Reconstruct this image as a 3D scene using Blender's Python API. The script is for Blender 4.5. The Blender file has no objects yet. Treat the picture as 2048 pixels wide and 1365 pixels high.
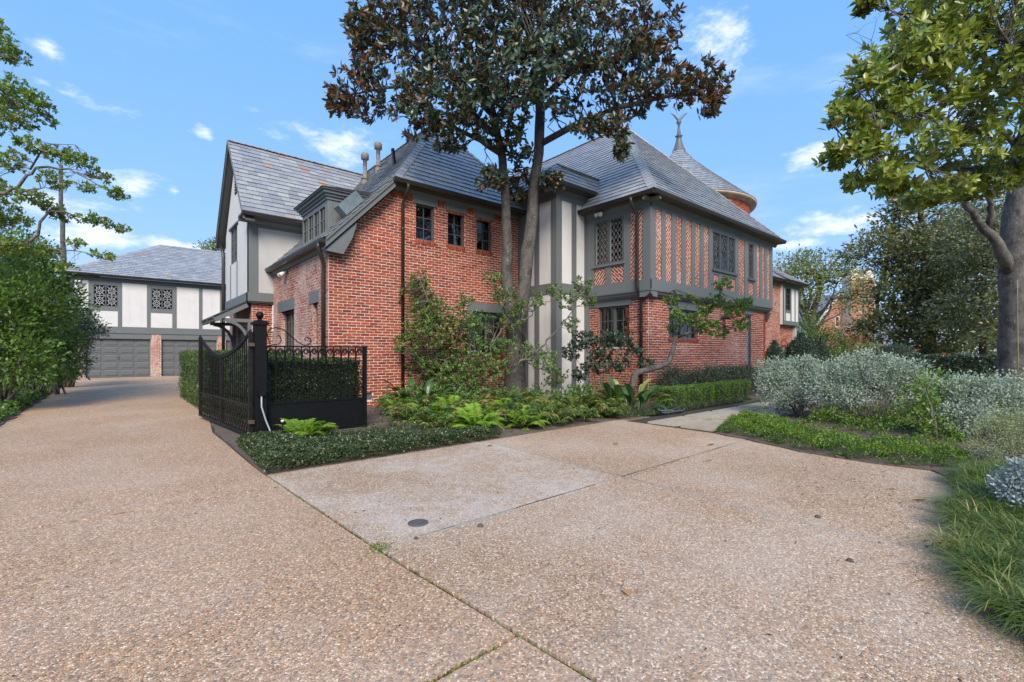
import bpy, math, random
import numpy as np
from mathutils import Vector, Matrix

random.seed(7)
rng = np.random.default_rng(7)
C = bpy.context.scene.collection
S = bpy.context.scene
PI = math.pi

# ------------------------------------------------------------------ camera
CT, CS, CZ = -3.635, -10.687, 1.3
FWD = (0.6470, 0.7625)
RGT = (0.7625, -0.6470)
cd = bpy.data.cameras.new("camera")
cam = bpy.data.objects.new("camera", cd)
C.objects.link(cam)
cam.location = (CT, CS, CZ)
cam.rotation_euler = (PI / 2, 0, -math.atan2(FWD[0], FWD[1]))
cd.sensor_width = 36.0
cd.lens = 930.0 / 2048 * 36
cd.shift_y = 23.5 / 2048
cd.clip_end = 2000
S.camera = cam


def W(px, d, z=0.0):
    """a place in the world seen at column px and depth d"""
    X = (px - 1024) / 930.0 * d
    return Vector((CT + RGT[0] * X + FWD[0] * d, CS + RGT[1] * X + FWD[1] * d, z))


def G(px, py, z=0.0):
    return W(px, (CZ - z) * 930.0 / (py - 706.0), z)


def WY(px, py, d):
    return W(px, d, CZ - (py - 706.0) * d / 930.0)


# ------------------------------------------------------------------ world + sun
SUN_AZ = math.atan2(-0.76, -0.50)       # where the light comes from, in the ground plane
SUN_EL = math.radians(38)
w = bpy.data.worlds.new("World")
S.world = w
w.use_nodes = True
nt = w.node_tree
for n_ in list(nt.nodes):
    nt.nodes.remove(n_)


def N(tree, typ, **kw):
    n = tree.nodes.new(typ)
    for k, v in kw.items():
        if k.startswith("i_"):
            n.inputs[int(k[2:])].default_value = v
        else:
            setattr(n, k, v)
    return n


out = N(nt, "ShaderNodeOutputWorld")
bg = N(nt, "ShaderNodeBackground")
sky = N(nt, "ShaderNodeTexSky", sky_type="NISHITA")
sky.sun_disc = False
sky.sun_elevation = SUN_EL
sky.sun_rotation = math.atan2(math.cos(SUN_AZ), math.sin(SUN_AZ))
sky.air_density = 1.0
sky.dust_density = 0.0
sky.ozone_density = 4.0
bg.inputs[1].default_value = 0.15
tc = N(nt, "ShaderNodeTexCoord")
sep = N(nt, "ShaderNodeSeparateXYZ")
nt.links.new(tc.outputs["Generated"], sep.inputs[0])
az = N(nt, "ShaderNodeMath", operation="ARCTAN2")
nt.links.new(sep.outputs[1], az.inputs[0])
nt.links.new(sep.outputs[0], az.inputs[1])
el = N(nt, "ShaderNodeMath", operation="ARCSINE")
nt.links.new(sep.outputs[2], el.inputs[0])
comb = N(nt, "ShaderNodeCombineXYZ")
nt.links.new(az.outputs[0], comb.inputs[0])
nt.links.new(el.outputs[0], comb.inputs[1])


def sky_dir(px, py):
    x, z = (px - 1024) / 930.0, (706.0 - py) / 930.0
    d = (RGT[0] * x + FWD[0], RGT[1] * x + FWD[1], z)
    l = math.sqrt(sum(c * c for c in d))
    return math.atan2(d[1], d[0]), math.asin(d[2] / l)


clouds = []
for px, py, ww, hh in ((1425, 100, 66, 30), (640, 292, 84, 26), (1668, 450, 100, 18), (1612, 316, 70, 16),
                       (255, 365, 52, 18), (95, 97, 26, 14), (350, 384, 16, 8), (412, 267, 18, 9),
                       (310, 490, 190, 22), (70, 402, 150, 26), (130, 185, 60, 12), (1980, 170, 110, 50),
                       (1590, 490, 60, 10)):
    a, e = sky_dir(px, py)
    k = 1.0 + ((px - 1024) / 930.0) ** 2
    clouds.append((a, e, 1.9 * ww / 930.0 / k, 1.9 * hh / 930.0 / math.sqrt(k)))
r_ = random.Random(3)
for i in range(14):                      # the same fair-weather clouds all round
    a = r_.uniform(1.7, 5.6)
    a = a if a < PI else a - 2 * PI
    clouds.append((a, r_.uniform(0.1, 0.7), r_.uniform(0.04, 0.12), r_.uniform(0.015, 0.035)))
mx = None
for a, e, ww, hh in clouds:
    s1 = N(nt, "ShaderNodeVectorMath", operation="SUBTRACT")
    nt.links.new(comb.outputs[0], s1.inputs[0])
    s1.inputs[1].default_value = (a, e, 0)
    s2 = N(nt, "ShaderNodeVectorMath", operation="DIVIDE")
    nt.links.new(s1.outputs[0], s2.inputs[0])
    s2.inputs[1].default_value = (ww, hh, 1)
    s3 = N(nt, "ShaderNodeVectorMath", operation="LENGTH")
    nt.links.new(s2.outputs[0], s3.inputs[0])
    s4 = N(nt, "ShaderNodeMath", operation="SUBTRACT")
    s4.inputs[0].default_value = 1.0
    nt.links.new(s3.outputs["Value"], s4.inputs[1])
    if mx is None:
        mx = s4
    else:
        m_ = N(nt, "ShaderNodeMath", operation="MAXIMUM")
        nt.links.new(mx.outputs[0], m_.inputs[0])
        nt.links.new(s4.outputs[0], m_.inputs[1])
        mx = m_
mpn = N(nt, "ShaderNodeMapping")
mpn.inputs["Scale"].default_value = (1, 1, 2.2)
nt.links.new(tc.outputs["Generated"], mpn.inputs[0])
noi = N(nt, "ShaderNodeTexNoise")
noi.inputs["Scale"].default_value = 13
noi.inputs["Detail"].default_value = 7
noi.inputs["Roughness"].default_value = 0.66
nt.links.new(mpn.outputs[0], noi.inputs["Vector"])
nm = N(nt, "ShaderNodeMath", operation="MULTIPLY_ADD")
nt.links.new(noi.outputs[0], nm.inputs[0])
nm.inputs[1].default_value = 3.6
nm.inputs[2].default_value = -1.95
ad = N(nt, "ShaderNodeMath", operation="ADD")
nt.links.new(mx.outputs[0], ad.inputs[0])
nt.links.new(nm.outputs[0], ad.inputs[1])
mr = N(nt, "ShaderNodeMapRange")
mr.interpolation_type = "SMOOTHSTEP"
mr.inputs[1].default_value = 0.0
mr.inputs[2].default_value = 1.3
mr.inputs[4].default_value = 0.85
nt.links.new(ad.outputs[0], mr.inputs[0])
mixc = N(nt, "ShaderNodeMix", data_type="RGBA")
# thin high veil, the same all over the sky
mp2 = N(nt, "ShaderNodeMapping")
mp2.inputs["Scale"].default_value = (1, 1, 4.5)
nt.links.new(tc.outputs["Generated"], mp2.inputs[0])
no2 = N(nt, "ShaderNodeTexNoise")
no2.inputs["Scale"].default_value = 2.6
no2.inputs["Detail"].default_value = 6
no2.inputs["Roughness"].default_value = 0.6
nt.links.new(mp2.outputs[0], no2.inputs["Vector"])
mr2 = N(nt, "ShaderNodeMapRange")
mr2.interpolation_type = "SMOOTHSTEP"
mr2.inputs[1].default_value = 0.5
mr2.inputs[2].default_value = 0.8
mr2.inputs[4].default_value = 0.32
nt.links.new(no2.outputs[0], mr2.inputs[0])
mxv = N(nt, "ShaderNodeMath", operation="MAXIMUM")
nt.links.new(mr.outputs[0], mxv.inputs[0])
nt.links.new(mr2.outputs[0], mxv.inputs[1])
nt.links.new(mxv.outputs[0], mixc.inputs[0])
# one even colour grade of the whole sky: softer contrast, deeper blue
spl = N(nt, "ShaderNodeSeparateColor")
nt.links.new(sky.outputs[0], spl.inputs[0])
tint = N(nt, "ShaderNodeCombineColor")
for i_, (pw, kk) in enumerate(((0.46, 0.82), (0.26, 1.50), (0.09, 3.15))):
    q1 = N(nt, "ShaderNodeMath", operation="POWER")
    nt.links.new(spl.outputs[i_], q1.inputs[0])
    q1.inputs[1].default_value = pw
    q2 = N(nt, "ShaderNodeMath", operation="MULTIPLY")
    nt.links.new(q1.outputs[0], q2.inputs[0])
    q2.inputs[1].default_value = kk
    nt.links.new(q2.outputs[0], tint.inputs[i_])
nt.links.new(tint.outputs[0], mixc.inputs[6])
mixc.inputs[7].default_value = (3.9, 4.0, 4.2, 1)
nt.links.new(mixc.outputs[2], bg.inputs[0])
nt.links.new(bg.outputs[0], out.inputs[0])

sd = bpy.data.lights.new("sun", "SUN")
sd.energy = 2.5
sd.angle = math.radians(30)
sd.color = (1.0, 0.89, 0.76)
sun = bpy.data.objects.new("sun", sd)
C.objects.link(sun)
sun.location = (-12, -20, 25)
ldir = Vector((math.cos(SUN_AZ) * math.cos(SUN_EL), math.sin(SUN_AZ) * math.cos(SUN_EL), math.sin(SUN_EL)))
sun.rotation_euler = ldir.to_track_quat("Z", "Y").to_euler()

S.view_settings.view_transform = "Standard"
S.view_settings.look = "None"
S.view_settings.gamma = 1
S.view_settings.use_curve_mapping = False
S.view_settings.exposure = 1.08
S.cycles.max_bounces = 6
S.cycles.diffuse_bounces = 3
S.cycles.glossy_bounces = 3
S.cycles.transparent_max_bounces = 8
S.cycles.transmission_bounces = 4
S.cycles.caustics_reflective = False
S.cycles.caustics_refractive = False
S.cycles.use_denoising = True


# ------------------------------------------------------------------ materials
def mat(name):
    m = bpy.data.materials.new(name)
    m.use_nodes = True
    t = m.node_tree
    return m, t, t.nodes["Principled BSDF"]


def rgb(c):
    return (c[0], c[1], c[2], 1)


def ramp(t, fac, stops, const=False):
    r = t.nodes.new("ShaderNodeValToRGB")
    e = r.color_ramp.elements
    while len(e) < len(stops):
        e.new(0.5)
    for k, (p, c) in enumerate(stops):
        e[k].position = p
        e[k].color = rgb(c)
    if const:
        r.color_ramp.interpolation = "CONSTANT"
    if fac is not None:
        t.links.new(fac, r.inputs[0])
    return r


def noise(t, scale, detail=4, rough=0.55, vec=None, obj=False):
    n = t.nodes.new("ShaderNodeTexNoise")
    n.inputs["Scale"].default_value = scale
    n.inputs["Detail"].default_value = detail
    n.inputs["Roughness"].default_value = rough
    if vec is None:
        g = t.nodes.new("ShaderNodeNewGeometry")
        vec = g.outputs["Position"]
        if obj:
            vec = t.nodes.new("ShaderNodeTexCoord").outputs["Object"]
    t.links.new(vec, n.inputs["Vector"])
    return n


def bump(t, bs, h, strength, dist=0.01):
    b = t.nodes.new("ShaderNodeBump")
    b.inputs["Strength"].default_value = strength
    b.inputs["Distance"].default_value = dist
    t.links.new(h, b.inputs["Height"])
    t.links.new(b.outputs[0], bs.inputs["Normal"])
    return b


def mixrgb(t, fac, a, b, mode="MIX"):
    m = t.nodes.new("ShaderNodeMix")
    m.data_type = "RGBA"
    m.blend_type = mode
    if isinstance(fac, (int, float)):
        m.inputs[0].default_value = fac
    else:
        t.links.new(fac, m.inputs[0])
    for s, v in ((6, a), (7, b)):
        if isinstance(v, tuple):
            m.inputs[s].default_value = rgb(v)
        else:
            t.links.new(v, m.inputs[s])
    return m.outputs[2]


def mrange(t, v, a, b, c=0.0, d=1.0):
    m = t.nodes.new("ShaderNodeMapRange")
    m.inputs[1].default_value = a
    m.inputs[2].default_value = b
    m.inputs[3].default_value = c
    m.inputs[4].default_value = d
    t.links.new(v, m.inputs[0])
    return m.outputs[0]


def rnd_value(t):
    """a number that belongs to each single piece"""
    a = t.nodes.new("ShaderNodeAttribute")
    a.attribute_name = "rnd"
    o = t.nodes.new("ShaderNodeObjectInfo")
    s = t.nodes.new("ShaderNodeMath")
    s.operation = "ADD"
    t.links.new(a.outputs["Fac"], s.inputs[0])
    t.links.new(o.outputs["Random"], s.inputs[1])
    f = t.nodes.new("ShaderNodeMath")
    f.operation = "FRACT"
    t.links.new(s.outputs[0], f.inputs[0])
    return f.outputs[0]


def plain(name, col, rough=0.6, var=0.12, scale=6.0, metal=0.0, bmp=0.0, bscale=40.0, stretch=None):
    m, t, b = mat(name)
    vec = None
    n = noise(t, scale, 5, 0.6)
    lo = tuple(c * (1 - var) for c in col)
    hi = tuple(min(1, c * (1 + var)) for c in col)
    r = ramp(t, n.outputs[0], ((0.3, lo), (0.7, hi)))
    t.links.new(r.outputs[0], b.inputs["Base Color"])
    b.inputs["Roughness"].default_value = rough
    b.inputs["Metallic"].default_value = metal
    if bmp:
        n2 = noise(t, bscale, 4, 0.6)
        bump(t, b, n2.outputs[0], bmp, 0.004)
    return m


M = {}
# brick: each one with its own red, remains of whitewash, soft mottling
def brick_mat(name, white):
    m, t, b = mat(name)
    r = rnd_value(t)
    col = ramp(t, r, ((0.0, (0.15, 0.028, 0.013)), (0.10, (0.21, 0.036, 0.014)), (0.3, (0.28, 0.048, 0.017)), (0.6, (0.36, 0.074, 0.024)),
                      (0.85, (0.31, 0.060, 0.025)), (1.0, (0.19, 0.040, 0.020))))
    n = noise(t, 60, 4)
    tone = noise(t, 0.55, 4, 0.6)
    colm = mixrgb(t, 0.6, col.outputs[0], ramp(t, tone.outputs[0], ((0.3, (0.85, 0.83, 0.83)), (0.7, (1.4, 1.3, 1.22)))).outputs[0], "MULTIPLY")
    c2 = mixrgb(t, 0.45, colm, ramp(t, n.outputs[0], ((0.3, (0.5, 0.5, 0.5)), (0.7, (1, 1, 1)))).outputs[0], "MULTIPLY")
    big = noise(t, 0.9, 5, 0.6)
    sm = noise(t, 16, 5, 0.7)
    s = t.nodes.new("ShaderNodeMath")
    s.operation = "MULTIPLY_ADD"
    t.links.new(sm.outputs[0], s.inputs[0])
    s.inputs[1].default_value = 1.0
    bm_ = t.nodes.new("ShaderNodeMath")
    bm_.operation = "MULTIPLY_ADD"
    t.links.new(big.outputs[0], bm_.inputs[0])
    bm_.inputs[1].default_value = 0.6
    bm_.inputs[2].default_value = 0.0
    t.links.new(bm_.outputs[0], s.inputs[2])
    f = mrange(t, s.outputs[0], white, white + 0.22, 0.0, 0.7)
    c3 = mixrgb(t, f, c2, (0.62, 0.52, 0.47))
    t.links.new(c3, b.inputs["Base Color"])
    b.inputs["Roughness"].default_value = 0.85
    bump(t, b, n.outputs[0], 0.5, 0.004)
    return m


M["brick"] = brick_mat("brick_red", 0.96)
M["brick_worn"] = brick_mat("brick_worn", 0.70)
M["brick_pale"] = brick_mat("brick_pale", 0.84)
M["mortar"] = plain("mortar", (0.62, 0.53, 0.46), 0.95, 0.22, 9, bmp=0.5, bscale=120)


def slate_mat():
    m, t, b = mat("slate")
    r = rnd_value(t)
    col = ramp(t, r, ((0.0, (0.235, 0.245, 0.255)), (0.14, (0.31, 0.32, 0.325)), (0.30, (0.265, 0.275, 0.29)), (0.46, (0.34, 0.35, 0.345)),
                      (0.62, (0.27, 0.28, 0.305)), (0.76, (0.31, 0.325, 0.315)), (0.90, (0.37, 0.38, 0.365)), (0.955, (0.38, 0.27, 0.18)),
                      (0.968, (0.33, 0.29, 0.24)), (0.985, (0.34, 0.22, 0.16))), True)
    n = noise(t, 14, 6, 0.7)
    c = mixrgb(t, 0.5, col.outputs[0], ramp(t, n.outputs[0], ((0.25, (0.55, 0.55, 0.55)), (0.75, (1.15, 1.15, 1.15)))).outputs[0], "MULTIPLY")
    t.links.new(c, b.inputs["Base Color"])
    b.inputs["Roughness"].default_value = 0.30
    b.inputs["IOR"].default_value = 1.6
    b.inputs["Sheen Weight"].default_value = 0.9
    b.inputs["Sheen Roughness"].default_value = 0.35
    b.inputs["Sheen Tint"].default_value = (1.0, 0.97, 0.93, 1)
    bump(t, b, n.outputs[0], 0.3, 0.006)
    return m


M["slate"] = slate_mat()
M["roof_deck"] = plain("roof_deck", (0.03, 0.032, 0.036), 0.9)
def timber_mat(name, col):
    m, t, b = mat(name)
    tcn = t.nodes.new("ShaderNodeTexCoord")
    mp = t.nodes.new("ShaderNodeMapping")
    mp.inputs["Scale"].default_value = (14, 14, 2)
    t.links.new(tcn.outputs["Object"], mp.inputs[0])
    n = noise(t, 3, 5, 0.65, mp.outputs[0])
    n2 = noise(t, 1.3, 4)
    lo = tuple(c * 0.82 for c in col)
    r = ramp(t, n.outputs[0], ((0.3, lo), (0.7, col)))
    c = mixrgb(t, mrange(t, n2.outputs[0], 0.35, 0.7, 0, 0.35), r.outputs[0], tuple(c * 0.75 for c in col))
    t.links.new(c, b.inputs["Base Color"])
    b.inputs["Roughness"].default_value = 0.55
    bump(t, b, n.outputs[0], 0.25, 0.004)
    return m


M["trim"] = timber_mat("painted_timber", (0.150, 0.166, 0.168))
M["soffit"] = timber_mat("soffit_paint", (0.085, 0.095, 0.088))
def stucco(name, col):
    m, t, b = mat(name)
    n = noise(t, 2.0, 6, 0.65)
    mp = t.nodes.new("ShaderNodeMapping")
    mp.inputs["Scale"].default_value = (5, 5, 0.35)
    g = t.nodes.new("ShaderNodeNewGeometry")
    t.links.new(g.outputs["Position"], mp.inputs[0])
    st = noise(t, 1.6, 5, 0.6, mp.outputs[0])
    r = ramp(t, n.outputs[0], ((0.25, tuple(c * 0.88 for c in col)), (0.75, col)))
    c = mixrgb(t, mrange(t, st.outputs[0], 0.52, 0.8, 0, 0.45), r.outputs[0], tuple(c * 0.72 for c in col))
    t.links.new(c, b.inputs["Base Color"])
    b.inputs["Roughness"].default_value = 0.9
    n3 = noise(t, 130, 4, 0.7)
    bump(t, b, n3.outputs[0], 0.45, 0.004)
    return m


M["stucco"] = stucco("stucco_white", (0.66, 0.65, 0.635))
M["stucco_shaded"] = stucco("stucco_white_shaded", (0.46, 0.46, 0.46))  # white stucco with the shade of the side walls put into its colour
M["gutter"] = plain("gutter_brown", (0.030, 0.024, 0.020), 0.38, 0.2, 3, 0.0)
M["frame"] = plain("window_steel", (0.085, 0.093, 0.096), 0.45)
M["lead"] = plain("lead_came", (0.46, 0.47, 0.48), 0.5, 0.2, 20)
M["lead_mid"] = plain("lead_came_mid", (0.26, 0.26, 0.25), 0.5, 0.2, 20)
M["lead_dark"] = plain("lead_came_dark", (0.09, 0.09, 0.088), 0.5, 0.2, 20)
M["iron"] = plain("black_iron", (0.0035, 0.004, 0.0045), 0.55, 0.4, 12, 0.0, 0.2, 60)
M["iron_brown"] = plain("weathered_iron", (0.013, 0.011, 0.010), 0.55, 0.5, 14, 0.0, 0.3, 60)
for k_ in ("iron", "iron_brown"):
    M[k_].node_tree.nodes["Principled BSDF"].inputs["Specular IOR Level"].default_value = 0.22
M["rust"] = plain("rusty_hinge", (0.09, 0.055, 0.04), 0.7, 0.4, 40)
M["galv"] = plain("galvanised", (0.16, 0.21, 0.225), 0.45, 0.2, 4, 0.2)
M["pipe"] = plain("vent_pipe", (0.21, 0.185, 0.155), 0.7, 0.35, 14)
M["pvc"] = plain("grey_conduit", (0.34, 0.36, 0.39), 0.45, 0.1, 10)
M["garage_door"] = timber_mat("garage_door_paint", (0.125, 0.138, 0.142))
M["dark_room"] = plain("dark_room", (0.02, 0.018, 0.016), 0.9)
M["blind"] = plain("blind_slat", (0.42, 0.41, 0.38), 0.6)
M["curtain"] = plain("curtain_cloth", (0.58, 0.52, 0.45), 0.9, 0.15, 14)
M["interior_wood"] = plain("interior_wood", (0.18, 0.075, 0.035), 0.6, 0.3, 5)
M["lamp_white"] = plain("lamp_white", (0.72, 0.71, 0.66), 0.4, 0.08, 10)
M["lamp_glass"] = plain("lamp_glass", (0.55, 0.58, 0.62), 0.15, 0.1, 10)
M["copper_pale"] = plain("tower_fascia", (0.46, 0.36, 0.24), 0.55, 0.2, 3)
M["finial"] = plain("finial_lead", (0.11, 0.115, 0.12), 0.5)
M["cable"] = plain("yellow_cable", (0.26, 0.22, 0.10), 0.7)
M["hose"] = plain("hose_rubber", (0.075, 0.10, 0.13), 0.5, 0.15, 10)
M["drain"] = plain("drain_lid", (0.085, 0.08, 0.075), 0.7, 0.3, 60)
M["white_stone"] = plain("white_stone", (0.55, 0.52, 0.46), 0.9, 0.2, 14, 0, 0.5, 40)


def glass_mat(name, tint, boost, wavy, deep=0.02):
    m, t, b = mat(name)
    t.nodes.remove(b)
    o = t.nodes["Material Output"]
    tr = t.nodes.new("ShaderNodeBsdfTransparent")
    tr.inputs[0].default_value = rgb(tint)
    gl = t.nodes.new("ShaderNodeBsdfGlossy")
    gl.inputs["Roughness"].default_value = 0.03
    fr = t.nodes.new("ShaderNodeFresnel")
    fr.inputs[0].default_value = boost
    mx_ = t.nodes.new("ShaderNodeMixShader")
    t.links.new(fr.outputs[0], mx_.inputs[0])
    t.links.new(tr.outputs[0], mx_.inputs[1])
    t.links.new(gl.outputs[0], mx_.inputs[2])
    t.links.new(mx_.outputs[0], o.inputs[0])
    n = noise(t, wavy[0], 2)
    bm = t.nodes.new("ShaderNodeBump")
    bm.inputs["Strength"].default_value = wavy[1]
    bm.inputs["Distance"].default_value = deep
    t.links.new(n.outputs[0], bm.inputs["Height"])
    t.links.new(bm.outputs[0], gl.inputs["Normal"])
    t.links.new(bm.outputs[0], fr.inputs["Normal"])
    return m


M["glass"] = glass_mat("window_glass", (0.72, 0.75, 0.76), 1.7, (3, 0.12))
M["glass_leaded"] = glass_mat("leaded_glass", (0.55, 0.56, 0.55), 5.0, (9, 1.0), 0.07)
M["glass_dark"] = glass_mat("garage_glass", (0.45, 0.47, 0.5), 1.33, (3, 0.12))


def bark(name, a, b_, scale=10, lichen=0.25):
    m, t, bs = mat(name)
    mp = t.nodes.new("ShaderNodeMapping")
    mp.inputs["Scale"].default_value = (1, 1, 0.4)
    g = t.nodes.new("ShaderNodeNewGeometry")
    t.links.new(g.outputs["Position"], mp.inputs[0])
    n = noise(t, scale, 7, 0.7, mp.outputs[0])
    n2 = noise(t, scale * 0.35, 4, 0.6)
    n3 = noise(t, scale * 2.2, 5, 0.7)
    c = ramp(t, n.outputs[0], ((0.3, a), (0.7, b_)))
    c2 = mixrgb(t, mrange(t, n2.outputs[0], 0.5, 0.62, 0, 0.7), c.outputs[0], tuple(x * 0.55 for x in a))
    c3 = mixrgb(t, mrange(t, n3.outputs[0], 0.60, 0.68, 0, lichen * 2), c2, (0.36, 0.37, 0.34))
    t.links.new(c3, bs.inputs["Base Color"])
    bs.inputs["Roughness"].default_value = 0.9
    bump(t, bs, n.outputs[0], 0.9, 0.03)
    return m


M["bark"] = bark("bark_grey", (0.045, 0.040, 0.036), (0.135, 0.122, 0.108), 11, 0.45)
M["bark_pale"] = bark("bark_pale", (0.060, 0.054, 0.050), (0.175, 0.16, 0.148), 9, 0.4)
M["bark_twig"] = bark("bark_twig", (0.10, 0.085, 0.068), (0.24, 0.21, 0.17), 20, 0.3)
M["bark_dark"] = bark("bark_dark", (0.035, 0.028, 0.022), (0.085, 0.068, 0.055), 9, 0.1)


def leaf(name, cols, under=None, rough=0.4, trans=0.25, spec=0.5):
    m, t, b = mat(name)
    a = t.nodes.new("ShaderNodeAttribute")
    a.attribute_name = "rnd"
    k = len(cols)
    c = ramp(t, a.outputs["Fac"], [(i / max(1, k - 1), cc) for i, cc in enumerate(cols)]).outputs[0]
    tcol = c
    if under:
        g = t.nodes.new("ShaderNodeNewGeometry")
        c = mixrgb(t, g.outputs["Backfacing"], c, under)
    t.links.new(c, b.inputs["Base Color"])
    b.inputs["Roughness"].default_value = rough
    b.inputs["Specular IOR Level"].default_value = spec
    o = t.nodes["Material Output"]
    tl = t.nodes.new("ShaderNodeBsdfTranslucent")
    g2 = mixrgb(t, 1.0, tcol, (1.5, 1.5, 0.6), "MULTIPLY")
    t.links.new(g2, tl.inputs[0])
    mx_ = t.nodes.new("ShaderNodeMixShader")
    mx_.inputs[0].default_value = trans
    t.links.new(b.outputs[0], mx_.inputs[1])
    t.links.new(tl.outputs[0], mx_.inputs[2])
    t.links.new(mx_.outputs[0], o.inputs[0])
    return m


M["l_mag"] = leaf("magnolia_leaf", ((0.030, 0.061, 0.044), (0.044, 0.086, 0.055), (0.061, 0.106, 0.059), (0.119, 0.178, 0.069)), (0.19, 0.085, 0.038), 0.36, 0.10, 0.6)
M["l_mag2"] = leaf("backlit_magnolia_leaf", ((0.113, 0.176, 0.037), (0.162, 0.239, 0.048), (0.250, 0.310, 0.050), (0.402, 0.394, 0.059)), (0.13, 0.12, 0.035), 0.3, 0.3, 0.6)  # yellow-green ramp paints in light shining through the leaves
M["l_yaupon"] = leaf("yaupon_leaf", ((0.065, 0.127, 0.041), (0.101, 0.185, 0.050), (0.158, 0.262, 0.060), (0.279, 0.351, 0.071)), None, 0.4, 0.25)
M["l_citrus"] = leaf("glossy_leaf", ((0.068, 0.134, 0.032), (0.111, 0.206, 0.037), (0.171, 0.277, 0.050), (0.341, 0.395, 0.058)), None, 0.35, 0.25)
M["l_dark"] = leaf("dark_leaf", ((0.023, 0.055, 0.041), (0.036, 0.081, 0.055), (0.055, 0.103, 0.057), (0.089, 0.121, 0.064)), (0.06, 0.07, 0.05), 0.35, 0.15)
M["l_hedge"] = leaf("hedge_leaf", ((0.029, 0.061, 0.020), (0.052, 0.099, 0.026), (0.081, 0.136, 0.032), (0.116, 0.167, 0.041)), None, 0.45, 0.2)
M["l_hedge_shaded"] = leaf("shaded_hedge_leaf", ((0.016, 0.034, 0.011), (0.029, 0.054, 0.014), (0.045, 0.075, 0.018), (0.064, 0.092, 0.023)), None, 0.45, 0.2)  # hedge leaf darkened, paints the shade behind the fence
M["l_box"] = leaf("boxwood_leaf", ((0.052, 0.111, 0.018), (0.091, 0.182, 0.023), (0.130, 0.240, 0.031), (0.182, 0.286, 0.046)), None, 0.4, 0.25)
M["l_low"] = leaf("loropetalum_leaf", ((0.036, 0.055, 0.036), (0.069, 0.095, 0.062), (0.109, 0.131, 0.087), (0.209, 0.227, 0.182)), None, 0.4, 0.15)
M["l_sage"] = leaf("silver_sage_leaf", ((0.197, 0.261, 0.216), (0.273, 0.344, 0.291), (0.355, 0.426, 0.353), (0.455, 0.495, 0.385)), None, 0.8, 0.2, 0.2)
M["l_sage2"] = leaf("yellow_sage_leaf", ((0.200, 0.225, 0.094), (0.275, 0.312, 0.150), (0.300, 0.362, 0.237), (0.413, 0.413, 0.163)), None, 0.8, 0.25, 0.2)
M["l_dusty"] = leaf("dusty_leaf", ((0.218, 0.273, 0.280), (0.281, 0.335, 0.348), (0.343, 0.406, 0.416), (0.390, 0.445, 0.439)), None, 0.85, 0.15, 0.2)
M["l_fern"] = leaf("fern_leaf", ((0.093, 0.186, 0.025), (0.147, 0.279, 0.031), (0.217, 0.373, 0.040), (0.310, 0.435, 0.062)), None, 0.5, 0.35)
M["l_fern_dark"] = leaf("fern_leaf_dark", ((0.054, 0.111, 0.029), (0.093, 0.173, 0.040), (0.167, 0.233, 0.048), (0.267, 0.203, 0.073)), None, 0.5, 0.3)
M["l_jas"] = leaf("jasmine_leaf", ((0.025, 0.047, 0.019), (0.046, 0.074, 0.028), (0.075, 0.105, 0.038), (0.150, 0.167, 0.066)), None, 0.35, 0.12)
M["l_herb"] = leaf("herb_leaf", ((0.047, 0.103, 0.012), (0.080, 0.159, 0.015), (0.122, 0.215, 0.021), (0.187, 0.281, 0.028)), None, 0.5, 0.3)
M["l_lir"] = leaf("lily_turf_leaf", ((0.049, 0.096, 0.020), (0.100, 0.161, 0.033), (0.189, 0.241, 0.051), (0.488, 0.386, 0.167)), None, 0.4, 0.25)
M["l_asp"] = leaf("cast_iron_leaf", ((0.025, 0.063, 0.025), (0.049, 0.112, 0.036), (0.084, 0.161, 0.042), (0.308, 0.322, 0.084)), None, 0.35, 0.2)
M["l_left"] = leaf("left_tree_leaf", ((0.079, 0.136, 0.026), (0.132, 0.216, 0.035), (0.202, 0.280, 0.048), (0.299, 0.240, 0.064)), None, 0.4, 0.35)
M["l_leftdk"] = leaf("left_shrub_leaf", ((0.035, 0.076, 0.018), (0.065, 0.132, 0.025), (0.116, 0.208, 0.033), (0.204, 0.289, 0.051)), None, 0.4, 0.25)
M["l_oak"] = leaf("oak_leaf", ((0.105, 0.140, 0.049), (0.161, 0.196, 0.063), (0.238, 0.252, 0.084), (0.336, 0.294, 0.112)), None, 0.6, 0.35)
M["l_back"] = leaf("far_magnolia_leaf", ((0.098, 0.140, 0.068), (0.162, 0.210, 0.090), (0.278, 0.309, 0.119), (0.455, 0.338, 0.140)), (0.10, 0.085, 0.045), 0.35, 0.2)
M["l_olive"] = leaf("olive_leaf", ((0.101, 0.126, 0.076), (0.143, 0.168, 0.101), (0.202, 0.227, 0.134), (0.269, 0.269, 0.168)), None, 0.6, 0.3)
M["l_rust"] = leaf("rust_leaf", ((0.24, 0.095, 0.035), (0.32, 0.13, 0.05), (0.36, 0.18, 0.07), (0.24, 0.17, 0.08)), None, 0.7, 0.35)
M["l_ygr"] = leaf("clipped_yellow_leaf", ((0.169, 0.208, 0.058), (0.234, 0.273, 0.078), (0.299, 0.325, 0.104)), None, 0.6, 0.3)
M["l_dry"] = leaf("dry_leaf", ((0.20, 0.095, 0.035), (0.32, 0.17, 0.07), (0.42, 0.27, 0.13), (0.12, 0.06, 0.03)), None, 0.7, 0.15)
M["l_litter"] = leaf("litter_leaf", ((0.055, 0.032, 0.020), (0.10, 0.060, 0.036), (0.17, 0.095, 0.05), (0.035, 0.024, 0.018)), None, 0.8, 0.1)
M["l_grass"] = leaf("lawn_blade", ((0.10, 0.13, 0.02), (0.16, 0.18, 0.03), (0.23, 0.22, 0.05), (0.32, 0.27, 0.09)), None, 0.6, 0.3)
M["core"] = plain("dark_core", (0.016, 0.018, 0.010), 0.95, 0.5, 12)  # added opaque filler, dark like the shaded inside, stops see-through


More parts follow.
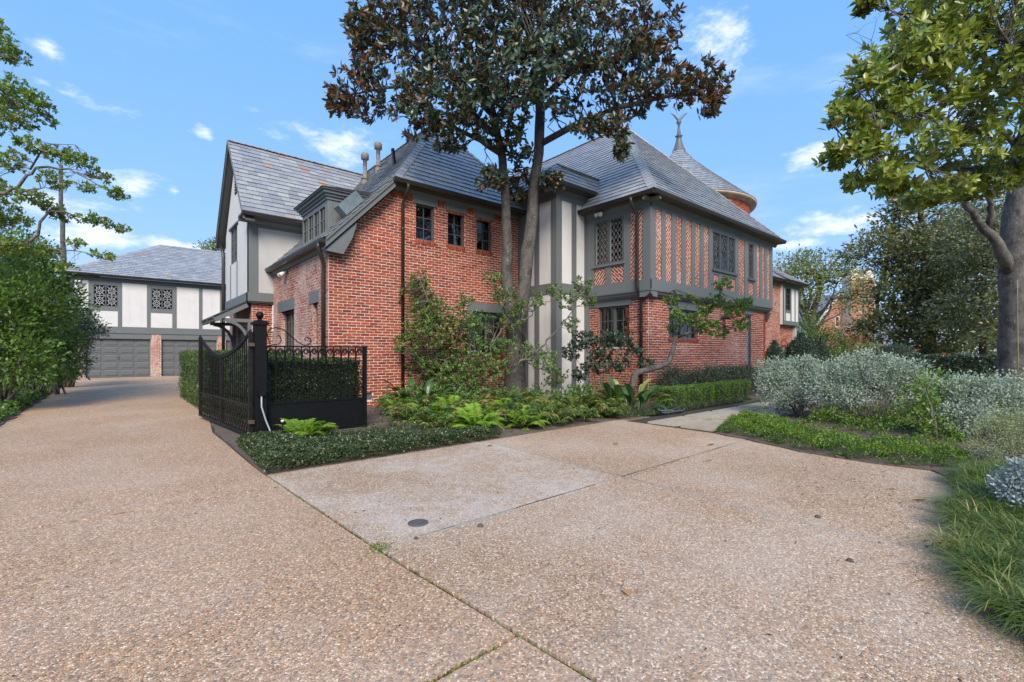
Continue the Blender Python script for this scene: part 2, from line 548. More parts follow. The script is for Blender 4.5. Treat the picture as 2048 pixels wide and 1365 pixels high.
def agg(name, tint, pale):
    """washed pebbles bedded in concrete"""
    m, t, b = mat(name)
    g = t.nodes.new("ShaderNodeNewGeometry")
    wob = noise(t, 30, 2, 0.5)
    mvec = t.nodes.new("ShaderNodeVectorMath")
    mvec.operation = "MULTIPLY_ADD"
    t.links.new(wob.outputs["Color"], mvec.inputs[0])
    mvec.inputs[1].default_value = (0.012, 0.012, 0.012)
    t.links.new(g.outputs["Position"], mvec.inputs[2])
    v = t.nodes.new("ShaderNodeTexVoronoi")
    v.voronoi_dimensions = "2D"
    v.inputs["Scale"].default_value = 104
    t.links.new(mvec.outputs[0], v.inputs["Vector"])
    e = t.nodes.new("ShaderNodeTexVoronoi")
    e.voronoi_dimensions = "2D"
    e.feature = "DISTANCE_TO_EDGE"
    e.inputs["Scale"].default_value = 104
    t.links.new(mvec.outputs[0], e.inputs["Vector"])
    sp = t.nodes.new("ShaderNodeSeparateColor")
    t.links.new(v.outputs["Color"], sp.inputs[0])
    cols = ((0.0, (0.15, 0.12, 0.095)), (0.10, (0.26, 0.18, 0.12)), (0.22, (0.36, 0.225, 0.13)), (0.36, (0.44, 0.31, 0.20)),
            (0.52, (0.42, 0.26, 0.155)), (0.66, (0.60, 0.46, 0.33)), (0.78, (0.44, 0.345, 0.27)), (0.86, (0.36, 0.30, 0.255)),
            (0.92, (0.74, 0.63, 0.52)), (0.965, (0.22, 0.18, 0.15)))
    c = ramp(t, sp.outputs[0], [(p, tuple(x * y for x, y in zip(cc, tint))) for p, cc in cols], True)
    gap = mrange(t, e.outputs["Distance"], 0.0, 0.14, 0.85, 0.0)
    c1 = mixrgb(t, gap, c.outputs[0], tuple(x * y for x, y in zip((0.17, 0.13, 0.10), tint)))
    n = noise(t, 0.7, 6, 0.62)
    n2 = noise(t, 3.5, 5, 0.65)
    n5 = noise(t, 9, 7, 0.75)
    pm = t.nodes.new("ShaderNodeMath")
    pm.operation = "MULTIPLY_ADD"
    t.links.new(n5.outputs[0], pm.inputs[0])
    pm.inputs[1].default_value = 0.55
    t.links.new(n.outputs[0], pm.inputs[2])
    c2 = mixrgb(t, mrange(t, pm.outputs[0], 0.68, 0.92, 0, pale), c1, (0.60, 0.555, 0.50))
    n6 = noise(t, 2.2, 8, 0.72)
    c25 = mixrgb(t, mrange(t, n6.outputs[0], 0.66, 0.74, 0, 0.6), c2, (0.10, 0.085, 0.07))
    c3 = mixrgb(t, mrange(t, n2.outputs[0], 0.55, 0.78, 0, 0.4), c25, (0.22, 0.18, 0.145))
    n4 = noise(t, 0.35, 4, 0.5)
    c4 = mixrgb(t, 0.35, c3, ramp(t, n4.outputs[0], ((0.3, (0.72, 0.72, 0.72)), (0.7, (1.12, 1.1, 1.08)))).outputs[0], "MULTIPLY")
    t.links.new(c4, b.inputs["Base Color"])
    b.inputs["Roughness"].default_value = 0.8
    hh = mrange(t, e.outputs["Distance"], 0.0, 0.4, 0.0, 1.0)
    bump(t, b, hh, 0.5, 0.004)
    return m


M["agg"] = agg("pebble_concrete", (1.22, 1.13, 0.99), 0.22)
M["agg_tan"] = agg("pebble_concrete_tan", (1.24, 1.09, 0.90), 0.15)
M["agg_pale"] = agg("pebble_concrete_worn", (1.22, 1.16, 1.05), 0.55)
M["joint"] = plain("joint_dirt", (0.045, 0.038, 0.028), 0.95, 0.4, 20)
M["joint_pale"] = plain("joint_mortar", (0.34, 0.32, 0.29), 0.9, 0.3, 20)


def soil_mat():
    m, t, b = mat("mulch_soil")
    n = noise(t, 5, 7, 0.7)
    n2 = noise(t, 45, 6, 0.75)
    c = ramp(t, n.outputs[0], ((0.3, (0.10, 0.075, 0.056)), (0.7, (0.19, 0.148, 0.115))))
    c2 = mixrgb(t, mrange(t, n2.outputs[0], 0.5, 0.7), c.outputs[0], (0.19, 0.145, 0.11))
    t.links.new(c2, b.inputs["Base Color"])
    b.inputs["Roughness"].default_value = 0.95
    bump(t, b, n2.outputs[0], 1.0, 0.03)
    return m


M["soil"] = soil_mat()


def lawn_mat():
    m, t, b = mat("lawn")
    n = noise(t, 1.1, 6, 0.65)
    n2 = noise(t, 60, 5, 0.8)
    c = ramp(t, n.outputs[0], ((0.3, (0.10, 0.12, 0.028)), (0.55, (0.16, 0.16, 0.040)), (0.75, (0.24, 0.21, 0.075))))
    c2 = mixrgb(t, 0.5, c.outputs[0], ramp(t, n2.outputs[0], ((0.3, (0.5, 0.5, 0.5)), (0.7, (1.2, 1.2, 1.2)))).outputs[0], "MULTIPLY")
    t.links.new(c2, b.inputs["Base Color"])
    b.inputs["Roughness"].default_value = 0.95
    bump(t, b, n2.outputs[0], 1.0, 0.03)
    return m


M["lawn"] = lawn_mat()


def stone_mat():
    m, t, b = mat("flagstone")
    r = rnd_value(t)
    c = ramp(t, r, ((0.0, (0.36, 0.32, 0.25)), (0.4, (0.42, 0.35, 0.25)), (0.7, (0.38, 0.36, 0.31)), (1.0, (0.46, 0.38, 0.27))))
    n = noise(t, 6, 6, 0.7)
    n2 = noise(t, 2.5, 4)
    c2 = mixrgb(t, 0.6, c.outputs[0], ramp(t, n.outputs[0], ((0.3, (0.55, 0.55, 0.55)), (0.7, (1.15, 1.12, 1.08)))).outputs[0], "MULTIPLY")
    c3 = mixrgb(t, mrange(t, n2.outputs[0], 0.55, 0.7, 0, 0.5), c2, (0.30, 0.19, 0.09))
    t.links.new(c3, b.inputs["Base Color"])
    b.inputs["Roughness"].default_value = 0.8
    bump(t, b, n.outputs[0], 0.5, 0.012)
    return m


M["flag"] = stone_mat()
M["gravel"] = plain("pale_gravel", (0.44, 0.41, 0.37), 0.95, 0.3, 30, 0, 1.0, 70)
M["far_roof"] = plain("far_slate", (0.20, 0.215, 0.27), 0.6, 0.25, 5)
M["far_trim"] = plain("far_trim", (0.45, 0.45, 0.45), 0.6)


# ------------------------------------------------------------------ mesh building
class MB:
    def __init__(s):
        s.v, s.f, s.r, s.cur = [], [], [], 0.0

    def poly(s, pts):
        i = len(s.v)
        s.v.extend(tuple(p) for p in pts)
        s.f.append(tuple(range(i, i + len(pts))))
        s.r.append(s.cur)

    def solid(s, top, bot):
        """closed prism between two matching loops"""
        n = len(top)
        i = len(s.v)
        s.v.extend(tuple(p) for p in top)
        s.v.extend(tuple(p) for p in bot)
        s.f.append(tuple(range(i, i + n)))
        s.f.append(tuple(range(i + 2 * n - 1, i + n - 1, -1)))
        for k in range(n):
            l = (k + 1) % n
            s.f.append((i + k, i + n + k, i + n + l, i + l))
        s.r.extend([s.cur] * (n + 2))

    def box(s, a, b):
        x0, y0, z0 = a
        x1, y1, z1 = b
        s.solid([(x0, y0, z1), (x1, y0, z1), (x1, y1, z1), (x0, y1, z1)], [(x0, y0, z0), (x1, y0, z0), (x1, y1, z0), (x0, y1, z0)])

    def fbox(s, F, u0, u1, v0, v1, c0, c1):
        q = ((u0, v0), (u1, v0), (u1, v1), (u0, v1))
        s.solid([F(a, b, c1) for a, b in q], [F(a, b, c0) for a, b in q])

    def fpoly(s, F, pts, c0, c1):
        s.solid([F(a, b, c1) for a, b in pts], [F(a, b, c0) for a, b in pts])

    def bar(s, p, q, wid, hei=None, up=(0, 0, 1)):
        p, q = Vector(p), Vector(q)
        hei = hei or wid
        d = (q - p).normalized()
        up = Vector(up)
        a = d.cross(up)
        if a.length < 1e-4:
            a = d.cross(Vector((1, 0, 0)))
        a.normalize()
        b = a.cross(d)
        k = [a * (wid / 2) * x + b * (hei / 2) * y for x, y in ((-1, -1), (1, -1), (1, 1), (-1, 1))]
        s.solid([q + e for e in k], [p + e for e in k])

    def tube(s, pts, rad, n=6, caps=True, rough=0.0):
        pts = [Vector(p) for p in pts]
        if isinstance(rad, (int, float)):
            rad = [rad] * len(pts)
        i = len(s.v)
        prev = None
        for k, p in enumerate(pts):
            if k == 0:
                d = pts[1] - p
            elif k == len(pts) - 1:
                d = p - pts[k - 1]
            else:
                d = pts[k + 1] - pts[k - 1]
            d.normalize()
            if prev is None:
                a = d.cross(Vector((0.31, 0.17, 0.93)))
                if a.length < 1e-3:
                    a = d.cross(Vector((1, 0, 0)))
            else:
                a = prev - d * prev.dot(d)
            a.normalize()
            prev = a
            b = d.cross(a)
            for j in range(n):
                th = 2 * PI * j / n
                rr = rad[k]
                if rough:
                    rr *= 1 + rough * (math.sin(2 * th + p.z * 1.9) + 0.7 * math.sin(3 * th - p.z * 3.1 + 1) + 0.6 * math.sin(5 * th + p.z * 5.3))
                s.v.append(tuple(p + (a * math.cos(th) + b * math.sin(th)) * rr))
        m = len(pts)
        for k in range(m - 1):
            for j in range(n):
                l = (j + 1) % n
                s.f.append((i + k * n + j, i + k * n + l, i + (k + 1) * n + l, i + (k + 1) * n + j))
                s.r.append(s.cur)
        if caps:
            s.f.append(tuple(i + j for j in range(n))[::-1])
            s.f.append(tuple(i + (m - 1) * n + j for j in range(n)))
            s.r.extend([s.cur] * 2)

    def lathe(s, c, prof, n=16, a0=0.0, a1=2 * PI):
        i = len(s.v)
        full = abs(a1 - a0 - 2 * PI) < 1e-6
        m = n if full else n + 1
        for r, z in prof:
            for j in range(m):
                th = a0 + (a1 - a0) * j / n
                s.v.append((c[0] + r * math.cos(th), c[1] + r * math.sin(th), c[2] + z))
        for k in range(len(prof) - 1):
            for j in range(n):
                l = (j + 1) % m
                s.f.append((i + k * m + j, i + k * m + l, i + (k + 1) * m + l, i + (k + 1) * m + j))
                s.r.append(s.cur)

    def mesh(s, name, m, smooth=False):
        me = bpy.data.meshes.new(name)
        me.from_pydata(s.v, [], s.f)
        if any(s.r):
            at = me.attributes.new("rnd", "FLOAT", "FACE")
            at.data.foreach_set("value", np.array(s.r, dtype=np.float32))
        me.materials.append(M[m] if isinstance(m, str) else m)
        if smooth:
            me.polygons.foreach_set("use_smooth", np.ones(len(s.f), dtype=bool))
        me.update()
        return me

    def build(s, name, m, parent=None, smooth=False, **kw):
        return link(name, s.mesh(name, m, smooth), parent, **kw)


def link(name, me, parent=None, **kw):
    o = bpy.data.objects.new(name, me)
    C.objects.link(o)
    if parent is not None:
        o.parent = parent
    for k, v in kw.items():
        o[k] = v
    return o


def thing(name, label, cat, group=None, loc=None):
    o = bpy.data.objects.new(name, None)
    C.objects.link(o)
    o["label"] = label
    o["category"] = cat
    if group:
        o["group"] = group
    o.empty_display_size = 0.2
    return o


def tag(o, label, cat, group=None):
    o["label"] = label
    o["category"] = cat
    if group:
        o["group"] = group
    return o


def frame(o, u, n):
    o, u, n = Vector(o), Vector(u).normalized(), Vector(n).normalized()
    v = n.cross(u)

    def F(a, b, c=0.0):
        return o + u * a + v * b + n * c
    F.o, F.u, F.v, F.n = o, u, v, n
    return F


def FX(s):            # wall that runs along +t, faces -s; u = t
    return frame((0, s, 0), (1, 0, 0), (0, -1, 0))


def FY(t):            # wall that runs along s, faces -t; u = -s
    return frame((t, 0, 0), (0, -1, 0), (-1, 0, 0))


def clip(poly, region):
    """Sutherland-Hodgman, region convex and counter-clockwise"""
    outp = poly
    n = len(region)
    for k in range(n):
        ax, ay = region[k]
        bx, by = region[(k + 1) % n]
        ex, ey = bx - ax, by - ay
        inp, outp = outp, []
        if not inp:
            return []
        def side(p):
            return ex * (p[1] - ay) - ey * (p[0] - ax)
        for j in range(len(inp)):
            p, q = inp[j], inp[(j + 1) % len(inp)]
            sp, sq = side(p), side(q)
            if sp >= 0:
                outp.append(p)
            if (sp > 0 and sq < 0) or (sp < 0 and sq > 0):
                tt = sp / (sp - sq)
                outp.append((p[0] + (q[0] - p[0]) * tt, p[1] + (q[1] - p[1]) * tt))
    return outp


def area(p):
    return 0.5 * sum(p[k][0] * p[(k + 1) % len(p)][1] - p[(k + 1) % len(p)][0] * p[k][1] for k in range(len(p)))


def wall_cells(mb, F, outline, openings, thick, c1=0.0):
    us = sorted(set([p[0] for p in outline] + [o[0] for o in openings] + [o[1] for o in openings]))
    vs = sorted(set([p[1] for p in outline] + [o[2] for o in openings] + [o[3] for o in openings]))
    for a, b in zip(us, us[1:]):
        for c, d in zip(vs, vs[1:]):
            mu, mv = (a + b) / 2, (c + d) / 2
            if any(o[0] < mu < o[1] and o[2] < mv < o[3] for o in openings):
                continue
            p = clip([(a, c), (b, c), (b, d), (a, d)], outline)
            if len(p) > 2 and area(p) > 1e-4:
                mb.fpoly(F, p, c1 - thick, c1)


BL, BH, MO = 0.2125, 0.0677, 0.0145


def bricks_on(F, outline, openings, seed=0, v0=0.0):
    """running-bond layout clipped by the outline and the openings"""
    r = random.Random(seed)
    res = []
    vmax = max(p[1] for p in outline)
    umin = min(p[0] for p in outline)
    umax = max(p[0] for p in outline)
    k = 0
    v = v0
    while v < vmax - 0.02:
        strip = clip([(umin, v), (umax, v), (umax, v + BH), (umin, v + BH)], outline)
        if len(strip) > 2:
            lo = min(p[0] for p in strip)
            hi = max(p[0] for p in strip)
            mid = clip([(umin, v + BH * 0.9), (umax, v + BH * 0.9), (umax, v + BH * 0.91), (umin, v + BH * 0.91)], outline)
            if len(mid) > 2:
                lo = max(lo, min(p[0] for p in mid))
                hi = min(hi, max(p[0] for p in mid))
            spans = [(lo, hi)]
            for o in openings:
                if o[2] < v + BH * 0.6 and o[3] > v + BH * 0.4:
                    ns = []
                    for a, b in spans:
                        if o[1] <= a or o[0] >= b:
                            ns.append((a, b))
                        else:
                            if o[0] > a:
                                ns.append((a, o[0]))
                            if o[1] < b:
                                ns.append((o[1], b))
                    spans = ns
            off = (k % 2) * BL / 2 + r.uniform(-0.012, 0.012)
            for a, b in spans:
                q = math.floor((a - umin - off) / BL) * BL + umin + off
                while q < b:
                    x0, x1 = max(q, a) + MO / 2, min(q + BL, b) - MO / 2
                    if x1 - x0 > 0.03:
                        dv = r.uniform(-0.003, 0.003)
                        res.append((x0, x1, v + MO / 2 + dv, v + BH - MO / 2 + dv, r.uniform(0.002, 0.006), r.random()))
                    q += BL
        v += BH
        k += 1
    return res


def lay(mb, F, br):
    for a, b, c, d, h, rr in br:
        mb.cur = rr * 0.98 + 0.01
        j = 0.0025
        q = [(a + random.uniform(-j, j), c + random.uniform(-j, j)), (b + random.uniform(-j, j), c + random.uniform(-j, j)),
             (b + random.uniform(-j, j), d + random.uniform(-j, j)), (a + random.uniform(-j, j), d + random.uniform(-j, j))]
        mb.fpoly(F, q, -0.012, h)


def soldiers(mb, F, u0, u1, v, hgt=0.10, proud=0.012):
    """a row of bricks on edge, as under a window"""
    u = u0
    while u < u1 - 0.03:
        mb.cur = random.uniform(0.02, 0.98)
        mb.fbox(F, u + 0.006, min(u + BH - 0.010, u1), v - hgt, v, -0.02, proud + random.uniform(0, 0.004))
        u += BH


def diagonal_bricks(mb, F, u0, u1, v0, v1, ang, h=0.005):
    MO = 0.023
    BH = 0.072
    reg = [(u0, v0), (u1, v0), (u1, v1), (u0, v1)]
    ca, sa = math.cos(ang), math.sin(ang)
    cx, cy = (u0 + u1) / 2, (v0 + v1) / 2
    R_ = math.hypot(u1 - u0, v1 - v0) / 2 + 0.2
    k = int(R_ / BH) + 1
    for i in range(-k, k):
        y = i * BH
        off = (i % 2) * BL / 2 + random.uniform(-0.02, 0.02)
        m = int(R_ / BL) + 2
        for j in range(-m, m):
            x = j * BL + off
            q = []
            for a, b in ((x + MO / 2, y + MO / 2), (x + BL - MO / 2, y + MO / 2), (x + BL - MO / 2, y + BH - MO / 2), (x + MO / 2, y + BH - MO / 2)):
                q.append((cx + a * ca - b * sa, cy + a * sa + b * ca))
            q = clip(q, reg)
            if len(q) > 2 and area(q) > 2e-4:
                mb.cur = random.uniform(0.02, 0.98)
                mb.fpoly(F, q, -0.01, h + random.uniform(-0.002, 0.002))


class Pool:
    """the single pieces that show largest become objects, the rest one mesh"""
    def __init__(s, name, left, variants):
        s.name, s.left, s.variants = name, left, variants


def roof_plane(parent, pts, mbdeck, pool=None, stuff=None, pick=None, exp=0.215, wid=0.29, thick=0.05, seed=1, flat=False):
    """deck prism plus coursed slates; pts counter-clockwise from above, first edge is the eave"""
    P = [Vector(p) for p in pts]
    u = (P[1] - P[0]).normalized()
    n = u.cross(P[-1] - P[0]).normalized()
    F = frame(P[0], u, n)
    poly = [((p - P[0]).dot(F.u), (p - P[0]).dot(F.v)) for p in P]
    mbdeck.solid([F(a, b, 0.0) for a, b in poly], [F(a, b, -thick) for a, b in poly])
    r = random.Random(seed)
    vmax = max(p[1] for p in poly)
    umin, umax = min(p[0] for p in poly), max(p[0] for p in poly)
    v = -0.02
    reg = [(a, b - 0.02) if b < 0.001 else (a, b) for a, b in poly]
    row = 0
    while v < vmax:
        x = umin - r.uniform(0, wid)
        while x < umax:
            ww = wid * r.uniform(0.82, 1.18)
            q = clip([(x + 0.004, v), (x + ww - 0.004, v), (x + ww - 0.004, v + exp), (x + 0.004, v + exp)], reg)
            full = len(q) == 4 and abs(area(q)) > 0.96 * (ww - 0.008) * exp
            if len(q) > 2 and abs(area(q)) > 0.002:
                lift = r.uniform(0.0, 0.006)
                if full and pool is not None and pool.left > 0 and (pick is None or pick(F(x, v))):
                    pool.left -= 1
                    o = link(pool.name, pool.variants[r.randrange(len(pool.variants))], parent)
                    mt = Matrix((F.u, F.v, F.n)).transposed().to_4x4()
                    mt.translation = F(x + 0.004, v, lift)
                    o.matrix_local = mt @ Matrix.Diagonal(((ww - 0.008) / wid, 1, 1, 1))
                else:
                    stuff.cur = r.uniform(0.01, 0.99)
                    stuff.solid([F(a, b, lift + 0.026 - 0.020 * (b - v) / exp) for a, b in q], [F(a, b, lift + 0.013 - 0.017 * (b - v) / exp) for a, b in q])
            x += ww
        v += exp
        row += 1
    return F


def hip_caps(mb, p, q, wid=0.13, step=0.22):
    p, q = Vector(p), Vector(q)
    d = (q - p)
    L_ = d.length
    d.normalize()
    a = d.cross(Vector((0, 0, 1))).normalized()
    up = a.cross(d)
    k = 0.0
    while k < L_:
        e = min(k + step, L_)
        mb.cur = random.uniform(0.01, 0.9)
        for sgn in (-1, 1):
            b0, b1 = p + d * k + up * 0.045, p + d * e + up * 0.03
            o = a * sgn * wid - up * wid * 0.55
            mb.solid([b0, b0 + o, b1 + o, b1], [x - up * 0.018 for x in (b0, b0 + o, b1 + o, b1)])
        k = e


def star_lattice(mb, F, u0, u1, v0, v1, c, nx, ny, wd=0.016):
    du, dv = (u1 - u0) / nx, (v1 - v0) / ny
    def ln(a, b):
        mb.bar(F(a[0], a[1], c), F(b[0], b[1], c), wd, 0.012, F.n)
    for i in range(nx):
        for j in range(ny):
            cx, cy = u0 + (i + .5) * du, v0 + (j + .5) * dv
            for k in range(8):
                th = k * PI / 4
                e = (cx + math.cos(th) * du * 0.5 * (1 if k % 2 == 0 else 1.25), cy + math.sin(th) * dv * 0.5 * (1 if k % 2 == 0 else 1.25))
                ln((cx + math.cos(th) * du * .09, cy + math.sin(th) * dv * .09), e)
                th2 = (k + 1) * PI / 4
                ln((cx + math.cos(th) * du * .34, cy + math.sin(th) * dv * .34), (cx + math.cos(th2) * du * .34, cy + math.sin(th2) * dv * .34))
    for i in range(1, nx):
        ln((u0 + i * du, v0), (u0 + i * du, v1))
    for j in range(1, ny):
        ln((u0, v0 + j * dv), (u1, v0 + j * dv))


def diamond_lattice(mb, F, u0, u1, v0, v1, c, du=0.125, dv=0.19, wd=0.009, level=True):
    """leaded lights: two sets of slanting cames, and level ones for a star net"""
    def seg(a, b):
        # clip a segment to the pane
        t0, t1 = 0.0, 1.0
        dx, dy = b[0] - a[0], b[1] - a[1]
        for p, q in ((-dx, a[0] - u0), (dx, u1 - a[0]), (-dy, a[1] - v0), (dy, v1 - a[1])):
            if abs(p) < 1e-9:
                if q < 0:
                    return
                continue
            tt = q / p
            if p < 0:
                t0 = max(t0, tt)
            else:
                t1 = min(t1, tt)
        if t1 - t0 > 1e-3:
            mb.bar(F(a[0] + dx * t0, a[1] + dy * t0, c), F(a[0] + dx * t1, a[1] + dy * t1, c), wd, 0.008, F.n)
    H_ = v1 - v0
    run = H_ * du / dv
    k = -int(run / du) - 2
    while u0 + k * du < u1 + du:
        x = u0 + k * du
        seg((x, v0), (x + run, v1))
        seg((x + run, v0), (x, v1))
        k += 1
    if level:
        y = v0 + dv / 2
        while y < v1:
            seg((u0, y), (u1, y))
            y += dv


def window(par, F, u0, u1, v0, v1, rec=0.09, lights=1, cols=2, rows=3, fm="frame", style="grid", fw=0.045, mull=0.05, backing=None, glass="glass", came="lead", dark_box=True):
    """steel or timber window: frame > pane, muntin; set back by rec from the wall face"""
    fr = MB()
    fr.fbox(F, u0, u1, v0, v0 + fw, -rec - 0.04, -rec + 0.02)
    fr.fbox(F, u0, u1, v1 - fw, v1, -rec - 0.04, -rec + 0.02)
    fr.fbox(F, u0, u0 + fw, v0 + fw, v1 - fw, -rec - 0.04, -rec + 0.02)
    fr.fbox(F, u1 - fw, u1, v0 + fw, v1 - fw, -rec - 0.04, -rec + 0.02)
    inner0, inner1 = u0 + fw, u1 - fw
    lw = (inner1 - inner0 - mull * (lights - 1)) / lights
    for k in range(1, lights):
        x = inner0 + k * lw + (k - 1) * mull
        fr.fbox(F, x, x + mull, v0 + fw, v1 - fw, -rec - 0.04, -rec + 0.025)
    f = fr.build("window", fm, par)
    mu = MB()
    for k in range(lights):
        a = inner0 + k * (lw + mull)
        b = a + lw
        pn = MB()
        pn.fbox(F, a, b, v0 + fw, v1 - fw, -rec - 0.022, -rec - 0.017)
        pn.build("pane", glass, f)
        if style == "grid":
            for i in range(1, cols):
                x = a + (b - a) * i / cols
                mu.fbox(F, x - 0.009, x + 0.009, v0 + fw, v1 - fw, -rec - 0.016, -rec + 0.002)
            for j in range(1, rows):
                y = v0 + fw + (v1 - v0 - 2 * fw) * j / rows
                mu.fbox(F, a, b, y - 0.009, y + 0.009, -rec - 0.0155, -rec + 0.001)
        elif style == "star":
            star_lattice(mu, F, a, b, v0 + fw, v1 - fw, -rec - 0.008, cols, rows, 0.019)
        else:
            diamond_lattice(mu, F, a, b, v0 + fw, v1 - fw, -rec - 0.010, wd=0.007 if style == "net" else 0.009, level=(style == "net"))
            # leading edge of the sash
            for x in (a, b - 0.022):
                mu.fbox(F, x, x + 0.022, v0 + fw, v1 - fw, -rec - 0.0155, -rec + 0.004)
    if mu.v:
        mu.build("muntin" if style == "grid" else "leading", fm if style == "grid" else came, f)
    rm = MB()
    e = 0.32
    rm.fbox(F, u0 - 0.12, u1 + 0.12, v0 - 0.12, v1 + 0.12, -rec - e - 0.3, -rec - e - 0.26)
    rm.fbox(F, u0 - 0.16, u0 - 0.12, v0 - 0.12, v1 + 0.12, -rec - e - 0.26, -0.205)
    rm.fbox(F, u1 + 0.12, u1 + 0.16, v0 - 0.12, v1 + 0.12, -rec - e - 0.26, -0.205)
    rm.fbox(F, u0 - 0.12, u1 + 0.12, v1 + 0.12, v1 + 0.16, -rec - e - 0.26, -0.205)
    rm.fbox(F, u0 - 0.12, u1 + 0.12, v0 - 0.16, v0 - 0.12, -rec - e - 0.26, -0.205)
    if dark_box:
        rm.build("dark_room_box", "dark_room", f)  # added near-black box, paints the darkness of an unlit room
    if backing == "blind":
        bl = MB()
        y = v0 + 0.04
        while y < v1 - 0.03:
            bl.solid([F(u0 + 0.03, y, -rec - 0.075), F(u1 - 0.03, y, -rec - 0.075), F(u1 - 0.03, y + 0.028, -rec - 0.045), F(u0 + 0.03, y + 0.028, -rec - 0.045)],
                     [F(u0 + 0.03, y - 0.003, -rec - 0.075), F(u1 - 0.03, y - 0.003, -rec - 0.075), F(u1 - 0.03, y + 0.025, -rec - 0.045), F(u0 + 0.03, y + 0.025, -rec - 0.045)])
            y += 0.048
        for x in (u0 + 0.06, u1 - 0.07):
            bl.fbox(F, x, x + 0.015, v0 + 0.03, v1 - 0.03, -rec - 0.043, -rec - 0.041)
        bl.build("blind", "blind", f)
    elif backing == "curtain":
        cu = MB()
        for k in range(lights):
            a = inner0 + k * (lw + mull)
            b = a + lw
            seg_ = 10
            for q in range(4):
                for i in range(seg_):
                    x0, x1 = a + (b - a) * i / seg_, a + (b - a) * (i + 1) / seg_
                    def yy(x, drop):
                        tt = (x - a) / (b - a)
                        return v1 - fw - 0.03 - drop - 0.13 * math.sin(PI * tt)
                    z = -rec - 0.07 - 0.012 * (q % 2)
                    cu.solid([F(x0, yy(x0, q * 0.06), z + 0.02), F(x1, yy(x1, q * 0.06), z + 0.02), F(x1, yy(x1, q * 0.06 + 0.075), z), F(x0, yy(x0, q * 0.06 + 0.075), z)],
                             [F(x0, yy(x0, q * 0.06), z), F(x1, yy(x1, q * 0.06), z), F(x1, yy(x1, q * 0.06 + 0.075), z - 0.02), F(x0, yy(x0, q * 0.06 + 0.075), z - 0.02)])
            cu.fbox(F, a + 0.02, a + 0.13, v0 + fw, v1 - fw, -rec - 0.13, -rec - 0.10)
        cu.build("curtain", "curtain", f)
    elif backing == "screen":
        cu = MB()
        for k in range(lights):
            a = inner0 + k * (lw + mull)
            b = a + lw
            cu.fbox(F, a + 0.0, a + 0.12, v0 + fw, v1 - fw, -rec - 0.13, -rec - 0.10)
            cu.fbox(F, a + 0.12, b, v0 + (v1 - v0) * 0.54, v0 + (v1 - v0) * 0.63, -rec - 0.13, -rec - 0.10)
        cu.build("inner_screen", "curtain", f)
    return f


def gutter_run(par, p, q, out_n, size=0.11):
    """half-round eaves gutter with fascia"""
    p, q, nn = Vector(p), Vector(q), Vector(out_n).normalized()
    mb = MB()
    prof = [(0.0, 0.0), (-0.02, -0.08), (0.04, -0.115), (0.10, -0.10), (0.125, -0.03), (0.125, 0.0), (0.112, 0.0), (0.105, -0.03)]
    a = [p + nn * x + Vector((0, 0, z)) for x, z in prof]
    b = [q + nn * x + Vector((0, 0, z)) for x, z in prof]
    mb.solid(a, b)
    return mb.build("gutter", "gutter", par)


def downspout(par, pts, rad=0.042, straps=()):
    mb = MB()
    mb.tube(pts, rad, 10)
    o = mb.build("downspout", "gutter", par, True)
    for p in straps:
        s_ = MB()
        s_.tube([Vector(p) - Vector((0, 0, 0.02)), Vector(p) + Vector((0, 0, 0.02))], rad + 0.008, 10)
        s_.build("strap", "gutter", o)
    return o


def floodlight(par, p, n, side):
    """two bullet lamps on a round back plate"""
    p, n, side = Vector(p), Vector(n), Vector(side)
    b = MB()
    b.tube([p, p + n * 0.04], 0.06, 12)
    o = b.build("floodlight", "soffit", par)
    for sg in (-0.3, 1):
        lm = MB()
        d = (n * 0.75 + side * 0.55 * sg + Vector((0, 0, -0.55))).normalized()
        a = p + n * 0.05 + side * 0.05 * sg
        lm.tube([a, a + d * 0.05, a + d * 0.07, a + d * 0.17, a + d * 0.20], [0.02, 0.025, 0.05, 0.062, 0.066], 12)
        k = lm.build("lamp", "lamp_white", o, True)
        gl = MB()
        gl.tube([a + d * 0.2005, a + d * 0.204], [0.058, 0.056], 12)
        gl.build("lens", "lamp_glass", k)
    return o


# ------------------------------------------------------------------ foliage helpers
def unit(a):
    return a / np.maximum(1e-9, np.linalg.norm(a, axis=1, keepdims=True))


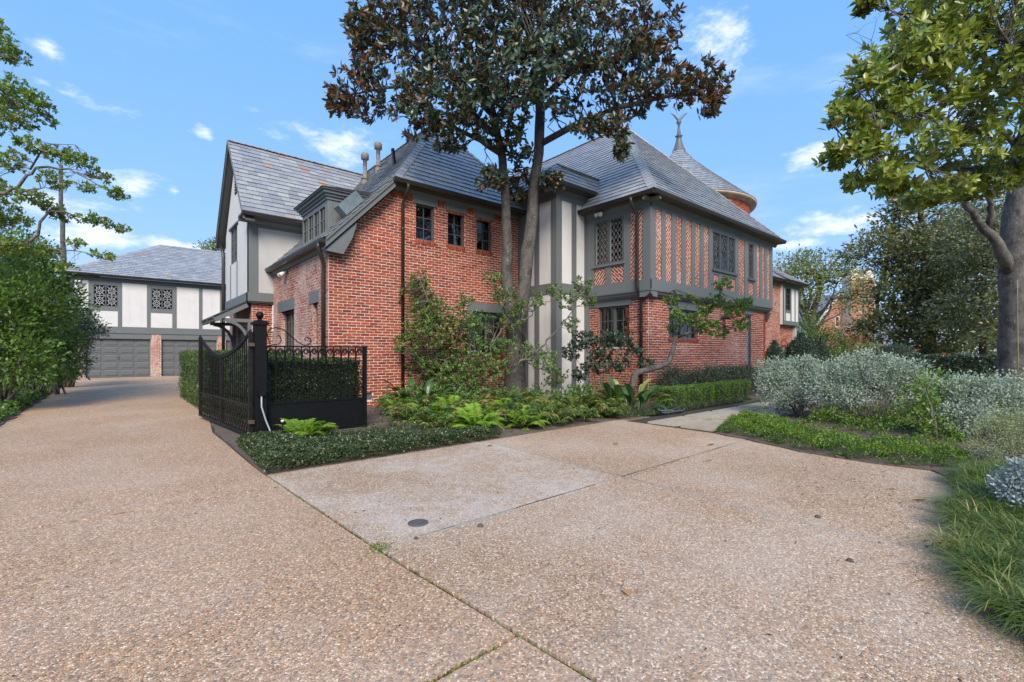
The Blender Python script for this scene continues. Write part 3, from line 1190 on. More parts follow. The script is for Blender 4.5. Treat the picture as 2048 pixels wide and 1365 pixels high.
def leaf_mesh(name, P, D, L_, Wd, m, parent=None, up=None, rnd=None, broad=True, droop=0.0, fold=0.18, **kw):
    """every leaf its own folded blade; P base points, D growth directions"""
    n = len(P)
    D = unit(D)
    if up is None:
        up = rng.normal(size=(n, 3))
    up = up - D * np.sum(up * D, axis=1, keepdims=True)
    up = unit(up)
    side = np.cross(D, up)
    L_ = np.broadcast_to(np.asarray(L_, dtype=float), (n,))[:, None]
    Wd = np.broadcast_to(np.asarray(Wd, dtype=float), (n,))[:, None]
    if rnd is None:
        rnd = rng.random(n)
    tip = P + D * L_ - np.array([0, 0, 1.0]) * L_ * droop
    if broad:
        mid1 = P + D * L_ * 0.30
        mid2 = P + D * L_ * 0.68 - np.array([0, 0, 1.0]) * L_ * droop * 0.4
        V = np.stack([P, mid1 + side * Wd * 0.42 + up * Wd * fold, mid2 + side * Wd * 0.46 + up * Wd * fold, tip,
                      mid2 - side * Wd * 0.46 + up * Wd * fold, mid1 - side * Wd * 0.42 + up * Wd * fold], axis=1).reshape(-1, 3)
        base = np.arange(n)[:, None] * 6
        Fq = np.concatenate([base + np.array([[0, 1, 2, 3]]), base + np.array([[0, 3, 4, 5]])], axis=1).reshape(-1, 4)
        per = 2
    else:
        mid = P + D * L_ * 0.45
        V = np.stack([P, mid + side * Wd * 0.5 + up * Wd * fold, tip, mid - side * Wd * 0.5 + up * Wd * fold], axis=1).reshape(-1, 3)
        base = np.arange(n)[:, None] * 4
        Fq = base + np.array([[0, 1, 2, 3]])
        per = 1
    me = bpy.data.meshes.new(name)
    me.vertices.add(len(V))
    me.vertices.foreach_set("co", V.astype(np.float32).ravel())
    me.loops.add(Fq.size)
    me.loops.foreach_set("vertex_index", Fq.astype(np.int32).ravel())
    me.polygons.add(len(Fq))
    me.polygons.foreach_set("loop_start", np.arange(0, Fq.size, 4, dtype=np.int32))
    me.update(calc_edges=True)
    at = me.attributes.new("rnd", "FLOAT", "FACE")
    at.data.foreach_set("value", np.repeat(np.clip(rnd, 0, 1), per).astype(np.float32))
    me.materials.append(M[m])
    return link(name, me, parent, **kw)


def in_ball(n, hollow=0.4):
    d = unit(rng.normal(size=(n, 3)))
    r = (hollow ** 3 + (1 - hollow ** 3) * rng.random(n)) ** (1 / 3)
    return d * r[:, None]


def cloud(blobs, clumps, per, spread, outward=0.7, upw=0.25, hollow=0.45, flat=1.0):
    """leaf places in clumps inside ellipsoids: list of (centre, radii, weight)"""
    wts = np.array([b[1][0] * b[1][1] * b[1][2] for b in blobs]) ** 0.67
    if len(blobs[0]) > 2:
        wts = wts * np.array([b[2] for b in blobs])
    wts = wts / wts.sum()
    P, D, Rn, K = [], [], [], []
    for b, wt in zip(blobs, wts):
        k = max(1, int(round(clumps * wt)))
        q = in_ball(k, hollow)
        cpos = np.array(b[0]) + q * np.array(b[1])
        cr = rng.random(k)
        out_ = unit(q / np.array(b[1]))
        off = rng.normal(size=(k, per, 3)) * spread * np.array([1, 1, flat])
        p = cpos[:, None, :] + off
        d = off / spread * 0.9 + out_[:, None, :] * outward + np.array([0, 0, upw]) + rng.normal(size=(k, per, 3)) * 0.35
        P.append(p.reshape(-1, 3))
        D.append(d.reshape(-1, 3))
        Rn.append((cr[:, None] * 0.65 + rng.random((k, per)) * 0.35).ravel())
        K.append(cpos)
    return np.concatenate(P), np.concatenate(D), np.concatenate(Rn), np.concatenate(K)


def whorls(tips, axes, per, size, spread=0.03, spreadang=(0.5, 1.5)):
    """rosettes of leaves round twig ends"""
    k = len(tips)
    axes = unit(axes)
    ref = unit(rng.normal(size=(k, 3)))
    a = unit(np.cross(axes, ref))
    b = np.cross(axes, a)
    ph = rng.random((k, per)) * 0.5 + np.arange(per)[None, :] * 2.4
    th = rng.uniform(spreadang[0], spreadang[1], size=(k, per))
    d = axes[:, None, :] * np.cos(th)[..., None] + (a[:, None, :] * np.cos(ph)[..., None] + b[:, None, :] * np.sin(ph)[..., None]) * np.sin(th)[..., None]
    p = tips[:, None, :] - axes[:, None, :] * (rng.random((k, per)) * size * 0.8)[..., None] + rng.normal(size=(k, per, 3)) * spread * 0.3
    upv = axes[:, None, :] + np.zeros_like(d) + np.array([0, 0, 0.35])
    cr = rng.random(k)[:, None] * 0.4 + rng.random((k, per)) * 0.6
    return p.reshape(-1, 3), d.reshape(-1, 3), upv.reshape(-1, 3), cr.ravel()


def sprigs(blobs, n, per, size, hollow=0.2, upw=0.5, spr=(0.4, 1.4)):
    """leafy shoots: rosettes at twig ends inside the blobs"""
    wts = np.array([b[1][0] * b[1][1] * b[1][2] for b in blobs]) ** 0.67
    wts = wts / wts.sum()
    T, A = [], []
    for b, wt in zip(blobs, wts):
        k = max(2, int(round(n * wt)))
        q = in_ball(k, hollow)
        T.append(np.array(b[0]) + q * np.array(b[1]))
        A.append(unit(q / np.array(b[1])) * .6 + np.array([0, 0, upw]) + rng.normal(size=q.shape) * .4)
    T, A = np.concatenate(T), np.concatenate(A)
    P, D, U, R_ = whorls(T, A, per, size, 0.03, spr)
    return P, D, U, R_, T


def wiggle(p, q, n, amp, rise=0.0):
    p, q = Vector(p), Vector(q)
    L_ = (q - p).length
    res = []
    for i in range(n + 1):
        tt = i / n
        o = Vector((random.gauss(0, 1), random.gauss(0, 1), random.gauss(0, 0.7))) * amp * L_ if 0 < i < n else Vector((0, 0, 0))
        res.append(p.lerp(q, tt) + o + Vector((0, 0, rise * L_ * math.sin(PI * tt))))
    return res


def taper(a, b, n):
    return [a + (b - a) * i / n for i in range(n + 1)]


def nearest_pts(src, q):
    d = np.sum((src - q) ** 2, axis=1)
    return int(np.argmin(d))


def twigs(mb, src, targets, r0, r1, amp=0.05, sides=4, rise=0.03):
    """thin branches from the nearest place on a limb to each clump"""
    src = np.array(src)
    for q in targets:
        s0 = src[nearest_pts(src, q)]
        pts = wiggle(Vector(s0), Vector(q), 4, amp, rise)
        mb.tube(pts, taper(r0, r1, 4), sides, False)


def along(pts, step=0.12):
    res = []
    pts = [Vector(p) for p in pts]
    for a, b in zip(pts, pts[1:]):
        k = max(1, int((b - a).length / step))
        for i in range(k):
            res.append(tuple(a.lerp(b, i / k)))
    res.append(tuple(pts[-1]))
    return res


def hedge_leaves(a, b, n, size, mat_, parent, round_=0.03, bulge=0.0, name="foliage"):
    """clipped box of leaves: a, b are opposite corners"""
    a, b = np.array(a, float), np.array(b, float)
    dim = b - a
    fs = np.array([dim[1] * dim[2], dim[1] * dim[2], dim[0] * dim[2], dim[0] * dim[2], dim[0] * dim[1] * 1.3])
    pick = rng.choice(5, size=n, p=fs / fs.sum())
    p = a + rng.random((n, 3)) * dim
    nr = np.zeros((n, 3))
    for f, (ax, sd_) in enumerate(((0, 0), (0, 1), (1, 0), (1, 1), (2, 1))):
        i = pick == f
        p[i, ax] = (b if sd_ else a)[ax]
        nr[i, ax] = 1 if sd_ else -1
    depth = np.abs(rng.normal(size=n)) * 0.035
    lump = 0.02 * np.sin(p[:, 0] * 9 + p[:, 2] * 7) + 0.02 * np.sin(p[:, 1] * 8 + p[:, 2] * 11) + 0.015 * np.sin(p[:, 0] * 23 + p[:, 1] * 19)
    p = p - nr * (depth - 0.015)[:, None] + nr * lump[:, None]
    d = nr * 0.8 + rng.normal(size=(n, 3)) * 0.7 + np.array([0, 0, 0.25])
    up = nr + rng.normal(size=(n, 3)) * 0.5
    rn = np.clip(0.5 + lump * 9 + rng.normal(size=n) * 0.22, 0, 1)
    return leaf_mesh(name, p, d, size * rng.uniform(0.7, 1.25, n), size * 0.55, mat_, parent, up=up, rnd=rn, broad=False)


# =================================================================== SETTING
mb = MB()
mb.solid([(-400, -400, -0.05), (400, -400, -0.05), (400, 400, -0.05), (-400, 400, -0.05)], [(-400, -400, -0.5), (400, -400, -0.5), (400, 400, -0.5), (-400, 400, -0.5)])
mb.build("ground", "lawn", None, kind="structure")

# driveway: dirt-filled joints with the cast slabs standing proud of them
drive = MB()
drive.solid([(-5.3, -30, -0.016), (9, -30, -0.016), (9, -5.0, -0.016), (-1.2, -5.0, -0.016), (-1.2, 9.6, -0.016), (14, 9.6, -0.016), (14, 21.6, -0.016), (-5.3, 21.6, -0.016)],
            [(-5.3, -30, -0.2), (9, -30, -0.2), (9, -5.0, -0.2), (-1.2, -5.0, -0.2), (-1.2, 9.6, -0.2), (14, 9.6, -0.2), (14, 21.6, -0.2), (-5.3, 21.6, -0.2)])
drv = drive.build("driveway", "joint", None, kind="structure")


def slab(pts, m):
    b = MB()
    g = 0.010
    c = Vector((sum(p[0] for p in pts) / len(pts), sum(p[1] for p in pts) / len(pts), 0))
    # wavy cast edges
    res = []
    for k in range(len(pts)):
        p, q = Vector((*pts[k], 0)), Vector((*pts[(k + 1) % len(pts)], 0))
        nn = max(1, min(14, int((q - p).length / 0.4)))
        d = (q - p).normalized()
        inn = Vector((-d.y, d.x, 0))
        for i in range(nn):
            res.append(p.lerp(q, i / nn) + inn * (g + abs(random.gauss(0, 0.004)) if i else g) + (d * g if i == 0 else Vector((0, 0, 0))))
    b.solid([(p.x, p.y, 0.0) for p in res], [(p.x, p.y, -0.12) for p in res])
    return b.build("concrete_slab", m, drv)


JX = [(-2.44, -5.05), (-2.405, -5.76), (-2.325, -7.76), (-2.225, -9.07), (-2.0, -12.0), (-2.0, -30)]     # the long joint
slab([(-5.25, -30), JX[5], JX[4], JX[3], (-5.25, -9.12)], "agg_tan")
slab([(-5.25, -9.12), JX[3], JX[2], JX[1], (-5.25, -5.78)], "agg_tan")
slab([(-5.25, -5.78), JX[1], JX[0], (-2.44, -1.72), (-5.25, -0.62)], "agg_tan")
slab([(-5.25, -0.62), (-2.44, -1.72), (-1.25, 9.5), (-5.25, 9.5)], "agg_tan")
slab([(-5.25, 9.5), (-1.25, 9.5), (-1.25, 21.5), (-5.25, 21.5)], "agg_tan")
slab([(-1.25, 9.65), (13.9, 9.65), (13.9, 21.5), (-1.25, 21.5)], "agg_tan")
slab([JX[2], (0.40, -7.76), (0.47, -5.05), JX[0], JX[1]], "agg_pale")
slab([(0.40, -7.76), (4.6, -7.62), (4.6, -5.05), (0.47, -5.05)], "agg")
slab([JX[4], (0.33, -12.0), (0.40, -7.76), JX[2], JX[3]], "agg")
slab([(0.33, -12.0), (8.9, -12.0), (8.9, -7.45), (4.6, -7.62), (0.40, -7.76)], "agg")
slab([JX[5], (8.9, -30), (8.9, -12.0), JX[4]], "agg")
# pale mortar lines worked into two of the joints
jm = MB()
for a, b in (((-2.30, -7.76), (4.3, -7.63)), ((0.335, -11.4), (0.465, -5.2))):
    pts = along([(a[0], a[1], -0.006), (b[0], b[1], -0.006)], 0.3)
    for p, q in zip(pts, pts[1:]):
        jm.bar(p, q, random.uniform(0.012, 0.024), 0.012)
jm.build("joint_mortar_line", "joint_pale", drv)
ms = []
for k in range(500):
    s0 = random.uniform(-11.5, -5.2)
    for (x0, y0), (x1, y1) in zip(JX, JX[1:]):
        if y1 <= s0 <= y0:
            ms.append((x0 + (x1 - x0) * (s0 - y0) / (y1 - y0) + rng.normal() * 0.009, s0, -0.014))
ms += [(-2.31 + rng.normal() * 0.05, -7.74 + rng.normal() * 0.05, -0.008) for k in range(420)]
ms += [(-2.3 - rng.random() * 0.9, -9.08 + rng.normal() * 0.012, -0.01) for k in range(240)]
ms = np.array(ms)
leaf_mesh("joint_moss", ms, rng.normal(size=(len(ms), 3)) * np.array([1, 1, 0.3]) + np.array([0, 0, 0.5]), 0.022, 0.014, "l_fern_dark", None, broad=False, kind="stuff")

# planting soil
def mound(name, pts, h, m, jit=0.03, inset=0.10):
    res = []
    for k in range(len(pts)):
        p, q = Vector((*pts[k], 0)), Vector((*pts[(k + 1) % len(pts)], 0))
        nn = max(1, int((q - p).length / 0.25))
        for i in range(nn):
            res.append(p.lerp(q, i / nn) + Vector((random.gauss(0, jit), random.gauss(0, jit), 0)))
    c = sum(res, Vector((0, 0, 0))) / len(res)
    b = MB()
    b.solid([(p.x, p.y, h) for p in res], [(p.x, p.y, -0.06) for p in res])
    return b.build(name, m, None, kind="structure")


mound("garden_bed", [(-2.44, -5.22), (3.80, -5.16), (3.86, -4.98), (9.6, -4.85), (15.6, -4.85), (15.6, -0.2), (7.2, -0.2), (5.7, 0.05), (-0.05, 0.05), (-0.05, 4.9), (-1.3, 9.3), (-1.45, 9.3), (-2.40, -1.5)], 0.015, "soil", 0.012)
bedR = [(3.70, -7.10), (3.42, -7.9), (3.18, -8.5), (3.08, -9.2), (3.20, -9.8), (2.4, -10.05), (0.85, -10.22), (-0.1, -10.46), (-0.6, -10.9), (-0.6, -13), (10, -13), (10, -7.15)]
mound("garden_bed", bedR, 0.02, "soil", 0.02)
mound("garden_bed", [(-5.27, -12), (-5.22, -3), (-5.24, 8), (-5.24, 21.5), (-14, 21.5), (-14, -12)], 0.02, "soil", 0.03)
mound("gravel_path", [(8.2, -7.05), (8.2, -5.9), (22, -6.4), (22, -9.4), (15, -8.6)], 0.0, "gravel", 0.05)

# flagstones of the path to the door
path = MB()
path.solid([(3.7, -7.12, 0.004), (15, -7.12, 0.004), (15, -5.35, 0.004), (3.75, -5.35, 0.004)], [(3.7, -7.12, -0.1), (15, -7.12, -0.1), (15, -5.35, -0.1), (3.75, -5.35, -0.1)])
pth = path.build("stone_path", "joint", None, kind="structure")
x = 3.76
row = 0
while x < 13:
    ww = random.uniform(0.85, 1.35)
    sp = random.uniform(-6.55, -6.25)
    for a, b in ((-7.05, sp), (sp, -5.72)):
        q = [(x + random.uniform(.03, .07), a + random.uniform(.03, .07)), (x + ww - random.uniform(.03, .07), a + random.uniform(.03, .07)),
             (x + ww - random.uniform(.03, .07), b - random.uniform(.03, .07)), (x + random.uniform(.03, .07), b - random.uniform(.03, .07))]
        z = 0.042 + random.uniform(-.008, .008)
        b_ = MB()
        ins = 0.012
        cx, cy = sum(p[0] for p in q) / 4, sum(p[1] for p in q) / 4
        b_.solid([(p[0] + (cx - p[0]) * ins * 2, p[1] + (cy - p[1]) * ins * 2, z) for p in q], [(p[0], p[1], -0.02) for p in q])
        b_.build("flagstone", "flag", pth)
    x += ww
    row += 1


# =================================================================== HOUSE
house = thing("house", "large red brick and half-timbered house with grey slate roofs, behind the spreading magnolia", "house")
brick_var = []
for i in range(4):
    b = MB()
    j = 0.003
    l, h = BL - MO, BH - MO
    q = [(random.uniform(-j, j), random.uniform(-j, j)), (l + random.uniform(-j, j), random.uniform(-j, j)), (l + random.uniform(-j, j), h + random.uniform(-j, j)), (random.uniform(-j, j), h + random.uniform(-j, j))]
    b.solid([(a, -0.009, c) for a, c in q], [(a, 0.012, c) for a, c in q])
    brick_var.append(b.mesh("brick", "brick"))
slate_var = []
for i in range(3):
    b = MB()
    ww, ex = 0.29, 0.215
    tw = random.uniform(-0.003, 0.003)
    q = [(0, 0), (ww, tw), (ww, ex), (0, ex)]
    b.solid([(a, c, 0.026 - 0.020 * c / ex) for a, c in q], [(a, c, 0.013 - 0.017 * c / ex) for a, c in q])
    slate_var.append(b.mesh("slate", "slate"))
brick_pool = Pool("brick", 300, brick_var)
slate_pool = Pool("slate", 300, slate_var)


def brick_wall(par, F, outline, openings, m="brick", seed=1, singles=None, thick=0.2, v0=0.0, name="wall", mortar="mortar", trim_hi=0.0):
    mbw = MB()
    um = max(q[0] for q in outline)
    wall_cells(mbw, F, [(min(a, um - trim_hi), c) for a, c in outline] if trim_hi else outline, openings, thick)
    wobj = mbw.build(name, mortar, par)
    br = bricks_on(F, outline, openings, seed, v0)
    rest = []
    for q in br:
        full = abs((q[1] - q[0]) - (BL - MO)) < 0.004
        if singles and full and brick_pool.left > 0 and singles(q):
            brick_pool.left -= 1
            link("brick", brick_pool.variants[random.randrange(4)], wobj).location = F(q[0], q[2], q[4] - 0.009)
        else:
            rest.append(q)
    b = MB()
    lay(b, F, rest)
    for o in openings:
        # brick returns of the opening
        for ux in (o[0], o[1]):
            v = o[2]
            while v < o[3] - 0.03:
                b.cur = random.uniform(0.02, 0.98)
                sg = 1 if ux == o[0] else -1
                b.fbox(F, ux - 0.004 if sg > 0 else ux - 0.006, ux + 0.006 if sg > 0 else ux + 0.004, v + MO / 2, min(v + BH, o[3]) - MO / 2, -0.10, 0.002)
                v += BH
    b.build("brickwork", m, wobj, kind="stuff")
    return wobj


# ---- front gable wall, faces the drive
FF = FX(0.0)
front_out = [(0.0, 0.0), (5.70, 0.0), (5.70, 5.36), (1.42, 5.36), (0.0, 3.74)]
w1 = [(2.20, 2.75, 4.22, 5.16), (3.16, 3.70, 4.22, 5.10), (4.12, 4.66, 4.22, 5.10), (3.90, 5.10, 1.20, 2.50)]
wl = brick_wall(house, FF, front_out, w1 + [(0.78, 1.02, 0.17, 0.36)], "brick", 3, lambda q: 0.15 < q[0] < 2.1 and 1.3 < q[2] < 4.0, name="wall")
sb = MB()
for a, b, c, d in w1[:3]:
    soldiers(sb, FF, a - 0.02, b + 0.02, c)
for a, b in ((1.44, 2.12), (2.84, 3.06), (3.80, 4.02), (4.76, 5.2)):
    soldiers(sb, FF, a, b, 5.37, 0.17, 0.010)
soldiers(sb, FF, 3.88, 5.12, 1.2)
sb.build("soldier_course", "brick", wl, kind="stuff")
for a, b in ((2.13, 2.83), (3.08, 3.78), (4.04, 4.74)):
    k = MB()
    k.fbox(FF, a, b, 5.14, 5.40, -0.1, 0.022)
    k.build("lintel", "trim", wl)
k = MB()
k.fbox(FF, 3.80, 5.2, 2.47, 2.72, -0.1, 0.02)
k.build("lintel", "trim", wl)
window(house, FF, 2.20, 2.75, 4.22, 5.15, lights=1, cols=2, rows=3, backing=None)
window(house, FF, 3.16, 3.70, 4.22, 5.14, lights=1, cols=2, rows=3, backing="blind")
window(house, FF, 4.12, 4.66, 4.22, 5.14, lights=1, cols=2, rows=3, backing="blind")
window(house, FF, 3.90, 5.10, 1.20, 2.48, lights=2, cols=2, rows=3, backing="blind")
k = MB()
for i in range(7):
    a = 0.78 + i * 0.24 / 6
    k.bar(FF(a, 0.17, -0.03), FF(min(a + 0.12, 1.02), 0.36, -0.03), 0.008, 0.006, (0, -1, 0))
    k.bar(FF(a, 0.36, -0.034), FF(min(a + 0.12, 1.02), 0.17, -0.034), 0.008, 0.006, (0, -1, 0))
k.fbox(FF, 0.78, 1.02, 0.17, 0.36, -0.12, -0.10)
k.build("foundation_vent", "galv", wl)

# ---- left wall along the drive
FL = FY(0.0)
lo = [(-4.86, 0.0), (0.0, 0.0), (0.0, 3.76), (-4.86, 3.76)]
op = [(-3.95, -2.69, 1.35, 2.48), (-1.14, -0.74, 1.50, 2.50)]
wl2 = brick_wall(house, FL, lo, op, "brick_worn", 5, name="wall", trim_hi=0.205)
for a, b, c, d in ((-4.28, -2.62, 2.48, 2.78), (-1.36, -0.64, 2.50, 2.79)):
    k = MB()
    k.fbox(FL, a, b, c, d, -0.1, 0.02)
    k.build("lintel", "trim", wl2)
window(house, FL, -3.95, -2.69, 1.35, 2.48, rec=0.12, lights=2, cols=2, rows=4, backing="curtain")
window(house, FL, -1.14, -0.74, 1.50, 2.50, rec=0.12, lights=1, cols=2, rows=4)
floodlight(house, FL(-3.32, 3.56), (-1, 0, 0), (0, 1, 0))

# ---- gable wing on the left, white boarded, jettied over brick
TG = -0.676
FG = FY(TG)
zg = 2.84
g0, g1, gc = 4.857, 8.60, 6.73
gable_out = [(-g1, 3.10), (-g0, 3.10), (-g0, 5.40), (-gc, 7.92), (-g1, 5.40)]
gw = MB()
wall_cells(gw, FG, gable_out, [(-7.60, -6.55, 4.28, 5.46)], 0.18)
gwo = gw.build("wall", "stucco", house)
k = MB()
k.fbox(FG, -g1, -g0 + 0.02, zg, 3.10, -0.18, 0.03)
k.build("beam", "trim", gwo)
for a in (-7.72, -6.60):
    k = MB()
    k.fbox(FG, a, a + 0.10, 3.102, 4.28, -0.01, 0.014)
    k.build("timber_post", "trim", gwo)
k = MB()
k.fbox(FG, -7.80, -6.35, 5.46, 5.52, -0.02, 0.05)
k.build("drip_board", "frame", gwo)
window(house, FG, -7.60, -6.55, 4.28, 5.46, rec=0.02, lights=2, cols=2, rows=4)
vt = MB()
for i in range(9):
    z = 6.52 + i * 0.095
    ww = 0.15
    vt.fbox(FG, -gc - ww, -gc + ww, z, z + 0.045, -0.02, 0.03)
vt.build("louvre", "frame", gwo)
bk = MB()
bk.fbox(FG, -gc - 0.17, -gc + 0.17, 6.48, 7.38, -0.02, 0.006)
bk.build("louvre_backing", "dark_room", gwo)
# its side, seen over the low roof
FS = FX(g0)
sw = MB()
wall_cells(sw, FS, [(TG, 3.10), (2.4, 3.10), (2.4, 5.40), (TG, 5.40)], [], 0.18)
swo = sw.build("wall", "stucco_shaded", house)
for a, b, c, d in ((TG, TG + 0.25, 3.102, 5.18), (TG + 0.25, 2.4, 5.05, 5.40), (TG, TG + 0.25, 5.18, 5.40)):
    k = MB()
    k.fbox(FS, a, b, c, d, -0.02, 0.025)
    k.build("timber_post" if d - c > 1 else "beam", "trim", swo)
k = MB()
k.fbox(FS, TG - 0.03, 0.0, zg, 3.10, -0.15, 0.03)
k.build("beam", "trim", swo)
# brick under the jetty
FU = FX(g0 + 0.14)
brick_wall(house, FU, [(TG + 0.12, 0), (0.0, 0), (0.0, zg), (TG + 0.12, zg)], [], "brick", 8)
FU2 = FY(TG + 0.12)
brick_wall(house, FU2, [(-g1, 0), (-g0 - 0.14, 0), (-g0 - 0.14, zg), (-g1, zg)], [(-7.2, -6.0, 0.05, 2.15)], "brick_worn", 9, trim_hi=0.205)
k = MB()
k.fbox(FU2, -7.2, -6.0, 0.05, 2.15, -0.14, -0.10)
dr = k.build("door", "dark_room", house)
for a in (-7.12, -6.55):
    for z in (0.2, 1.15):
        k = MB()
        k.fbox(FU2, a, a + 0.45, z, z + 0.8, -0.1, -0.085)
        k.build("door_panel", "trim", dr)
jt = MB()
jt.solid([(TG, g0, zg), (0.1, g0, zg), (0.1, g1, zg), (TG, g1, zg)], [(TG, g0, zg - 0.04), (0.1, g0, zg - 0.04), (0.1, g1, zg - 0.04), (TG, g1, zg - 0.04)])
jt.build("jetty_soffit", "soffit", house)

# porch canopy on curved brackets
cp = MB()
c0, c1_ = 4.98, 7.6
cp.solid([(TG - 0.86, c0, 2.36), (TG - 0.86, c1_, 2.36), (TG + 0.02, c1_, 2.86), (TG + 0.02, c0, 2.86)][::-1],
         [(TG - 0.86, c0, 2.32), (TG - 0.86, c1_, 2.32), (TG + 0.02, c1_, 2.82), (TG + 0.02, c0, 2.82)][::-1])
cpo = cp.build("porch_canopy", "gutter", house)
for s_ in (c0 + 0.06, (c0 + c1_) / 2, c1_ - 0.06):
    k = MB()
    k.bar((TG - 0.84, s_, 2.25), (TG + 0.0, s_, 2.73), 0.09, 0.13, (0, 0, 1))
    k.build("rafter", "trim", cpo)
for s_ in (c0 + 0.10, c1_ - 0.10):
    k = MB()
    k.bar((TG - 0.62, s_, 2.26), (TG + 0.12, s_, 2.26), 0.09, 0.10)
    k.bar((TG + 0.07, s_, 1.35), (TG + 0.07, s_, 2.21), 0.09, 0.10, (1, 0, 0))
    arc = [(TG + 0.04 - 0.56 * (1 - math.cos(a)), s_, 1.50 + 0.72 * math.sin(a)) for a in [i * PI / 16 for i in range(9)]]
    for p, q in zip(arc, arc[1:]):
        k.bar(p, q, 0.08, 0.10, (0, 1, 0))
    k.build("bracket", "trim", cpo)
for i in range(9):
    k = MB()
    s_ = c0 + 0.1 + i * (c1_ - c0 - 0.2) / 8
    k.fbox(frame((0, 0, 0), (0, -1, 0), (-1, 0, 0)), -s_ - 0.03, -s_ + 0.03, 2.23, 2.315, -TG + 0.70, -TG + 0.84)
    k.build("rafter_tail", "trim", cpo)

# ---- white half-timbered bay
TB, SB_ = 5.69, -1.608
FB = FY(TB)
FBf = FX(SB_)
bw = MB()
wall_cells(bw, FB, [(-0.3, 0), (1.608, 0), (1.608, 5.85), (-0.3, 5.85)], [], 0.15)
bwo = bw.build("wall", "stucco", house)
bw2 = MB()
wall_cells(bw2, FBf, [(TB + 0.002, 0), (7.12, 0), (7.12, 5.85), (TB + 0.002, 5.85)], [], 0.15)
bwo2 = bw2.build("wall", "stucco", house)
for a, b in ((-0.02, 0.46), (0.74, 0.93), (1.42, 1.608)):
    for c, d in ((0.0, 2.97), (3.26, 5.60)):
        k = MB()
        k.fbox(FB, a, b, c, d, -0.02, 0.022 if b < 1.6 else 0.0225)
        k.build("timber_post", "trim", bwo)
for c, d in ((2.97, 3.26), (5.60, 5.86)):
    k = MB()
    k.fbox(FB, -0.02, 1.608, c, d, -0.02, 0.024)
    k.build("beam", "trim", bwo)
    k = MB()
    k.fbox(FBf, TB - 0.024, 6.935, c, d, -0.02, 0.024)
    k.build("beam", "trim", bwo2)
for a, b in ((TB - 0.023, 5.89), (6.31, 6.50), (6.86, 7.09)):
    for c, d in ((0.0, 2.97), (3.26, 5.60)):
        k = MB()
        k.fbox(FBf, a, b, c, d, -0.02, 0.023)
        k.build("timber_post", "trim", bwo2)

# ---- right wing: diagonal brick between timbers over plain brick
TW, SW, TE = 6.935, -3.783, 14.84
FWl = FY(TW)
FWf = FX(SW)
ZJ = 2.96
cw = MB()
wall_cells(cw, FWl, [(1.608, ZJ), (3.783, ZJ), (3.783, 5.40), (1.608, 5.40)], [(1.95, 2.98, 3.80, 5.05)], 0.16)
wlo = cw.build("wall", "mortar", house)
cw = MB()
winA, winB = (10.25, 11.80, 3.87, 5.05), (12.77, 13.21, 3.84, 5.06)
wall_cells(cw, FWf, [(TW + 0.001, ZJ), (TE, ZJ), (TE, 5.40), (TW + 0.001, 5.40)], [winA, winB], 0.16)
wfo = cw.build("wall", "mortar", house)


def timbered(par, F, u0, u1, panels, holes, zb=3.23, zt=5.10, z0=ZJ, z1=5.41, base="trim", pos=0.03):
    """posts and rails left standing round the infill panels; every piece a part"""
    xs = sorted(set([u0, u1] + [p[0] for p in panels] + [p[1] for p in panels] + [h[0] for h in holes] + [h[1] for h in holes]))
    k = MB()
    k.fbox(F, u0, u1, z0, zb, -0.02, pos + 0.003)
    k.build("beam", base, par)
    k = MB()
    k.fbox(F, u0, u1, zt, z1, -0.02, pos + 0.003)
    k.build("beam", base, par)
    run = None
    for a, b in zip(xs, xs[1:]):
        mid = (a + b) / 2
        blocks = sorted([(p[2], p[3]) for p in panels if p[0] <= mid <= p[1]] + [(h[2], h[3]) for h in holes if h[0] <= mid <= h[1]])
        z = zb
        segs = []
        for c, d in blocks:
            if c - z > 0.02:
                segs.append((z, c))
            z = max(z, d)
        if zt - z > 0.02:
            segs.append((z, zt))
        for c, d in segs:
            q = MB()
            q.fbox(F, a + 0.001, b - 0.001, c + 0.001, d - 0.001, -0.02, pos)
            q.build("timber_post" if d - c > 0.6 else "rail", base, par)


pl = [(1.93, 2.36, 3.25, 3.70), (2.55, 2.98, 3.25, 3.70), (3.18, 3.58, 3.23, 5.10)]
timbered(wlo, FWl, 1.609, 3.783 + 0.033, pl, [(1.95, 2.98, 3.80, 5.05)])
for i, p in enumerate(pl):
    k = MB()
    diagonal_bricks(k, FWl, p[0], p[1], p[2], p[3], math.radians((50, -42, 50)[i]))
    k.build("brick_panel", "brick", wlo, kind="stuff")
window(house, FWl, 1.95, 2.98, 3.80, 5.05, rec=0.0, lights=2, style="net", backing="screen", glass="glass", came="lead_mid", fw=0.05, mull=0.07)
k = MB()
k.fbox(FWl, 1.88, 3.03, 3.74, 3.80, -0.02, 0.07)
k.build("sill", "trim", wlo)
floodlight(house, FWl(2.28, 5.30, 0.02), (-1, 0, 0), (0, 1, 0))
pf = [(7.16, 7.45), (7.64, 7.95), (8.17, 8.47), (8.69, 9.00), (9.20, 9.50), (9.71, 10.03), (12.04, 12.50), (13.46, 13.72), (13.92, 14.15), (14.35, 14.62)]
pf = [(a, b, 3.23, 5.08) for a, b in pf] + [(10.33, 10.66, 3.30, 3.72), (10.88, 11.22, 3.30, 3.72), (11.44, 11.80, 3.30, 3.72), (12.79, 13.19, 3.30, 3.72)]
timbered(wfo, FWf, TW - 0.03, TE, pf, [winA, winB])
for i, p in enumerate(pf):
    k = MB()
    diagonal_bricks(k, FWf, p[0], p[1], p[2], p[3], math.radians(52 if i % 2 else -52))
    k.build("brick_panel", "brick_pale", wfo, kind="stuff")
window(house, FWf, *winA, rec=-0.005, lights=3, style="diamond", glass="glass_leaded", came="lead_dark", fw=0.04, mull=0.05)
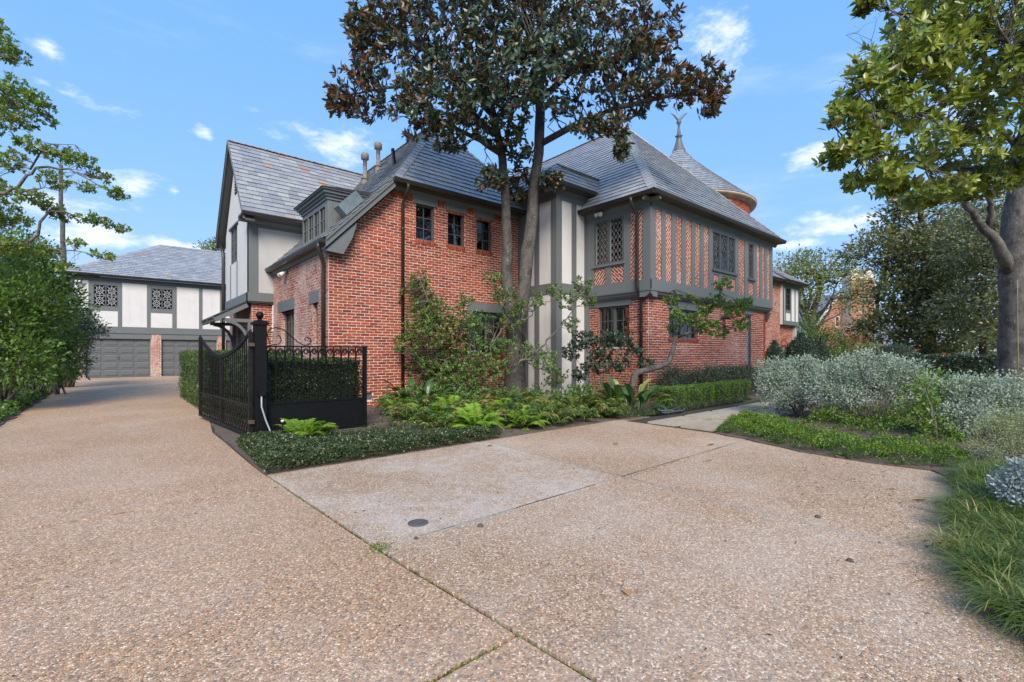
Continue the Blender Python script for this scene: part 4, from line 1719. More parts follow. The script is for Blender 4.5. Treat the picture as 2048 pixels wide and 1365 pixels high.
window(house, FWf, *winB, rec=-0.005, lights=1, style="diamond", glass="glass_leaded", came="lead_dark", fw=0.04)
for a, b, z in ((10.2, 11.86, 3.81), (12.72, 13.26, 3.78)):
    k = MB()
    k.fbox(FWf, a, b, z, z + 0.055, -0.02, 0.08)
    k.build("sill", "frame", wfo)
# cove under the jetty
REC = 0.16
for F, a, b in ((FWl, 1.608, 3.783 + 0.03), (FWf, TW - 0.03, TE)):
    k = MB()
    for (o0, z0), (o1, z1) in zip(((0.05, 2.96), (0.045, 2.925), (0.012, 2.915), (-0.01, 2.86), (-0.08, 2.80)), ((0.045, 2.925), (0.012, 2.915), (-0.01, 2.86), (-0.08, 2.80), (-REC + 0.02, 2.775))):
        k.solid([F(a, z0, o0), F(b, z0, o0), F(b, z1, o1), F(a, z1, o1)], [F(a, z0, -0.3), F(b, z0, -0.3), F(b, z1, -0.3), F(a, z1, -0.3)])
    k.build("cornice", "trim", house)
FLl = FY(TW + REC)
FLf = FX(SW + REC)
opl = [(1.95, 3.03, 1.45, 2.62)]
wa = brick_wall(house, FLl, [(1.55, 0), (3.783 - REC, 0), (3.783 - REC, 2.80), (1.55, 2.80)], opl, "brick", 11, trim_hi=0.205)
k = MB()
k.fbox(FLl, 1.58, 3.10, 2.62, 2.80, -0.1, 0.02)
k.build("lintel", "trim", wa)
window(house, FLl, 1.95, 3.03, 1.45, 2.62, lights=2, cols=2, rows=3, backing="curtain", mull=0.08)
opf = [(8.10, 9.72, 1.70, 2.55), (11.30, 11.52, 1.70, 2.45), (12.99, 13.46, 0.05, 2.64)]
wb = brick_wall(house, FLf, [(TW + REC, 0), (14.66, 0), (14.66, 2.80), (TW + REC, 2.80)], opf, "brick_pale", 12, lambda q: False)
for a, b, c, d in ((8.02, 9.86, 2.55, 2.79), (12.93, 13.60, 2.64, 2.78), (11.24, 11.6, 2.45, 2.56)):
    k = MB()
    k.fbox(FLf, a, b, c, d, -0.1, 0.02)
    k.build("lintel", "trim", wb)
window(house, FLf, 8.10, 9.72, 1.70, 2.55, lights=2, cols=2, rows=2, backing="curtain", mull=0.09)
window(house, FLf, 11.30, 11.52, 1.70, 2.45, lights=1, cols=1, rows=2)
k = MB()
soldiers(k, FLf, 8.06, 9.78, 1.70, 0.07, 0.03)
k.build("sill_course", "brick", wb, kind="stuff")
# leaded door
k = MB()
k.fbox(FLf, 12.99, 13.03, 0.05, 2.64, -0.14, -0.02)
k.fbox(FLf, 13.42, 13.46, 0.05, 2.64, -0.14, -0.02)
k.fbox(FLf, 13.03, 13.42, 2.58, 2.64, -0.14, -0.02)
k.fbox(FLf, 13.03, 13.42, 0.05, 0.16, -0.14, -0.02)
dl = k.build("door", "frame", house)
k = MB()
k.fbox(FLf, 13.03, 13.42, 0.16, 2.58, -0.11, -0.10)
k.build("pane", "glass_leaded", dl)
k = MB()
diamond_lattice(k, FLf, 13.03, 13.42, 0.16, 2.58, -0.09, 0.11, 0.2, 0.012, False)
k.build("leading", "lead", dl)
k = MB()
k.fbox(FLf, 12.9, 13.5, 0.0, 2.64, -0.3, -0.26)
k.build("dark_room_box", "dark_room", dl)  # added near-black sheet, paints the unlit room behind the glass
# end wall, and corbel bracket at the far corner
k = MB()
k.box((TE - 0.16, SW + 0.01, ZJ), (TE, 4, 5.40))
k.box((14.50, SW + REC, 0), (14.66, 4, 2.9))
k.build("wall", "trim", house)
k = MB()
k.solid([(TE - 0.22, SW + 0.02, 2.76), (TE - 0.02, SW + 0.02, 2.76), (TE - 0.02, SW + 0.4, 2.76), (TE - 0.22, SW + 0.4, 2.76)], [(TE - 0.17, SW + 0.12, 2.42), (TE - 0.10, SW + 0.12, 2.42), (TE - 0.10, SW + 0.3, 2.42), (TE - 0.17, SW + 0.3, 2.42)])
k.build("corbel", "soffit", house)

# ---- main range beyond, with its timbered end
FR = FX(-0.45)
brick_wall(house, FR, [(14.66, 0), (24.9, 0), (24.9, 5.2), (14.66, 5.2)], [], "brick_pale", 14)
FE = FX(-0.62)
ew = MB()
wall_cells(ew, FE, [(24.9, 2.9), (27.3, 2.9), (27.3, 5.3), (24.9, 5.3)], [(25.25, 25.95, 3.7, 5.0)], 0.16)
eo = ew.build("wall", "stucco", house)
for a, b, c, d in ((24.9, 27.3, 2.9, 3.12), (24.9, 27.3, 5.02, 5.3), (24.9, 25.02, 3.12, 5.02), (25.12, 25.24, 3.12, 5.02), (25.96, 26.10, 3.12, 5.02), (26.62, 26.74, 3.12, 5.02), (27.18, 27.3, 3.12, 5.02), (25.24, 25.96, 3.58, 3.7)):
    k = MB()
    k.fbox(FE, a, b, c, d, -0.02, 0.02)
    k.build("timber_post" if d - c > 1 else "beam", "trim", eo)
window(house, FE, 25.25, 25.95, 3.7, 5.0, rec=0.0, lights=1, cols=2, rows=4)
k = MB()
wall_cells(k, FX(-0.35), [(24.9, 0), (27.2, 0), (27.2, 2.9), (24.9, 2.9)], [(25.3, 26.2, 0.02, 1.75)], 0.3)
ro = k.build("wall", "mortar", house)
k = MB()
lay(k, FX(-0.35), bricks_on(FX(-0.35), [(24.9, 0), (27.2, 0), (27.2, 2.9), (24.9, 2.9)], [(25.3, 26.2, 0.02, 1.75)], 4))
k.build("brickwork", "brick", ro, kind="stuff")
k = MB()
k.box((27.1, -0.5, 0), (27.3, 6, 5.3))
k.build("wall", "stucco_shaded", house)
k = MB()
for i in range(9):
    a = PI * i / 8
    k.fbox(FX(-0.35), 25.75 + 0.5 * math.cos(a) - 0.06, 25.75 + 0.5 * math.cos(a) + 0.06, 1.55 + 0.45 * math.sin(a), 1.68 + 0.45 * math.sin(a), -0.1, 0.02)
k.build("arch", "brick", ro, kind="stuff")

# ---- roofs
deck, sl = MB(), MB()
roof = MB()
# base object for the roof: the decks
ridge_m, RS = 8.60, 4.08
planes = []
rf = bpy.data.objects.new("roof", None)
roofs_parent = MB()
P_main_front = [(1.5, -0.30, 5.55), (6.65, -0.30, 5.55), (RS + 0.001, 2.26, ridge_m), (RS, 2.26, ridge_m)]
P_left_low = [(-0.15, 4.86, 3.85), (-0.15, -0.30, 3.85), (1.5, -0.30, 5.55), (1.5, 4.86, 5.55)]
P_left_up = [(1.5, 11.0, 5.55), (1.5, -0.30, 5.55), (RS, 2.26, ridge_m), (RS, 11.0, ridge_m)]
P_right_up = [(6.65, -0.30, 5.55), (6.65, 11, 5.55), (RS, 11, ridge_m), (RS, 2.26, ridge_m)]
ze, zr = 5.36, 8.18
P_g_r = [(-0.92, 4.36, ze), (1.32, 4.36, ze), (3.74, gc, zr), (-0.92, gc, zr)]
P_g_l = [(1.32, 9.10, ze), (-0.92, 9.10, ze), (-0.92, gc, zr), (3.74, gc, zr)]
P_b_f = [(5.39, -1.908, 5.98), (7.75, -1.908, 5.98), (7.75, -1.26, 6.75), (6.04, -1.26, 6.75)]
P_b_l = [(5.39, 2.2, 5.98), (5.39, -1.908, 5.98), (6.04, -1.26, 6.75), (6.04, 2.2, 6.75)]
ZA, TA, SA = 9.82, 10.90, -0.08
P_w_f = [(6.635, -4.083, 5.44), (15.13, -4.083, 5.44), (TA + 0.001, SA, ZA), (TA, SA, ZA)]
P_w_l = [(6.635, 8.0, 5.44), (6.635, -4.083, 5.44), (TA, SA, ZA), (TA, 8.0, ZA)]
P_w_r = [(15.13, -4.083, 5.44), (15.13, 8.0, 5.44), (TA, 8.0, ZA), (TA, SA, ZA)]
P_r_f = [(14.6, -0.80, 5.38), (25.15, -0.80, 5.38), (25.15, 4.5, 9.4), (14.6, 4.5, 9.4)]
P_e_f = [(24.75, -1.0, 5.36), (27.6, -1.0, 5.36), (25.6, 4.5, 9.0), (24.75, 4.5, 9.0)]

dk = MB()
roof_obj = None
stf = MB()
jobs = [(P_g_r, lambda p: p.x < 2.4), (P_main_front, lambda p: p.x < 5.2), (P_left_low, None), (P_left_up, lambda p: False), (P_right_up, lambda p: False),
        (P_g_l, lambda p: False), (P_b_f, lambda p: False), (P_b_l, lambda p: False), (P_w_f, lambda p: False), (P_w_l, lambda p: p.y < 0.5 and p.z < 7.5),
        (P_w_r, lambda p: False), (P_r_f, lambda p: False), (P_e_f, lambda p: False)]
roof_obj = link("roof", bpy.data.meshes.new("roof"), house)
for i, (P, pk) in enumerate(jobs):
    roof_plane(roof_obj, P, dk, slate_pool, stf, pk, seed=20 + i)
dk.cur = 0
me = dk.mesh("roof", "roof_deck")
roof_obj.data = me
stf.build("slating", "slate", roof_obj, kind="stuff")
hc = MB()
for a, b in ((P_main_front[0], P_main_front[2]), (P_main_front[1], P_main_front[2]), (P_left_up[3], P_left_up[2]), (P_g_r[3], P_g_r[2]), (P_b_f[0], P_b_f[3]), (P_b_f[3], (7.9, -1.26, 6.75)),
             (P_w_f[0], P_w_f[2]), (P_w_f[1], P_w_f[2]), ((TA, SA, ZA), (TA, 8, ZA)), (P_e_f[1], P_e_f[2])):
    hip_caps(hc, a, b)
hc.build("hip_slates", "slate", roof_obj, kind="stuff")

# verge boards
def verge(p, q, inw, m="trim", hh=0.24, th=0.05):
    k = MB()
    p, q, inw = Vector(p), Vector(q), Vector(inw)
    dn = Vector((0, 0, -hh))
    k.solid([p, q, q + dn, p + dn], [p + inw * th, q + inw * th, q + dn + inw * th, p + dn + inw * th])
    k.build("verge_board", m, house)
    k = MB()
    d2 = Vector((0, 0, -0.06))
    k.solid([p - inw * 0.03 + Vector((0, 0, 0.01)), q - inw * 0.03 + Vector((0, 0, 0.01)), q - inw * 0.03 + d2, p - inw * 0.03 + d2], [p - inw * 0.0005 + Vector((0, 0, 0.01)), q - inw * 0.0005 + Vector((0, 0, 0.01)), q + d2 - inw * 0.0005, p + d2 - inw * 0.0005])
    k.build("verge_moulding", m, house)
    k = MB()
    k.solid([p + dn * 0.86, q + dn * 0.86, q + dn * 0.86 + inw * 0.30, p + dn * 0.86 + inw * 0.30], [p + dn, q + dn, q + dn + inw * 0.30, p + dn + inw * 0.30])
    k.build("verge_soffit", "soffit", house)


verge((-0.15, -0.29, 3.83), (1.5, -0.29, 5.53), (0, 1, 0))
verge((-0.91, 4.36, ze - 0.02), (-0.91, gc, zr - 0.02), (1, 0, 0))
verge((-0.91, gc, zr - 0.02), (-0.91, 9.10, ze - 0.02), (1, 0, 0))
# foot of the front verge: shaped kneeler block
k = MB()
kp = [(-0.13, 3.66), (-0.13, 3.55), (0.24, 3.52), (0.31, 3.66), (0.45, 3.92), (0.55, 4.26), (0.40, 4.18)]
k.solid([(a, -0.26, z) for a, z in kp], [(a, -0.02, z) for a, z in kp])
k.build("kneeler", "trim", house)

# soffits and fascias under the eaves
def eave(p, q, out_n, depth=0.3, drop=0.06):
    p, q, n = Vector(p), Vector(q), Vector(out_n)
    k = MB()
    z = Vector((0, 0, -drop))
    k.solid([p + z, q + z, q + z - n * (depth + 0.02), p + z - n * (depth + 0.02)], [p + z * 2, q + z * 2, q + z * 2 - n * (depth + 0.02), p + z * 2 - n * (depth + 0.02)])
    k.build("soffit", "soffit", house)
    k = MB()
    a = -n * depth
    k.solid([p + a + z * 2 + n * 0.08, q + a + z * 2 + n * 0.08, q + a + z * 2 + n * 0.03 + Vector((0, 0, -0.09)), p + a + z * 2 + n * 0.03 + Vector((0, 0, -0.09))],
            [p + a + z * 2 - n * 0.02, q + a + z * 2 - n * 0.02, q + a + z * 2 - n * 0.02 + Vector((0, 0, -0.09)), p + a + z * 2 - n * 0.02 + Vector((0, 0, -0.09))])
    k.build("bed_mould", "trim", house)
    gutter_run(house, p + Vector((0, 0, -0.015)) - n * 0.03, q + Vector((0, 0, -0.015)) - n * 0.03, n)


eave((1.42, -0.30, 5.55), (6.0, -0.30, 5.55), (0, -1, 0))
eave((-0.15, 4.85, 3.85), (-0.15, -0.22, 3.85), (-1, 0, 0), 0.15)
eave((-0.95, 4.36, ze), (1.30, 4.36, ze), (0, -1, 0), 0.47)
eave((5.39, 0.4, 5.98), (5.39, -1.92, 5.98), (-1, 0, 0))
eave((5.37, -1.908, 5.98), (6.98, -1.908, 5.98), (0, -1, 0))
eave((6.635, -1.62, 5.44), (6.635, -4.10, 5.44), (-1, 0, 0))
eave((6.61, -4.083, 5.44), (15.15, -4.083, 5.44), (0, -1, 0))
eave((14.6, -0.80, 5.38), (25.15, -0.80, 5.38), (0, -1, 0), 0.35)
eave((24.75, -1.0, 5.36), (27.62, -1.0, 5.36), (0, -1, 0), 0.38)

downspout(house, [(1.80, -0.36, 5.46), (1.80, -0.36, 5.36), (1.80, -0.20, 5.18), (1.80, -0.062, 5.02), (1.80, -0.062, 0.1)], 0.042, [(1.80, -0.062, z) for z in (4.4, 2.9, 1.3)])
downspout(house, [(-0.22, 0.02, 3.76), (-0.22, 0.02, 3.66), (-0.15, 0.06, 3.50), (-0.062, 0.14, 3.30), (-0.062, 0.17, 3.1), (-0.062, 0.17, 0.1)], 0.045, [(-0.062, 0.17, z) for z in (2.7, 1.4)])
downspout(house, [(6.56, -3.45, 5.36), (6.56, -3.45, 5.26), (6.70, -3.45, 5.08), (6.85, -3.45, 4.95), (6.85, -3.45, 3.05), (6.90, -3.45, 2.92), (7.03, -3.45, 2.78), (7.04, -3.45, 0.1)], 0.045, [(6.85, -3.45, 4.2), (7.04, -3.45, 1.9)])
downspout(house, [(-0.80, 9.0, 5.28), (-0.74, 8.78, 4.9), (-0.74, 8.72, 4.7), (-0.74, 8.72, 0.1)], 0.055)

# ---- dormer with four lights, and the metal hood beside it
FD = FY(0.22)
dw = MB()
wall_cells(dw, FD, [(-2.70, 4.12), (-0.72, 4.12), (-0.72, 5.02), (-2.70, 5.02)], [(-2.62, -0.80, 4.20, 4.90)], 0.12)
dm = dw.build("dormer", "trim", house)
k = MB()
k.solid([(0.344, 0.72, 4.12), (2.3, 0.72, 4.2), (2.3, 0.72, 4.995), (0.344, 0.72, 4.995)], [(0.344, 0.84, 4.12), (2.3, 0.84, 4.2), (2.3, 0.84, 4.995), (0.344, 0.84, 4.995)])
k.solid([(0.344, 2.58, 4.12), (2.3, 2.58, 4.2), (2.3, 2.58, 4.995), (0.344, 2.58, 4.995)], [(0.344, 2.70, 4.12), (2.3, 2.70, 4.2), (2.3, 2.70, 4.995), (0.344, 2.70, 4.995)])
k.build("cheek", "trim", dm)
k = MB()
for o_, z0, z1 in ((0.03, 5.00, 5.07), (0.07, 5.07, 5.13), (0.12, 5.13, 5.20), (0.17, 5.20, 5.23)):
    k.box((0.22 - o_, 0.72 - o_, z0), (2.2, 2.70 + o_, z1 - 0.001))
k.build("cornice", "trim", dm)
k = MB()
k.solid([(0.03, 0.53, 5.24), (2.0, 0.53, 5.40), (2.0, 2.89, 5.40), (0.03, 2.89, 5.24)], [(0.03, 0.53, 5.2301), (2.0, 0.53, 5.2301), (2.0, 2.89, 5.2301), (0.03, 2.89, 5.2301)])
k.build("dormer_roof", "roof_deck", dm)
window(dm, FD, -2.62, -0.80, 4.20, 4.90, rec=0.0, lights=4, cols=2, rows=2, fm="trim", backing="curtain", mull=0.05, fw=0.04, dark_box=False)  # frames take the lighter trim colour to paint in skylight
k = MB()
FH = frame((0.55, 0.30, 4.62), (0, -1, 0), (-0.72, 0, 0.69))
k.fpoly(FH, [(-0.16, -0.12), (0.16, -0.12), (0.20, 0.18), (0.13, 0.50), (-0.13, 0.50), (-0.20, 0.18)], 0.0, 0.27)
k.build("vent_hood", "galv", house)

# vent pipes by the ridge
for t_, s_, zb, h in ((2.85, 4.77, 7.1, 1.05), (3.22, 4.52, 7.55, 0.98)):
    k = MB()
    k.lathe((t_, s_, zb), [(0.11, -0.25), (0.10, 0.12), (0.085, 0.16), (0.13, 0.165), (0.13, 0.185), (0.07, 0.19), (0.068, h - 0.22), (0.13, h - 0.21), (0.135, h - 0.04), (0.11, h), (0.0, h + 0.015)], 12)
    k.build("vent_pipe", "pipe", house, True)
k = MB()
k.bar((2.55, 1.9, 6.75), (2.48, 1.9, 7.25), 0.09, 0.07)
k.build("flue_snorkel", "gutter", house)

# ---- round stair tower with its bell-shaped cone
tc_ = (15.70, 0.45, 0)
k = MB()
R0 = 2.86
k.lathe(tc_, [(R0, 4.0), (R0, 7.45)], 40)
tw = k.build("tower", "mortar", house, True)
k = MB()
z = 6.0
row = 0
while z < 7.36:
    nb = int(2 * PI * R0 / BL)
    for i in range(nb):
        th = 2 * PI * (i + 0.5 * (row % 2)) / nb
        mid = th + PI / nb
        if math.cos(mid - math.atan2(-1, 0.2)) < -0.2:
            continue
        k.cur = random.uniform(0.02, 0.98)
        r0, r1 = R0 - 0.01, R0 + 0.01
        a0, a1 = th + 0.002, th + 2 * PI / nb - 0.002
        q = [(a0, z + 0.005), (a1, z + 0.005), (a1, z + BH - 0.006), (a0, z + BH - 0.006)]
        k.solid([(tc_[0] + r1 * math.cos(a), tc_[1] + r1 * math.sin(a), b) for a, b in q], [(tc_[0] + r0 * math.cos(a), tc_[1] + r0 * math.sin(a), b) for a, b in q])
    z += BH
    row += 1
k.build("brickwork", "brick_pale", tw, kind="stuff")
k = MB()
k.lathe(tc_, [(R0 - 0.05, 7.40), (R0 + 0.05, 7.41), (R0 + 0.08, 7.44), (R0 + 0.15, 7.48), (R0 + 0.25, 7.53), (R0 + 0.26, 7.58), (R0 - 0.1, 7.62)], 56)
k.build("tower_cornice", "copper_pale", tw, True)
prof = [(R0 + 0.25, 7.585), (2.60, 8.03), (2.02, 8.55), (1.38, 9.12), (0.68, 9.82), (0.34, 10.25), (0.22, 10.45)]
k = MB()
k.lathe(tc_, [(r - 0.03, z) for r, z in prof], 40)
cone = k.build("tower_roof", "roof_deck", tw, True)
k = MB()
# courses of slates round the cone
cum = 0
seq = []
for (r0, z0), (r1, z1) in zip(prof, prof[1:]):
    L_ = math.hypot(r1 - r0, z1 - z0)
    n_ = max(1, round(L_ / 0.21))
    for i in range(n_):
        seq.append(((r0 + (r1 - r0) * i / n_, z0 + (z1 - z0) * i / n_), (r0 + (r1 - r0) * (i + 1) / n_, z0 + (z1 - z0) * (i + 1) / n_)))
for row, ((r0, z0), (r1, z1)) in enumerate(seq):
    nb = max(8, int(2 * PI * r0 / 0.30))
    ph = (row % 2) * PI / nb
    for i in range(nb):
        a0, a1 = 2 * PI * i / nb + ph + 0.004, 2 * PI * (i + 1) / nb + ph - 0.004
        k.cur = random.uniform(0.01, 0.99)
        e0 = 0.035 + random.uniform(0, 0.008)
        q = [(a0, r0 + e0 * .7, z0 + e0 * .6), (a1, r0 + e0 * .7, z0 + e0 * .6), (a1, r1 + 0.01, z1 + 0.006), (a0, r1 + 0.01, z1 + 0.006)]
        k.solid([(tc_[0] + r * math.cos(a), tc_[1] + r * math.sin(a), z) for a, r, z in q],
                [(tc_[0] + (r - 0.035) * math.cos(a), tc_[1] + (r - 0.035) * math.sin(a), z - 0.035) for a, r, z in q])
k.build("slating", "slate", tw, kind="stuff")
k = MB()
k.lathe(tc_, [(z0, 10.38 + (z1 - 11.08) * 0.72) for z0, z1 in [(0.30, 11.08), (0.20, 11.40), (0.13, 11.75), (0.10, 12.0), (0.17, 12.05), (0.10, 12.10), (0.055, 12.5), (0.05, 12.75), (0.09, 12.85), (0.11, 12.95), (0.06, 13.08), (0.0, 13.1)]], 12)
fo = k.build("finial", "finial", tw, True)
k = MB()
c = Vector((tc_[0], tc_[1], 11.78))
for sg in (-1, 1):
    pts = [c + Vector((RGT[0], RGT[1], 0)) * sg * a + Vector((0, 0, b)) for a, b in ((0.02, 0.0), (0.10, 0.12), (0.22, 0.26), (0.40, 0.36))]
    k.tube(pts, [0.05, 0.055, 0.045, 0.008], 6)
k.build("bird", "finial", fo)


# =================================================================== GARAGE BUILDING
gar = thing("garage_building", "white half-timbered two-storey garage at the end of the driveway", "garage")
SG = 21.55
FGa = FX(SG)
GL, GR = -5.45, 9.5
gwin = [(-4.58, -3.62, 3.72, 4.84), (-2.22, -1.28, 3.72, 4.84), (1.2, 2.15, 3.72, 4.84)]
k = MB()
wall_cells(k, FGa, [(GL, 2.33), (GR, 2.33), (GR, 5.25), (GL, 5.25)], gwin, 0.2)
gwl = k.build("wall", "stucco", gar)
gp = [(-5.30, -4.77), (-3.45, -2.41), (-1.09, -0.04), (0.13, 1.0), (2.4, 3.4), (3.6, 4.6)]
gp = [(a, b, 2.68, 5.02) for a, b in gp] + [(-4.62, -3.62, 2.68, 3.50), (-2.25, -1.29, 2.68, 3.50), (1.2, 2.15, 2.68, 3.50)]
timbered(gwl, FGa, GL, 4.8, gp, gwin, 2.68, 5.02, 2.33, 5.26, "trim", 0.018)
for g_ in gwin[:2]:
    window(gar, FGa, *g_, rec=0.0, lights=2, cols=1, rows=2, style="star", came="lead", fw=0.03, mull=0.05, glass="glass_dark")
k = MB()
wall_cells(k, FX(SG + 0.03), [(GL + 0.05, 0), (GR, 0), (GR, 2.33), (GL + 0.05, 2.33)], [(-4.88, -2.24, -0.01, 2.04), (-1.78, 0.86, -0.01, 2.04), (1.3, 3.9, -0.01, 2.04)], 0.25)
gw2 = k.build("wall", "mortar", gar)
k = MB()
FG3 = FX(SG + 0.03)
for a, b in ((GL + 0.05, -4.88), (-2.24, -1.78), (0.86, 1.3)):
    lay(k, FG3, bricks_on(FG3, [(a, 0), (b, 0), (b, 2.30), (a, 2.30)], [], 3))
k.build("brickwork", "brick_worn", gw2, kind="stuff")
for a, b in ((-4.88, -2.24), (-1.78, 0.86), (1.3, 3.9)):
    k = MB()
    k.fbox(FG3, a - 0.02, b + 0.02, 2.05, 2.325, -0.2, 0.015)
    k.build("lintel", "trim", gw2)
    d = MB()
    d.fbox(FG3, a, b, 0.0, 2.05, -0.20, -0.14)
    do = d.build("garage_door", "garage_door", gar)
    pw = (b - a) / 4
    for i in range(4):
        for j in range(5):
            q = MB()
            x0, x1 = a + i * pw + 0.07, a + (i + 1) * pw - 0.07
            z0, z1 = 0.02 + j * 0.405 + 0.06, 0.02 + (j + 1) * 0.405 - 0.06
            o1, o2 = [(x0, z0), (x1, z0), (x1, z1), (x0, z1)], [(x0 + .03, z0 + .03), (x1 - .03, z0 + .03), (x1 - .03, z1 - .03), (x0 + .03, z1 - .03)]
            q.solid([FG3(u_, v_, -0.122) for u_, v_ in o2], [FG3(u_, v_, -0.1405) for u_, v_ in o1])
            q.build("panel", "garage_door", do)
    rl = MB()
    for j in range(1, 5):
        rl.fbox(FG3, a, b, 0.02 + j * 0.405 - 0.006, 0.02 + j * 0.405 + 0.006, -0.1402, -0.1385)
    rl.build("section_joint", "dark_room", do)
    hd = MB()
    hd.tube([FG3((a + b) / 2 - 0.02, 0.95, -0.12), FG3((a + b) / 2 - 0.02, 0.95, -0.08), FG3((a + b) / 2 - 0.02, 1.1, -0.08), FG3((a + b) / 2 - 0.02, 1.1, -0.12)], 0.012, 6)
    hd.build("handle", "frame", do)
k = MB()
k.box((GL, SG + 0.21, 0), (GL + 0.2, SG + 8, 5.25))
k.build("wall", "stucco_shaded", gar)
dk, stf = MB(), MB()
ga, gb = -5.75, 9.8
apz, aps = 7.98, 4.15
Pg1 = [(ga, SG - 0.3, 5.36), (gb, SG - 0.3, 5.36), (gb, SG - 0.3 + aps, apz), (ga + aps, SG - 0.3 + aps, apz)]
Pg2 = [(ga, SG + 8, 5.36), (ga, SG - 0.3, 5.36), (ga + aps, SG - 0.3 + aps, apz), (ga + aps, SG + 4.2, apz)]
gro = link("roof", bpy.data.meshes.new("roof"), gar)
for i, P in enumerate((Pg1, Pg2)):
    roof_plane(gro, P, dk, None, stf, None, seed=60 + i, exp=0.225, wid=0.32)
gro.data = dk.mesh("roof", "roof_deck")
stf.build("slating", "slate", gro, kind="stuff")
k = MB()
hip_caps(k, Pg1[0], Pg1[3], 0.15, 0.3)
hip_caps(k, Pg1[3], Pg1[2], 0.15, 0.3)
k.build("hip_slates", "slate", gro, kind="stuff")
for p, q, n_ in (((ga - 0.03, SG - 0.3, 5.345), (gb, SG - 0.3, 5.345), (0, -1, 0)), ((ga, SG + 8, 5.345), (ga, SG - 0.33, 5.345), (-1, 0, 0))):
    gutter_run(gar, p, q, n_)
k = MB()
k.box((ga + 0.01, SG - 0.29, 5.27), (gb, SG + 0.02, 5.30))
k.build("soffit", "soffit", gar)
downspout(gar, [(-5.72, SG - 0.25, 5.25), (-5.56, SG + 0.05, 4.95), (-5.53, SG + 0.08, 4.8), (-5.53, SG + 0.08, 0.1)], 0.05)
floodlight(gar, FGa(-5.2, 4.98, 0.02), (0, -1, 0), (1, 0, 0))


# =================================================================== GATE, POST, FENCE
gate = thing("driveway_gate", "tall black iron driveway gate with a swept top, standing open beside the hedge", "gate")
gA, gB = Vector((-2.13, -2.95, 0)), Vector((-2.39, 0.31, 0))
gu = (gB - gA)
GLn = gu.length
FGt = frame(gA, gu, Vector((gu.y, -gu.x, 0)))
if FGt.v.z < 0:
    FGt = frame(gA, gu, Vector((-gu.y, gu.x, 0)))


def gtop(u):
    # hanging curve: high at both stiles, low a little past the middle
    tt = u / GLn
    lo_, h0, h1 = 1.235, 1.62, 1.62
    mid = 0.52
    x = (tt - mid) / (mid if tt < mid else 1 - mid)
    return lo_ + (h0 - lo_) * abs(x) ** 1.75


def gbar(a, b, w_, name, m="iron", par=gate, d=0.0):
    k = MB()
    k.bar(FGt(a[0], a[1], d), FGt(b[0], b[1], d), w_, w_, FGt.n)
    return k.build(name, m, par)


for u in (0.025, GLn / 2, GLn - 0.025):
    gbar((u, 0.06), (u, gtop(u)), 0.05, "stile", "iron_brown")
gbar((0.05, 0.08), (GLn - 0.05, 0.08), 0.045, "bottom_rail", "iron_brown")
gbar((0.05, 0.52), (GLn - 0.05, 0.52), 0.035, "middle_rail", "iron_brown")
k = MB()
for i in range(28):
    u0, u1 = GLn * i / 28, GLn * (i + 1) / 28
    k.bar(FGt(u0, gtop(u0), 0), FGt(u1 + 0.004, gtop(u1), 0), 0.055, 0.028, FGt.n)
k.build("top_rail", "iron_brown", gate)
nb = 30
for i in range(1, nb):
    u = GLn * i / nb
    if abs(u - GLn / 2) < 0.05:
        continue
    o = gbar((u, 0.535), (u, gtop(u) - 0.02), 0.013, "bar")
    k = MB()
    k.bar(FGt(u, 0.60, 0), FGt(u, 0.625, 0), 0.024, 0.024, FGt.n)
    k.build("collar", "iron", o)
k = MB()
n_l = 26
for i in range(n_l):
    u = 0.05 + (GLn - 0.1) * (i + 0.5) / n_l
    wv = (GLn - 0.1) / n_l * 0.5
    for sg in (-1, 1):
        for (a0, z0), (a1, z1) in (((0.25, 0.10), (1.0, 0.22)), ((1.0, 0.22), (0.12, 0.28)), ((0.12, 0.28), (0.12, 0.33)), ((0.12, 0.33), (1.0, 0.40)), ((1.0, 0.40), (0.25, 0.505))):
            k.bar(FGt(u + sg * wv * a0, z0, 0.004 * sg), FGt(u + sg * wv * a1, z1, 0.004 * sg), 0.011, 0.011, FGt.n)
k.build("lattice", "iron_brown", gate)
k = MB()
k.bar(FGt(0.05, 0.305, 0.006), FGt(GLn - 0.05, 0.305, 0.006), 0.012, 0.012, FGt.n)
k.build("lattice_rail", "iron_brown", gate)
for z in (0.28, 1.42):
    k = MB()
    k.bar(FGt(-0.07, z, 0), FGt(0.04, z, 0), 0.05, 0.06, FGt.n)
    k.build("hinge", "rust", gate)

post = thing("gate_post", "square black iron gate post with a ball finial, between gate and fence", "gate post")
px0, px1, py0, py1 = -2.085, -1.925, -2.99, -2.83
k = MB()
k.box((px0, py0, 0.0), (px1, py1, 1.72))
k.build("shaft", "iron", post)
k = MB()
k.box((px0 - 0.025, py0 - 0.025, 1.72), (px1 + 0.025, py1 + 0.025, 1.755))
k.solid([(px0 + 0.02, py0 + 0.02, 1.785), (px1 - 0.02, py0 + 0.02, 1.785), (px1 - 0.02, py1 - 0.02, 1.785), (px0 + 0.02, py1 - 0.02, 1.785)], [(px0 - 0.025, py0 - 0.025, 1.755), (px1 + 0.025, py0 - 0.025, 1.755), (px1 + 0.025, py1 + 0.025, 1.755), (px0 - 0.025, py1 + 0.025, 1.755)])
k.build("cap", "iron", post)
k = MB()
cx, cy = (px0 + px1) / 2, (py0 + py1) / 2
k.lathe((cx, cy, 1.785), [(0.045, 0.0), (0.028, 0.015), (0.024, 0.03)] + [(max(0.001, 0.055 * math.sin(a)), 0.078 - 0.055 * math.cos(a)) for a in [0.35 + i * (PI - 0.35) / 10 for i in range(11)]], 16)
k.build("ball_finial", "iron", post, True)
k = MB()
